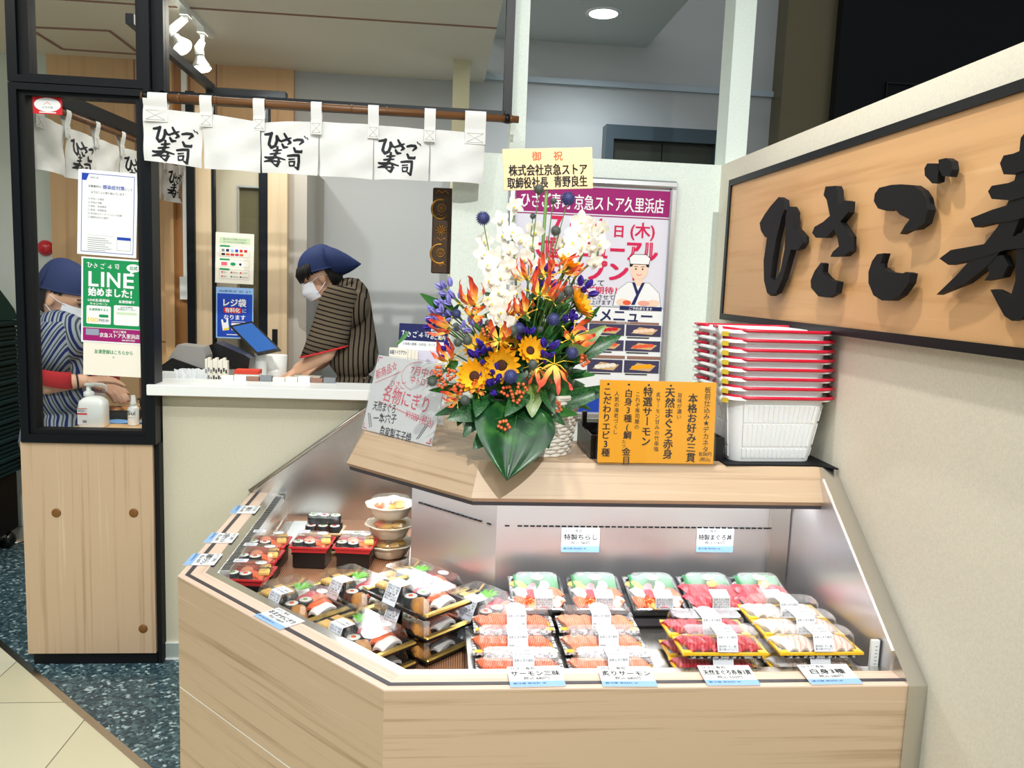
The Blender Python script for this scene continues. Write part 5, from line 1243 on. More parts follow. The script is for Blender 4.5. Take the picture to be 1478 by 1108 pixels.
for px, py, r, y, me in ((697, 315, 10.5, 2.06, TB), (820, 287, 11, 2.05, TB), (778, 273, 8, 2.06, TG), (799, 290, 5, 2.08, TG), (769, 312, 4.5, 2.08, TG), (802, 333, 8, 2.05, TG), (659, 453, 7.5, 1.99, TB), (658, 470, 5, 1.97, TG), (661, 494, 7, 1.96, TG), (675, 491, 8, 1.94, TG), (740, 477, 8, 1.93, TG), (749, 474, 9, 1.95, TB), (799, 461, 10, 1.93, TB), (780, 475, 5, 1.95, TG), (806, 427, 9, 1.95, TG), (820, 420, 9.5, 1.97, TG), (826, 509, 9.5, 1.89, TB), (769, 526, 8.5, 1.90, TG), (737, 543, 11.5, 1.90, TB), (624, 551, 8, 1.96, TG), (671, 577, 8, 1.92, TG), (713, 505, 5, 1.95, TG), (705, 466, 6, 1.99, TG)):
    p = AT(px, py, y); s = r*y/1161.3/.0165; fput('globe_thistle', me, p, fd(px, py), rnd.uniform(0, 6), s); stem(p, (fd(px, py)+V((0, .6, .8))) if py < 350 else fd(px, py), .0013, None, .05)
BD, BL = fmesh('bellflower_deep', bell(M_petB)), fmesh('bellflower_lilac', bell(M_petL))
for px, py, y, me, s in ((643, 415, 2.08, BL, 1.), (655, 430, 2.07, BL, 1.), (640, 440, 2.06, BL, 1.), (628, 452, 2.05, BL, 1.05), (622, 466, 2.04, BD, .8), (650, 455, 2.08, BL, .9), (632, 462, 2.06, BL, .9), (690, 515, 1.95, BD, 1.1), (697, 500, 1.96, BD, .9), (708, 555, 1.93, BD, 1.25), (712, 540, 1.94, BD, 1.), (794, 503, 1.94, BD, 1.1), (790, 516, 1.95, BD, .8), (846, 415, 2.0, BD, 1.15), (825, 463, 1.97, BD, 1.1), (643, 506, 1.98, BD, .9), (758, 481, 1.97, BD, 1.), (787, 392, 2.03, BD, .9), (684, 470, 2.0, BL, .9), (665, 475, 2.0, BL, .8), (776, 410, 2.02, BD, .8), (796, 415, 1.99, BD, .9), (735, 468, 2.0, BD, .9)):
    p = AT(px, py, y); fput('bellflower', me, p, fd(px, py)+V((0, 0, .4)), rnd.uniform(0, 6), s); stem(p, fd(px, py), .002)
MB_ = fmesh('berry_sprig', lambda w: [(w.ball((.008*cos(i*2.4)*(1+i*.1), .008*sin(i*2.4)*(1+i*.1), .01+.002*(i % 3)), (.0042, .0042, .0055), M_berry, 8, 6), w.tube([(0, 0, -.015), (.008*cos(i*2.4)*(1+i*.1), .008*sin(i*2.4)*(1+i*.1), .008)], .0008, M_stem, 4)) for i in range(8)])
for px, py, y in ((732, 563, 1.93), (728, 610, 1.90), (655, 540, 1.97), (642, 552, 1.98), (745, 572, 1.92), (838, 520, 1.95), (800, 585, 1.95), (666, 560, 1.95), (705, 480, 1.98), (752, 560, 1.93), (637, 535, 1.98)):
    fput('berry_sprig', MB_, AT(px, py, y), fd(px, py), rnd.uniform(0, 6), 1.05)
stems.build('stems', fl_, FC)
# --- congratulation placard on a stake, standing in the arrangement
pl = thing('celebration_placard', 'thin wooden congratulation placard with red and black writing, standing in the flowers', 'placard', AT(772, 520, 2.115))
a0, a1, a2 = AT(727, 275, 2.10), AT(856, 272, 2.10), AT(729, 215, 2.10)
Mp = frame(a0, a1-a0, a2-a0); pw_, ph_ = (a1-a0).length, (a2-a0).length
w = MB(); w.box(0, pw_, 0, ph_, -.003, 0, M_plac, Mp, .0008); w.build('board', pl, pl.location)
w = MB(); w.tube([pl.location, AT(790, 262, 2.1065)], .0042, M_stem, 8); w.build('stake', pl, pl.location)
sh = Sheet(Mp); sh.up()
sh.text('御', pw_*.375, ph_*.72, .025, M_salm, 'c', .01); sh.text('祝', pw_*.615, ph_*.72, .025, M_salm, 'c', .01)
sh.text('株式会社京急ストア', pw_*.065, ph_*.37, .030, M_ink, 'l', .022, fit=pw_*.87); sh.text('取締役社長', pw_*.045, ph_*.07, .030, M_ink, 'l', .022, fit=pw_*.45); sh.text('青野良生', pw_*.565, ph_*.08, .030, M_ink, 'l', .022, fit=pw_*.37)
sh.build('lettering', pl, pl.location)

# --- hand lettered board at the left end of the shelf
b0, b1 = sd(.285, .478, ST), sd(.575, .478, ST)
b0 = at(522, 619, 'Z', ST+.002); b1 = at(622, 644, 'Z', ST+.002)
ex = (b1-b0).normalized(); nrm = V((ex.y, -ex.x, 0)); up_ = (V((0, 0, 1))-nrm*.26).normalized()
Mb = frame(b0, ex, up_); bw_ = (b1-b0).length; bh_ = .222
t = thing('menu_board', 'white hand-lettered specials board in a clear stand, left end of the shelf', 'board', b0)
w = MB(); w.box(0, bw_, 0, bh_, -.004, 0, M_paper, Mb, .001); w.build('board', t, b0)
w = MB(); w.box(-.004, bw_+.004, -.002, bh_+.004, .0012, .0028, M_acr, Mb); w.build('clear_cover', t, b0)
w = MB(); w.box(.05, bw_-.05, -.001, .0, .0, .004, M_acr, Mb); e0, e1 = b0+ex*.06, b1-ex*.06
w.add([tuple(e0-nrm*.005), tuple(e1-nrm*.005), tuple(e1-nrm*.10), tuple(e0-nrm*.10)], [(0, 1, 2, 3)], M_acr); w.add([tuple(e0-nrm*.10), tuple(e1-nrm*.10), tuple(e1+up_*.16-nrm*.01), tuple(e0+up_*.16-nrm*.01)], [(0, 1, 2, 3)], M_acr); w.build('stand', t, b0)
sh = Sheet(Mb); sh.up(); X = bw_/290.; Yk = bh_/222.
tx = lambda s, x, y, sz, m, rot=-.02, bold=.005, fit=None: sh.text(s, x*X, y*Yk, sz*X, m, 'l', bold, rot, fit*X if fit else None)
tx('新商品☆', 14, 152, 30, M_pink, .42, .004, 88); sh.line([(14*X, 140*Yk), (112*X, 184*Yk)], .0016, M_pink)
tx('7月中旬', 150, 184, 26, M_pink, -.03, .004, 100); tx('中トロず', 158, 158, 24, M_pink, -.03, .004, 80)
c_ = [(133+62*cos(a*.3+1.2)*1.0, 176+40*sin(a*.3+1.2)) for a in range(10)]; sh.line([((190+72*cos(RAD(g)))*X, (178+42*sin(RAD(g)))*Yk) for g in range(95, 262, 12)], .0014, M_pink)
tx('ひさご', 80, 138, 22, M_pink, .0, .002, 62); tx('名物にぎり', 58, 98, 48, M_pink, -.06, .006, 190)
sh.line([((46+i*6.5)*X, (88-i*.9+3*(i % 2))*Yk) for i in range(31)], .0018, M_pink); tx('¥1080 (税込)', 168, 62, 26, M_pink, -.10, .002, 112)
tx('天然まぐろ', 28, 64, 28, M_ink, .02, .008, 96); tx('★', 64, 47, 14, M_ink); tx('一本穴子', 42, 28, 28, M_ink, .12, .008, 96); tx('★', 80, 14, 14, M_ink); tx('自家製玉子焼', 82, -10+6, 30, M_ink, -.0, .008, 128)
for a_, b_ in (((14, 50), (34, 10)), ((21, 50), (41, 14)), ((262, 52), (238, 12)), ((254, 50), (231, 10))): sh.line([(a_[0]*X, a_[1]*Yk), (b_[0]*X, b_[1]*Yk)], .0024, M_ink)
for x_, y_ in ((6, 6), (284, 6), (6, 216)): sh.line([(x_*X, (y_+(14 if y_ < 100 else -14))*Yk), (x_*X, y_*Yk), ((x_+(14 if x_ < 100 else -14))*X, y_*Yk)], .003, M_pink)
sh.build('lettering', t, b0)
# --- leaflet holder behind it
h0 = at(570, 548, 'Y', 2.47); h0.z = ST+.002
t = thing('leaflet_holder', 'clear leaflet holder with navy-headed flyers behind the hand-lettered board', 'holder', h0)
Mh = frame(h0, (.95, -.28, 0), (0, .12, 1)); lz = at(570, 466, 'Y', 2.5).z-ST
w = MB(); w.box(-.005, .165, 0, .17, .02, .0225, M_acr, Mh); w.box(-.005, .165, 0, .003, -.04, .022, M_acr, Mh); w.box(-.005, .165, 0, .2, -.006, -.004, M_acr, Mh); w.build('holder_body', t, h0)
w = MB(); w.box(0, .158, .004, lz, .0, .003, M_paper, Mh); fo_ = w.build('flyer', t, h0)
sh = Sheet(Mh); sh.z = .0034; sh.rect(0, lz-.052, .158, lz, M_navy); sh.up(); shop_line(sh, .008, lz-.040, .017, M_paper, 1.1); sh.text('仕出し弁当', .102, lz-.024, .016, M_paper, 'l', .02, fit=.052); sh.text('のご案内', .102, lz-.044, .014, M_paper, 'l', .02, fit=.046)
sh.text('お食事の慶事・お弁当・オードブル', .014, lz-.066, .010, M_grey, fit=.12); sh.rect(.02, lz-.15, .13, lz-.08, flat('pale_lilac', (214, 210, 228))); sh.build('flyer_print', fo_, h0)
g0 = at(556, 560, 'Y', 2.44); g0.z = ST+.002
t = thing('leaflet_stack', 'small stack of white takeout leaflets left of the navy flyers', 'leaflets', g0)
Mg = frame(g0, (.95, -.28, 0), (0, .10, 1)); gz = at(556, 502, 'Y', 2.44).z-ST
w = MB()
for k in range(4): w.box(k*.007, .058+k*.009, 0, gz-k*.002, -.012-k*.006, -.009-k*.006, M_cream, Mg)
w.build('leaflets', t, g0)
sh = Sheet(Mg); sh.z = -.0088; sh.text('本格テイクアウト', .002, gz-.020, .016, M_navy, 'l', .015, fit=.054); sh.pg([(.01, gz-.045), (.03, gz-.030), (.045, gz-.045)], M_brown); sh.build('print', t, g0)

# --- yellow handwritten sign in a clear stand
y0, y1, y2 = at(862, 667, 'Z', ST+.004), at(1027, 668, 'Z', ST+.004), None
y1.y = y0.y+.004; yw = (y1-y0).length; yh = at(866, 549, 'Y', 1.975).z-ST
t = thing('handwritten_sign', 'orange-yellow card with vertical black handwriting in a clear stand on the shelf', 'sign', y0)
My = frame(y0, y1-y0, (0, .07, 1))
w = MB(); w.box(0, yw, 0, yh, -.002, 0, M_orange, My); w.build('card', t, y0)
w = MB(); w.box(-.004, yw+.004, -.003, yh+.003, .001, .0025, M_acr, My); w.box(-.004, yw+.004, -.0035, -.0005, -.06, .02, M_acr, My); w.build('clear_stand', t, y0)
sh = Sheet(My); sh.up(); k_ = yh/222.
cols = [(.925, '板前仕込み★デカネタ', 20, 210, .004), (.80, '本格お好み三貫', 26, 190, .016), (.60, '天然まぐろ赤身', 27, 205, .016), (.41, '特選サーモン', 26, 205, .016), (.245, '白身3種(鯛 金目', 25, 198, .012), (.065, 'こだわりエビ3種', 26, 202, .014)]
for fx, s_, sz, top_, bo in cols:
    sh.vtext(s_, fx*yw, top_*k_, sz*k_*(1.05 if len(s_) < 8 else .92), M_ink, bo*1.5, .98, .05)
for fx, s_ in ((.685, '旨味が濃い'), (.50, '炙サーモン甘みの竹串塩'), (.325, 'これぞ寿司屋の'), (.145, '人気の海老づくし')): sh.vtext(s_, fx*yw, 192*k_, 14*k_, M_ink, .004, 1.05, .05)
for fx in (.07, .245, .415, .605): sh.ell(fx*yw, 211*k_, .0032, .0026, M_ink, 10)
sh.text('各580円', .87*yw, 22*k_, 13*k_, M_ink, 'l', .01, fit=.11*yw); sh.text('(税込)', .88*yw, 8*k_, 12*k_, M_ink, 'l', .01); sh.vtext('たつけ', .22*yw, 62*k_, 11*k_, M_ink, .004)
sh.build('handwriting', t, y0)
# --- black tray behind the yellow sign
t = thing('black_tray', 'shallow black plastic tray with small packets, behind the yellow sign', 'tray', (.575, 2.09, ST))
w = MB()
w.box(-.175, .178, -.085, .115, 0, .004, M_bplas)
for a in ((-.175, .178, -.085, -.081), (-.175, .178, .111, .115)): w.box(a[0], a[1], a[2], a[3], .004, .062, M_bplas)
for a in ((-.175, -.171), (.174, .178)): w.box(a[0], a[1], -.081, .111, .004, .062, M_bplas)
w.box(-.172, -.160, .06, .075, .06, .10, M_bplas); w.build('tray_body', t)
w = MB()
for i in range(7): w.box(-.16+i*.045, -.125+i*.045, -.06, .08, .006, .030+.012*(i % 2), (M_grey, M_navy, M_lblue)[i % 3], None, .004)
w.build('packets', t)

# --- black mat and the stack of shopping baskets in the corner
t = thing('black_mat', 'thin black sheet under the basket stack in the right corner of the shelf', 'mat', (.88, 2.05, ST))
w = MB(); w.prism([(.742, 1.952), (.985, 1.962), (1.028, 1.925), (1.030, 2.13), (.99, 2.26), (.742, 2.26)], ST+.0, ST+.004, M_blackm); w.build('sheet', t, t.location)
M_bask = mat('translucent_white_plastic', S(244, 248, 250), .35, sub=.2); M_bask.node_tree.nodes['Principled BSDF'].inputs['Alpha'].default_value = .93
M_rh = mat('red_plastic_handle', S(206, 20, 54), .3); M_ytag = mat('yellow_tag', S(224, 196, 60), .5)
BW0, BD0, BW1, BD1, BH = .222, .210, .268, .262, .172
def basket_body(w):
    def ring(k, z, g=0., c=.03):
        a, b = (BW0+(BW1-BW0)*k)/2+g, (BD0+(BD1-BD0)*k)/2+g; cc = c*(1+.4*k); pts = []
        for sx, sy, s0 in ((1, 1, 0), (-1, 1, 1), (-1, -1, 2), (1, -1, 3)):
            for q in range(5): an = pi/2*(s0+q/4); pts.append((sx*(a-cc)+cc*cos(an), sy*(b-cc)+cc*sin(an), z))
        return pts
    w.loft([ring(0, 0), ring(.06, .006), ring(.55, BH*.55), ring(.93, BH*.93), ring(1, BH), ring(1, BH, .012), ring(1, BH-.008, .012)], M_bask, None, False)
    w.poly(ring(0, .001), M_bask)
    for side in range(4):
        n = 15
        for i in range(n):
            f = (i+.5)/n*2-1
            for z0, z1 in ((.010, .034), (.042, .10), (.106, .15)):
                k0, k1 = z0/BH, z1/BH
                pt = lambda k, z, g: ((BW0+(BW1-BW0)*k)/2+g, (BD0+(BD1-BD0)*k)/2+g)
                (a0, b0_), (a1, b1_) = pt(k0, z0, .0), pt(k1, z1, .0)
                ff = f*.80; hw = .0036
                if side in (0, 2):
                    s_ = -1 if side == 0 else 1
                    w.add([(a0*ff-hw, s_*b0_, z0), (a0*ff+hw, s_*b0_, z0), (a1*ff+hw, s_*b1_, z1), (a1*ff-hw, s_*b1_, z1), (a0*ff-hw, s_*(b0_+.003), z0), (a0*ff+hw, s_*(b0_+.003), z0), (a1*ff+hw, s_*(b1_+.003), z1), (a1*ff-hw, s_*(b1_+.003), z1)], [(4, 5, 6, 7), (0, 4, 7, 3), (5, 1, 2, 6), (7, 6, 2, 3), (0, 1, 5, 4)], M_bask)
                else:
                    s_ = -1 if side == 1 else 1
                    w.add([(s_*a0, b0_*ff-hw, z0), (s_*a0, b0_*ff+hw, z0), (s_*a1, b1_*ff+hw, z1), (s_*a1, b1_*ff-hw, z1), (s_*(a0+.003), b0_*ff-hw, z0), (s_*(a0+.003), b0_*ff+hw, z0), (s_*(a1+.003), b1_*ff+hw, z1), (s_*(a1+.003), b1_*ff-hw, z1)], [(4, 5, 6, 7), (0, 4, 7, 3), (5, 1, 2, 6), (7, 6, 2, 3), (0, 1, 5, 4)], M_bask)
def bhandle(s_):
    def f(w):
        a, b = BW1/2+.016, BD1/2+.016
        pts = [(-a+.012, s_*.02, BH+.004), (-a+.004, s_*b*.45, BH+.003), (-a+.02, s_*(b-.02), BH+.002), (-a+.05, s_*b, BH), (a-.05, s_*b, BH), (a-.012, s_*(b-.012), BH+.001), (a, s_*(b-.06), BH+.003)]
        w.tube(pts, .0043, M_rh, 8)
    return f
bproto = None
BASK_M = RAD(4)
ords = ('bottom', 'second', 'third', 'fourth', 'fifth', 'sixth', 'seventh', 'top')
zb0 = ST+.0045; pitch = .0242
for i in range(8):
    if bproto is None:
        bproto = thing('shopping_basket', 'x', 'basket'); put('body', shared('basket_body', basket_body), bproto)
        put('handle', shared('basket_handle_f', bhandle(-1)), bproto); put('handle', shared('basket_handle_b', bhandle(1)), bproto)
        put('tag', shared('basket_tag', lambda w: (w.box(-.011, .011, -.0006, .0006, -.006, .006, M_ytag, T(-BW1/2-.012, -BD1/2+.020, BH-.011) @ RZ(-1.2)), w.lathe([(.018, 0), (.018, .003)], M_bask, 16, T(-BW1/2-.012, -BD1/2+.05, BH-.010) @ RY(-pi/2)))), bproto); g = bproto
    else: g = dup(bproto)
    g.location = (.874-.0016*i, 2.098, zb0+i*pitch); g.rotation_euler = (0, 0, BASK_M)
    g['label'] = 'white shopping basket with red handles, %s of the stack of eight' % ords[i] if i not in (0, 7) else 'white shopping basket with red handles, %s one of the corner stack' % ords[i]
    g['group'] = 'stacked shopping baskets'
# ================================================================ THE TWO WORKERS
M_skin = mat('skin', S(226, 178, 148), .5, sub=.1); M_hair = mat('black_hair', S(24, 20, 20), .65, spec=.3)
M_capc = mat('navy_cotton', S(22, 42, 92), .8); M_mask = mat('white_face_mask', S(236, 238, 246), .7); M_eye = mat('dark_eye', S(20, 16, 16), .3)
M_redc = mat('red_trim_cloth', S(206, 36, 44), .8)
def stripes(name, base, dark, scale, rot, light=None, k=.30):
    m = mat(name, base, .85, spec=.1)
    nt, b, N = nodes_of(m); v = coords(m, (1, 1, 1), rot)
    wv = N('TexWave'); wv.wave_profile = 'SAW'; nt.links.new(v, wv.inputs['Vector']); wv.inputs['Scale'].default_value = scale; wv.inputs['Distortion'].default_value = .6; wv.inputs['Detail Scale'].default_value = .6
    st = [(0., dark), (k-.02, dark), (k, base), (.62, base)]+([(.66, light), (.80, light), (.84, base)] if light else [(1., base)])
    nt.links.new(ramp(m, wv.outputs['Fac'], st), b.inputs['Base Color'])
    return m
def cap_(mb, a, c, ra, rc, m, n=7, seg=14):
    """tapered limb with round ends"""
    a, c = V(a), V(c); d = (c-a); L = d.length; M = T(*a) @ rot_to(d); pr = []
    for i in range(5): t = pi/2*(i/4); pr.append((ra*sin(t)+1e-4, -ra*cos(t)))
    for i in range(1, n): pr.append((ra+(rc-ra)*i/n, L*i/n))
    for i in range(5): t = pi/2*(i/4); pr.append((rc*cos(t)+1e-4, L+rc*sin(t)))
    mb.lathe(pr, m, seg, M)
def fused(name, mb, parent, m, voxel=.006, smooth=6, off=None):
    """fuse overlapping closed shapes into one continuous skin"""
    me = mb.mesh(name); o = bpy.data.objects.new(name, me); COL.objects.link(o)
    r = o.modifiers.new('fuse', 'REMESH'); r.mode = 'VOXEL'; r.voxel_size = voxel; r.use_smooth_shade = True
    s_ = o.modifiers.new('soften', 'SMOOTH'); s_.iterations = smooth; s_.factor = .5
    bpy.context.view_layer.update(); dg = bpy.context.evaluated_depsgraph_get()
    me2 = bpy.data.meshes.new_from_object(o.evaluated_get(dg)); me2.name = name; o.modifiers.clear(); o.data = me2
    me2.materials.clear(); me2.materials.append(m)
    for p in me2.polygons: p.use_smooth = True; p.material_index = 0
    if off is not None:
        for v in me2.vertices: v.co -= V(off)
    o.parent = parent
    return o
def hand(mb, wrist, dirv, palm_n, m, curl=.5, side=1, s=1.):
    """palm, four fingers of different lengths and a thumb"""
    d = V(dirv).normalized(); n = V(palm_n); n = (n-d*n.dot(d)).normalized(); t = d.cross(n)*side; w0 = V(wrist)
    P = lambda a, b_, c: w0+(d*a+t*b_+n*c)*s
    for b_ in (-.026, -.009, .009, .026): cap_(mb, P(.004, b_*.6, 0), P(.078-abs(b_)*.25, b_, -.002), .014*s, .0115*s, m, 4, 10)
    for b_, L in ((-.030, .062), (-.010, .076), (.010, .080), (.029, .070)):
        k = P(.080, b_, -.003); a1 = .35*curl; a2 = 1.0*curl; a3 = 1.5*curl
        p1 = k+(d*cos(a1)+n*sin(a1))*L*.45*s; p2 = p1+(d*cos(a2)+n*sin(a2))*L*.32*s; p3 = p2+(d*cos(a3)+n*sin(a3))*L*.23*s
        cap_(mb, k, p1, .0092*s, .0086*s, m, 3, 8); cap_(mb, p1, p2, .0086*s, .0080*s, m, 2, 8); cap_(mb, p2, p3, .0080*s, .0070*s, m, 2, 8)
    q0 = P(.018, .026, .004); q1 = P(.050, .052, .014); q2 = P(.078, .056, .022); cap_(mb, q0, q1, .0125*s, .010*s, m, 3, 8); cap_(mb, q1, q2, .010*s, .008*s, m, 3, 8)
def head_in(mb, H, m):
    mb.ball((-.012, 0, .022), (.096, .076, .104), m, 20, 14, H); mb.ball((.022, 0, -.050), (.068, .058, .070), m, 18, 12, H); mb.ball((.060, 0, -.070), (.028, .034, .030), m, 12, 8, H)
    mb.ball((.085, 0, -.024), (.018, .011, .020), m, 10, 8, H); mb.ball((.074, 0, .016), (.016, .05, .014), m, 12, 8, H); mb.ball((.080, 0, -.055), (.010, .022, .008), m, 10, 6, H)
    for s_ in (-1, 1): mb.ball((-.010, s_*.078, -.018), (.018, .008, .030), m, 10, 8, H)
def head_dress(par, H, off, tail, fringe=True, bob=True):
    OFF = T(*(-V(off))); Hh = OFF @ H
    w = MB()                                                       # hair: cap of hair, side locks and fringe
    w.ball((-.018, 0, .024), (.103, .084, .110), M_hair, 20, 14, Hh)
    if bob:
        w.ball((-.052, 0, -.030), (.056, .078, .070), M_hair, 18, 12, Hh)
    h = fused('hair', w, par, M_hair, .006, 4); 
    Hi = Hh.inverted(); me = h.data; bm_ = bmesh.new(); bm_.from_mesh(me)
    kill = []
    for v in bm_.verts:
        q = Hi @ v.co
        if q.x > .030+.25*max(0, q.z-.04) and q.z < .052: kill.append(v)
        elif abs(q.y) > .05 and -.034 < q.x < .03 and q.z < .012: kill.append(v)
        elif abs(q.y) > .04 and q.x > -.03 and q.z < -.02: kill.append(v)
    bmesh.ops.delete(bm_, geom=kill, context='VERTS'); bm_.to_mesh(me); bm_.free()
    if fringe:
        w = MB()
        for i in range(21):
            a = (i-10)/10*1.2; r = .104
            w.tube([Hh @ V((.088*cos(a)-.012, .080*sin(a), .075)), Hh @ V((.104*cos(a)-.008, .090*sin(a), .045)), Hh @ V((.107*cos(a)-.008, .088*sin(a), .004+.007*(i % 3)))], [.008, .009, .003], M_hair, 6)
        w.build('fringe', par)
    w = MB()                                                       # bandana cap with its knot tail
    def fn(u, v):
        a = u*2*pi; t = v*pi/2; lo = .045-.052*(cos(a)*-.5+.5)
        x = (.110*cos(a))*cos(t)**.8; y = .090*sin(a)*cos(t)**.8; z = lo+(.142-lo)*sin(t)
        f_ = 1+.012*sin(5*a)*cos(t)
        return (x*f_-.020-.02*sin(t), y*f_, z)
    w.grid(fn, 32, 10, M_capc, Hh)
    w.tube([Hh @ V(fn(i/32, .02)) for i in range(32)], .004, M_capc, 6, None, False, True)
    tp = V(tail)
    base = [V((-.060-.045*abs(cos(k*pi/9))**1.5*.6, .088*sin(k*pi/9)*1.0, .040+.088*cos(k*pi/9))) for k in range(18)]
    ringf = lambda t_: [Hh @ V((p.x+(tp.x-p.x)*t_, p.y*(1-t_**1.3)*(1+.0*t_), p.z+(tp.z-p.z)*t_+.022*sin(pi*t_)*(1 if p.z > .04 else -.3))) for p in base]
    w.loft([[tuple(q) for q in ringf(t_)] for t_ in (0, .2, .42, .65, .85, .985)], M_capc)
    w.build('bandana', par)
    w = MB()                                                       # pleated face mask with ear loops
    def fm(u, v):
        a = (u-.5)*2*1.25; r = .094-.016*abs(v-.5)*2*(1 if v < .5 else .5)
        return (r*cos(a)*1.0+.012+.012*cos(a*1.3)*(1-abs(v-.45)*1.4), .070*sin(a)*1.08, -.006-.088*(1-v)+.0018*sin(v*22))
    w.grid(fm, 18, 14, M_mask, Hh)
    for s_ in (-1, 1):
        for z0, z1 in ((-.012, .004), (-.075, -.040)): w.tube([Hh @ V((.050, s_*.070, z0)), Hh @ V((.015, s_*.083, (z0+z1)/2)), Hh @ V((-.016, s_*.086, z1))], .0016, M_mask, 5)
    w.build('face_mask', par)
    w = MB()
    for s_ in (-1, 1): w.ball((.086, s_*.032, .006), (.006, .013, .0045), M_eye, 10, 6, Hh); w.tube([Hh @ V((.089, s_*.014, .026)), Hh @ V((.090, s_*.034, .030)), Hh @ V((.076, s_*.052, .024))], .0025, M_hair, 5)
    w.build('eyes', par)
# --- worker at the till, in profile facing left, looking down at her hands
L0 = V((-.36, 3.45, 0))
pA = thing('person', 'person in navy bandana, white mask and dark striped jacket looking down behind the counter', 'person', L0)
HA = T(-.487, 3.44, 1.452) @ RZ(pi+.12) @ RY(.50) @ SC(.90, .90, .90)
w = MB(); head_in(w, HA, M_skin)
nb = V((-.385, 3.45, 1.375)); cap_(w, HA @ V((-.025, 0, -.055)), nb, .050, .056, M_skin)
cap_(w, nb, (-.335, 3.45, 1.10), .066, .080, M_skin); cap_(w, (-.345, 3.38, 1.30), (-.345, 3.52, 1.30), .070, .070, M_skin); cap_(w, (-.325, 3.40, .95), (-.325, 3.50, .95), .085, .085, M_skin)
for s_ in (-1, 1):
    cap_(w, (-.33, 3.45+s_*.085, .90), (-.35, 3.45+s_*.09, .48), .062, .050, M_skin); cap_(w, (-.35, 3.45+s_*.09, .48), (-.33, 3.45+s_*.09, .08), .052, .036, M_skin); cap_(w, (-.32, 3.45+s_*.09, .035), (-.45, 3.45+s_*.10, .030), .034, .028, M_skin)
sA, eA, wA = V((-.385, 3.295, 1.345)), V((-.430, 3.275, 1.120)), V((-.560, 3.345, 1.040))
sB, eB, wB = V((-.380, 3.605, 1.345)), V((-.400, 3.62, 1.12)), V((-.505, 3.53, 1.035))
for s_, e_, r_, sd_ in ((sA, eA, wA, 1), (sB, eB, wB, -1)):
    cap_(w, s_+V((.03, 0, 0)), e_, .036, .038, M_skin); cap_(w, e_, r_, .038, .026, M_skin)
    hand(w, r_, (r_-e_)+V((0, 0, -.012)), (.25, 0, -1), M_skin, .55, sd_, .92)
fused('body', w, pA, M_skin, .0052, 5, L0)
head_dress(pA, HA, L0, (-.215, 0, -.040))
M_sA = stripes('dark_stripe_jacket', S(104, 92, 76), S(18, 18, 22), 15, (0, 0, 0))
M_sS = stripes('dark_stripe_sleeve', S(104, 92, 76), S(18, 18, 22), 16, (0, RAD(78), 0))
w = MB(); cap_(w, (-.352, 3.45, 1.36), (-.325, 3.45, 1.10), .092, .110, M_sA); cap_(w, (-.352, 3.36, 1.315), (-.352, 3.54, 1.315), .094, .094, M_sA); cap_(w, (-.33, 3.39, 1.10), (-.33, 3.51, 1.10), .110, .110, M_sA); cap_(w, (-.325, 3.39, .90), (-.325, 3.51, .90), .122, .122, M_sA); cap_(w, (-.325, 3.40, .78), (-.325, 3.5, .78), .14, .14, M_sA)
fused('jacket', w, pA, M_sA, .008, 6, L0)
w = MB(); cap_(w, (-.31, 3.42, .74), (-.33, 3.37, .12), .115, .075, M_bplas); cap_(w, (-.31, 3.48, .74), (-.33, 3.53, .12), .115, .075, M_bplas); fused('trousers', w, pA, mat('dark_trousers', S(30, 30, 38), .8), .01, 5, L0)
for s_, e_, nm in ((sA, eA, 'sleeve'), (sB, eB, 'sleeve')):
    w = MB(); dv = e_-s_; cap_(w, s_+V((.02, 0, .005)), s_+dv*.25, .070, .078, M_sS); q_ = s_+dv*.95
    w2 = MB(); M_ = T(*(-L0))
    rings = []
    for t_, r_ in ((-.30, .050), (-.16, .070), (0, .076), (.35, .080), (.7, .088), (.97, .096), (.97, .088), (.6, .070)):
        c_ = s_+dv*t_+V((-.012*t_, 0, 0)); rings.append([tuple(c_+V((r_*cos(a*pi/9)*1.05, r_*.62*sin(a*pi/9), .30*r_*cos(a*pi/9)*t_))-L0) for a in range(18)])
    w2.loft(rings, M_sS, None, True)
    so = w2.build('sleeve', pA)
    w3 = MB(); w3.tube([rings[5][a] for a in range(18)], .0042, M_redc, 6, None, False, True); w3.build('red_cuff', so)
w = MB()
cp = [HA @ V((-.085, -.045, -.085)), V((-.350, 3.405, 1.425)), V((-.405, 3.392, 1.385)), V((-.440, 3.42, 1.31)), V((-.452, 3.45, 1.24))]
for s_ in (-1, 1):
    pts = [V((-.318, 3.45, 1.432)), V((-.342, 3.45+s_*.048, 1.428)), V((-.395, 3.45+s_*.062, 1.395)), V((-.438, 3.45+s_*.038, 1.325)), V((-.455, 3.45, 1.24))]
    w.tube([p-L0 for p in pts], [.016, .018, .018, .016, .012], M_sA, 8)
w.build('collar', pA)

pA.location = L0+V((-.048, .27, 0))
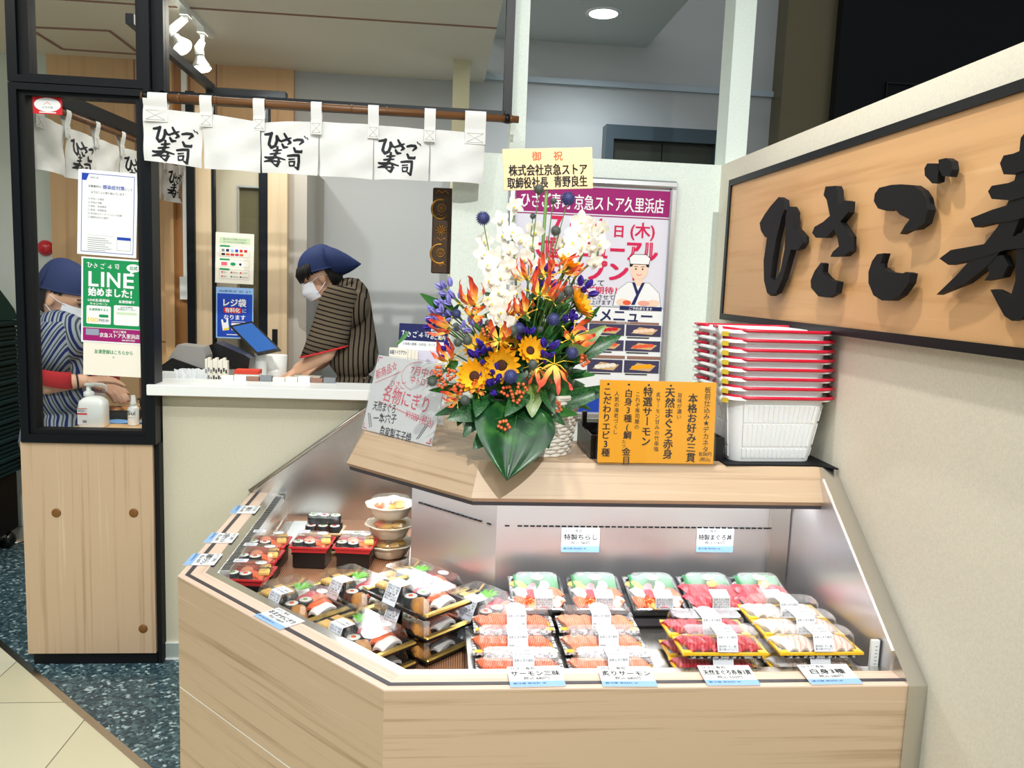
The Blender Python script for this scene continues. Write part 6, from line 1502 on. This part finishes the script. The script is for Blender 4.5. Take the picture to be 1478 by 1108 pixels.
# --- worker behind the partition glass, facing right over the work table
L1 = V((-1.46, 3.30, 0))
pB = thing('person', 'person in navy bandana, mask and blue striped jacket with red trim, behind the partition glass', 'person', L1)
HB = T(-1.425, 3.26, 1.335) @ RZ(-.20) @ RY(.42) @ SC(.95, .95, .95)
w = MB(); head_in(w, HB, M_skin); nb = V((-1.415, 3.29, 1.265)); cap_(w, HB @ V((-.025, 0, -.055)), nb, .052, .058, M_skin)
cap_(w, nb, (-1.445, 3.30, 1.02), .066, .085, M_skin); cap_(w, (-1.435, 3.215, 1.18), (-1.435, 3.385, 1.18), .078, .078, M_skin); cap_(w, (-1.465, 3.25, .88), (-1.465, 3.35, .88), .09, .09, M_skin)
for s_ in (-1, 1):
    cap_(w, (-1.465, 3.30+s_*.085, .84), (-1.455, 3.30+s_*.09, .46), .062, .050, M_skin); cap_(w, (-1.455, 3.30+s_*.09, .46), (-1.485, 3.30+s_*.09, .08), .052, .036, M_skin); cap_(w, (-1.495, 3.30+s_*.09, .035), (-1.365, 3.30+s_*.10, .030), .034, .028, M_skin)
sA, eA, wA = V((-1.440, 3.13, 1.215)), V((-1.440, 3.115, 1.015)), V((-1.335, 3.17, 1.022))
sB, eB, wB = V((-1.430, 3.45, 1.215)), V((-1.395, 3.45, 1.01)), V((-1.320, 3.34, .985))
for s_, e_, r_, sd_ in ((sA, eA, wA, -1), (sB, eB, wB, 1)):
    cap_(w, s_+(e_-s_)*.18, e_, .034, .040, M_skin); cap_(w, e_, r_, .040, .026, M_skin); hand(w, r_, (r_-e_)+V((.02, .02, -.01)), (0, .2, -1), M_skin, .42, sd_, .95)
fused('body', w, pB, M_skin, .0052, 5, L1)
head_dress(pB, HB, L1, (-.175, 0, -.105), False)
M_sB = stripes('blue_stripe_jacket', S(150, 158, 166), S(24, 36, 96), 13, (0, RAD(14), 0), S(60, 70, 78), .34)
M_sBs = stripes('blue_stripe_sleeve', S(150, 158, 166), S(24, 36, 96), 13, (0, RAD(-28), 0), S(60, 70, 78), .34)
w = MB(); cap_(w, (-1.425, 3.30, 1.245), (-1.445, 3.30, .98), .095, .118, M_sB); cap_(w, (-1.430, 3.20, 1.185), (-1.430, 3.40, 1.185), .105, .105, M_sB); cap_(w, (-1.455, 3.24, .98), (-1.455, 3.36, .98), .12, .12, M_sB); cap_(w, (-1.465, 3.24, .78), (-1.465, 3.36, .78), .135, .135, M_sB)
fused('jacket', w, pB, M_sB, .008, 6, L1)
w = MB(); cap_(w, (-1.475, 3.27, .70), (-1.475, 3.22, .12), .115, .075, M_bplas); cap_(w, (-1.475, 3.33, .70), (-1.475, 3.38, .12), .115, .075, M_bplas); fused('trousers', w, pB, MATS['dark_trousers'], .01, 5, L1)
for s_, e_ in ((sA, eA), (sB, eB)):
    dv = e_-s_; rings = []
    for t_, r_ in ((-.15, .055), (0, .072), (.35, .075), (.7, .080), (.98, .086), (.98, .079), (.6, .066)):
        c_ = s_+dv*t_; rings.append([tuple(c_+V((r_*cos(a*pi/9), r_*.66*sin(a*pi/9), -.25*r_*cos(a*pi/9)*t_))-L1) for a in range(18)])
    w2 = MB(); w2.loft(rings[:4]+rings[6:], M_sBs); so = w2.build('sleeve', pB)
    w3 = MB(); r3 = [[tuple(V(p)+V((0, 0, .0))) for p in rings[3]], rings[4], rings[5]]; w3.loft([[tuple((V(p)-V(q))*1.015+V(q)) for p, q in zip(rg, [V(sum((V(x) for x in rg), V()))/18]*18)] for rg in r3], M_redc, None, False); w3.build('red_cuff', so)
w = MB()
for s_ in (-1, 1):
    pts = [V((-1.480, 3.30, 1.300)), V((-1.450, 3.30+s_*.060, 1.296)), V((-1.385, 3.30+s_*.098, 1.250)), V((-1.338, 3.30+s_*.082, 1.15)), V((-1.328, 3.30+s_*.045, 1.04)), V((-1.330, 3.30+s_*.03, .95))]
    w.tube([p-L1 for p in pts], [.012, .013, .013, .012, .012, .010], M_redc, 8)
w.build('collar', pB)
w = MB(); dvw = (wA-eA).normalized(); cw = wA-dvw*.02; e1 = dvw.orthogonal().normalized(); e2 = dvw.cross(e1)
w.tube([tuple(cw+(e1*cos(a*pi/8)+e2*sin(a*pi/8))*.031-L1) for a in range(16)], .0035, M_bplas, 6, None, False, True); w.build('wristband', pB)
# ================================================================ KITCHEN, TILL AND LEFT EDGE
# work table behind the partition
t = thing('work_table', 'pale wood work table behind the partition window', 'table', (-1.2, 3.3, 0))
w = MB(); w.box(-1.318, -.99, 3.01, 3.62, .838, .868, mat('table_top_wood', S(226, 186, 138), .45)); w.build('tabletop', t, t.location)
for x in (-1.298, -1.02):
    for y in (3.03, 3.59): w = MB(); w.box(x-.015, x+.015, y-.015, y+.015, 0, .838, M_steel); w.build('leg', t, t.location)
TT = .8685
M_bot = mat('white_bottle_plastic', S(238, 240, 238), .35)
p = at(128, 622, 'Z', TT); p = V((-1.258, 3.06, TT))
t = thing('pump_bottle', 'large white pump bottle with a red-striped label on the work table', 'bottle', p)
w = MB()
def sq(a, b, z, r=.35): return [(a*math.copysign(abs(cos(k*pi/10))**r, cos(k*pi/10)), b*math.copysign(abs(sin(k*pi/10))**r, sin(k*pi/10)), z) for k in range(20)]
w.loft([sq(.044, .030, 0), sq(.047, .033, .004), sq(.047, .033, .082), sq(.044, .031, .096), sq(.030, .022, .108), sq(.016, .016, .113)], M_bot, T(.004, 0, 0)); w.build('body', t)
w = MB(); w.lathe([(.018, .112), (.018, .128), (.012, .131), (.008, .134), (.008, .152)], M_bot, 18, T(-.012, 0, 0)); w.build('cap', t)
w = MB(); w.box(-.024, .010, -.011, .011, .150, .160, M_bot, None, .003); w.tube([(-.01, 0, .156), (.040, -.004, .157), (.050, -.004, .150), (.054, -.004, .134)], [.006, .0055, .005, .004], M_bot, 8); w.build('pump_head', t)
sh = Sheet(frame((-.040, -.0335, .012), (1, 0, 0), (0, 0, 1))); sh.rect(0, 0, .036, .062, flat('pale_label', (226, 222, 220))); sh.up(); sh.rect(0, .036, .034, .042, M_red); sh.rect(0, .058, .034, .060, M_red); sh.rect(.018, .006, .032, .016, M_grey)
for i in range(5): sh.rect(.002, .046+i*.0022, .03-.004*(i % 3), .0472+i*.0022, M_grey)
sh.build('label_print', t)
p = V((-1.128, 3.10, TT))
t = thing('spray_bottle', 'small white spray bottle with black lettering Sui on the work table', 'bottle', p)
w = MB(); w.lathe([(.018, 0), (.020, .003), (.020, .062), (.018, .068), (.010, .074)], M_bot, 20); w.build('body', t)
w = MB(); w.lathe([(.011, .074), (.011, .086), (.009, .088), (.008, .112), (.006, .114)], M_bot, 16); w.build('spray_head', t)
sh = Sheet(frame((-.016, -.0205, .010), (1, 0, 0), (0, 0, 1))); sh.text('Sui', .016, .032, .022, M_ink, 'c', .01, fit=.028); sh.text('puririca', .016, .020, .007, M_grey, 'c', fit=.024); sh.build('label_print', t)
t = thing('white_bottle', 'tall plain white bottle half hidden by the partition post', 'bottle', (-1.068, 3.10, TT))
w = MB(); w.lathe([(.022, 0), (.024, .003), (.024, .088), (.018, .098), (.010, .104)], M_bot, 20); w.build('body', t)
w = MB(); w.lathe([(.011, .104), (.011, .122), (.009, .140), (.004, .146)], M_bot, 16); w.build('cap', t)
t = thing('document_holder', 'clear plastic document holder with printed pages beside the pump bottle', 'holder', (-1.286, 3.145, TT), (0, RAD(6), RAD(8)))
w = MB(); w.box(-.028, .028, -.006, -.004, 0, .150, M_acr); w.box(-.028, .028, .012, .014, 0, .125, M_acr); w.box(-.028, .028, -.006, .014, 0, .002, M_acr); w.build('holder_body', t)
w = MB(); w.box(-.026, .026, -.003, .010, .003, .112, flat('pale_page', (214, 206, 206))); w.build('pages', t)
M_food = mat('fried_food', S(206, 142, 82), .6); bump(M_food, noise(M_food, coords(M_food, (1, 1, 1)), 120, 3), .8, .004)
for i, (x, y, z, lb) in enumerate(((-1.215, 3.24, TT, 'lower black food tray on the work table'), (-1.105, 3.33, TT, 'upright black food box at the right end of the work table'))):
    t = thing('food_tray', lb, 'food tray', (x, y, z), (0, 0, .1))
    h_ = .040 if i == 0 else .075
    w = MB(); square(w, .15, .11, h_, mat('olive_black_tray', S(44, 42, 36), .35), rw=.006); w.build('tray', t)
    for k in range(5): w = MB(); w.ball((-.045+k*.022, .012*(-1)**k, h_-.004), (.018, .026, .011), M_food, 10, 7); w.build('food_piece', t)
t = thing('blue_cloth', 'folded pale blue cloth under the food tray', 'cloth', (-1.20, 3.15, TT))
w = MB(); w.grid(lambda u, v: (-.095+.19*u, -.03+.06*v, .004+.003*sin(9*u+4*v)), 16, 6, mat('blue_cloth', S(120, 170, 226), .8)); w.grid(lambda u, v: (-.095+.19*(1-u), -.03+.06*v, .001), 4, 2, MATS['blue_cloth']); w.build('cloth', t)
# fire alarm
t = thing('fire_alarm', 'red fire alarm lamp on a pale plate on the far wall', 'alarm', (-2.115, 4.6, 1.53))
w = MB(); w.box(-2.165, -2.065, 4.588, 4.60, 1.20, 1.62, flat('alarm_plate', (206, 214, 204))); w.build('plate', t, t.location)
w = MB(); w.lathe([(.042, 0), (.042, .006), (.036, .022), (.018, .034), (.002, .036)], mat('red_lamp_plastic', S(206, 20, 32), .2), 24, T(-2.105, 4.588, 1.545) @ RX(pi/2)); w.build('lamp', t, t.location)
w = MB(); w.lathe([(.03, 0), (.03, .01)], mat('dull_red_button', S(176, 60, 70), .4), 20, T(-2.125, 4.588, 1.345) @ RX(pi/2)); w.build('button', t, t.location)
# till area, on the counter's inner shelf
TS = .9005
t = thing('white_box', 'plain white carton at the left end of the till shelf', 'box', (-.99, 3.28, TS))
w = MB(); w.box(-1.055, -.90, 3.20, 3.36, TS, 1.062, M_white, bev=.002); w.build('carton', t, t.location)
M_gpl = mat('grey_machine_plastic', S(150, 148, 144), .4)
t = thing('receipt_printer', 'grey and black receipt printer on the white carton', 'printer', (-.985, 3.28, 1.0625))
prof = [(-.075, .0), (.075, .0), (.075, .050), (.062, .082), (-.030, .090), (-.062, .040)]
w = MB(); w.prism(prof, -.05, .05, M_gpl, T(-.975, 3.28, 1.075) @ RX(pi/2)); w.build('body', t, t.location)
w = MB(); w.prism([(-.098, -.012), (.05, -.012), (.062, .0), (-.05, .038), (-.088, .010)], -.055, .055, M_bplas, T(-.975, 3.28, 1.075) @ RX(pi/2)); w.build('base', t, t.location)
t = thing('card_terminal', 'black card terminal with sloping top in the middle of the till shelf', 'card terminal', (-.85, 3.42, TS))
w = MB(); w.box(-.93, -.80, 3.37, 3.47, TS, 1.06, M_gpl); w.build('pedestal', t, t.location)
w = MB(); w.prism([(-.085, 0), (.085, 0), (.092, .045), (.070, .058), (-.045, .105), (-.080, .090)], -.055, .055, M_bplas, T(-.852, 3.42, 1.061) @ RX(pi/2)); w.build('body', t, t.location)
sh = Sheet(frame((-.875, 3.3645, 1.09), (1, 0, 0), (0, 0, 1))); sh.text('VISA', 0, .0, .012, M_grey, 'l', .02); sh.build('print', t, t.location)
t = thing('tablet', 'tablet with a blue screen tilted on a white stand at the till', 'tablet', (-.77, 3.56, TS))
c0, c1, c2, c3 = at(331, 470, 'Y', 3.60), at(362+4, 467, 'Y', 3.60), at(405, 504, 'Y', 3.47), at(371, 511, 'Y', 3.47)
Mt = frame(c3, c2-c3, c0-c3); tw, th_ = (c2-c3).length, (c0-c3).length
w = MB(); sk = (c0-c3).dot((c2-c3).normalized())
def skew(mb, x0, x1, y0, y1, z0, z1, m): mb.add([(x+sk*y/th_, y, z) for z in (z0, z1) for x, y in ((x0, y0), (x1, y0), (x1, y1), (x0, y1))], [(3, 2, 1, 0), (4, 5, 6, 7), (0, 1, 5, 4), (1, 2, 6, 5), (2, 3, 7, 6), (3, 0, 4, 7)], m, Mt)
yt = (c0-c3-(c2-c3).normalized()*sk).length
th_ = yt
skew(w, 0, tw, 0, yt, -.012, 0, M_bplas); w.build('tablet_body', t, t.location)
w = MB(); M_scr = mat('blue_screen', S(40, 80, 140), .15, emit=S(50, 96, 165), es=.55); skew(w, .008, tw-.008, .010, yt-.010, 0, .0006, M_scr); w.build('screen', t, t.location)
mc = (c0+c2)/2; w = MB(); w.tube([(mc.x+.02, mc.y+.02, TS), (mc.x+.02, mc.y+.02, mc.z-.03), (mc.x, mc.y+.004, mc.z-.014)], [.030, .024, .018], M_white, 14); w.lathe([(.05, 0), (.05, .006), (.03, .012)], M_white, 20, T(mc.x+.02, mc.y+.02, TS)); w.build('stand', t, t.location)
t = thing('chopstick_bundle', 'bundle of paper-wrapped chopsticks printed with black marks, behind the worktop', 'chopsticks', (-.855, 3.22, TS))
for k in range(9):
    w = MB(); x = -.895+k*.0095; zz = 1.115+.006*sin(k*2.1); w.box(x, x+.0085, 3.205+.004*(k % 2), 3.23, TS, zz, M_cream); sh = Sheet(frame((x, 3.204+.004*(k % 2), TS), (1, 0, 0), (0, 0, 1))); sh.mb = w
    for q in range(5): sh.rect(.0015, .16-q*.03+.006*(k % 2), .007, .175-q*.03+.006*(k % 2), M_ink if k > 2 else M_grey)
    w.build('chopsticks', t, t.location)
t = thing('napkin_bundle', 'frilly bundle of white paper napkins left of the chopsticks', 'napkins', (-.945, 3.20, TS))
w = MB(); rnd = random.Random(4)
for k in range(14): 
    a = rnd.uniform(0, 6.28); x, y = .018*cos(a), .012*sin(a)
    w.grid(lambda u, v: (x+(u-.5)*.045*(1+v), y+.010*sin(u*14+k)*(.4+v), v*(.165+.012*sin(k*1.7+7*u))), 10, 4, M_paper, T(-.945, 3.20, TS) @ RZ(rnd.uniform(-.5, .5)))
w.build('napkins', t, t.location)
t = thing('red_box', 'small red box right of the chopsticks', 'box', (-.74, 3.30, TS)); w = MB(); w.box(-.80, -.705, 3.27, 3.33, TS, 1.052, M_white); w.box(-.80, -.705, 3.268, 3.33, 1.052, 1.068, flat('coral_red', (226, 76, 56))); w.build('box', t, t.location)
t = thing('white_cup', 'white paper cup holder behind the tablet', 'cup', (-.72, 3.70, TS)); w = MB(); w.lathe([(.040, 0), (.048, .19), (.045, .19), (.038, .01)], M_white, 20, None, True, True, False); w.build('cup', t)
t = thing('printed_packets', 'row of flat printed packets along the back edge of the worktop', 'packets', (-.6, 3.09, 1.0505))
rnd = random.Random(9)
for k in range(9): w = MB(); x = -.80+k*.047; w.box(x, x+.043, 3.075, 3.104, 1.0505, 1.064+rnd.uniform(0, .008), (M_cream, M_paper, M_brown, M_grey, M_cream)[k % 5]); w.build('packet', t, t.location)
t = thing('paper_carton', 'low white carton under the hands of the worker at the till', 'box', (-.60, 3.62, TS)); w = MB(); w.box(-.68, -.52, 3.53, 3.72, TS, 1.0, M_cream, bev=.002); w.build('carton', t, t.location)
# ceiling track with two spot heads
t = thing('ceiling_track', 'white lighting track on the kitchen ceiling', 'lighting track', (-1.075, 3.5, 2.54)); w = MB(); w.box(-1.092, -1.060, 3.05, 3.99, 2.518, 2.54, M_white); w.build('track', t, t.location)
M_bulb = mat('lit_bulb', (1, 1, 1), .4, emit=(1, .97, .9), es=6.)
for i, (px, py, y) in enumerate(((263, 68, 3.62), (291, 98, 3.86))):
    c_ = at(px, py, 'Y', y)
    t = thing('track_spotlight', ('front', 'rear')[i]+' white spotlight with a lit reflector bulb on the kitchen track', 'spotlight', (-1.076, y, 2.518), group='kitchen track spotlights')
    a_ = V((-1.076, y, 2.518)); w = MB(); w.box(a_.x-.016, a_.x+.016, y-.03, y+.03, 2.498, 2.518, M_white); w.tube([a_, V((a_.x, y, c_.z+.115))], .009, M_white, 8); w.build('adapter', t, t.location)
    d_ = V((.15, -.1, -1)).normalized() if i else V((.45, -.2, -.6)).normalized(); top_ = c_-d_*.055
    w = MB(); w.tube([V((a_.x, y, c_.z+.115)), top_-d_*.035, top_], [.014, .020, .020], M_white, 12); w.build('holder', t, t.location)
    w = MB(); w.lathe([(.016, 0), (.024, .02), (.040, .048), (.044, .058)], M_alu, 20, T(*top_) @ rot_to(d_)); bo = w.build('reflector_bulb', t, t.location)
    w = MB(); w.lathe([(.043, .056), (.036, .064), (.0, .067)], M_bulb, 20, T(*top_) @ rot_to(d_), True, False, False); w.build('bulb_face', bo, t.location)
t = thing('downlight', 'round lit downlight in the back room ceiling', 'downlight', (0, 0, 0)); c_ = at(871, 20, 'Z', 2.775); t.location = c_
w = MB(); w.lathe([(.088, .0), (.092, .004), (.090, .006), (.072, .006)], M_white, 32, T(0, 0, -.001), True, True, False); w.build('trim_ring', t)
w = MB(); w.lathe([(.070, -.0015), (.0, -.0025)], mat('lit_downlight', (1, 1, 1), .5, emit=(.95, .98, 1.), es=9.), 32, None, True, False, False); w.build('diffuser', t)
# left edge: dark green crates, cover and a steel post
M_dg = mat('dark_green_plastic', S(14, 52, 56), .6, spec=.2); M_dg2 = mat('dark_green_cloth', S(8, 58, 52), .85)
for i in range(8):
    z = .40+i*.0965
    t = thing('plastic_crate', 'dark green ribbed crate at the left edge, %s in the stack' % ('lowest', 'second lowest', 'third from below', 'fourth from below', 'fourth from above', 'third from above', 'second from above', 'topmost')[i], 'crate', (-2.345, 4.05, z), group='dark green crates at the left edge')
    w = MB(); w.box(-.18, .22, -.25, .25, 0, .07, M_dg, None, .01); w.box(-.195, .235, -.265, .265, .07, .096, M_dg, None, .008)
    for k in range(3): w.box(-.19, .229, -.258, .258, .006+k*.022, .018+k*.022, M_dg)
    w.build('crate_body', t)
t = thing('crate_dolly', 'low dark dolly under the green crates', 'dolly', (-2.345, 4.05, 0)); w = MB(); w.box(-.16, .20, -.24, .24, .09, .398, M_blackm, None, .01); w.build('deck', t)
for x in (-.12, .16):
    for y in (-.18, .18): w = MB(); w.lathe([(.045, -.015), (.045, .015)], M_bplas, 16, T(x, y, .045) @ RX(pi/2)); w.box(x-.012, x+.012, y-.02, y+.02, .06, .09, M_steel); w.build('wheel', t)
t = thing('green_cover', 'dark green cloth bundle lying on top of the crates at the left edge', 'cloth', (-2.345, 4.05, 1.173))
w = MB(); w.grid(lambda u, v: (-.20+.43*u+.012*sin(7*v), -.25+.5*v, .003+.36*max(0, sin(pi*u))**.45*max(0, sin(pi*v))**.45+.010*sin(16*u+9*v)*sin(pi*u)*sin(pi*v)), 28, 28, M_dg2); w.grid(lambda u, v: (-.20+.43*(1-u)+.02*sin(7*v), -.25+.5*v, .003), 6, 6, M_dg2); w.build('cloth', t)
t = thing('steel_stanchion', 'slim steel post on a round base beside the crates', 'stanchion', (-2.27, 4.40, 0)); w = MB(); w.lathe([(.155, 0), (.155, .008), (.12, .018), (.03, .024)], M_steel, 32); w.build('base', t)
w = MB(); w.lathe([(.022, .02), (.022, .95), (.028, .955), (.028, 1.0), (.02, 1.01)], M_steel, 20); w.build('post', t)
t = thing('wall_sensor', 'small round white sensor high on the far left wall', 'sensor', (-2.22, 4.6, 2.38)); w = MB(); w.lathe([(.03, 0), (.03, .012), (.014, .02)], M_white, 20, T(0, 0, 0) @ RX(pi/2)); w.build('body', t)
bpy.data.objects.remove(_fo)
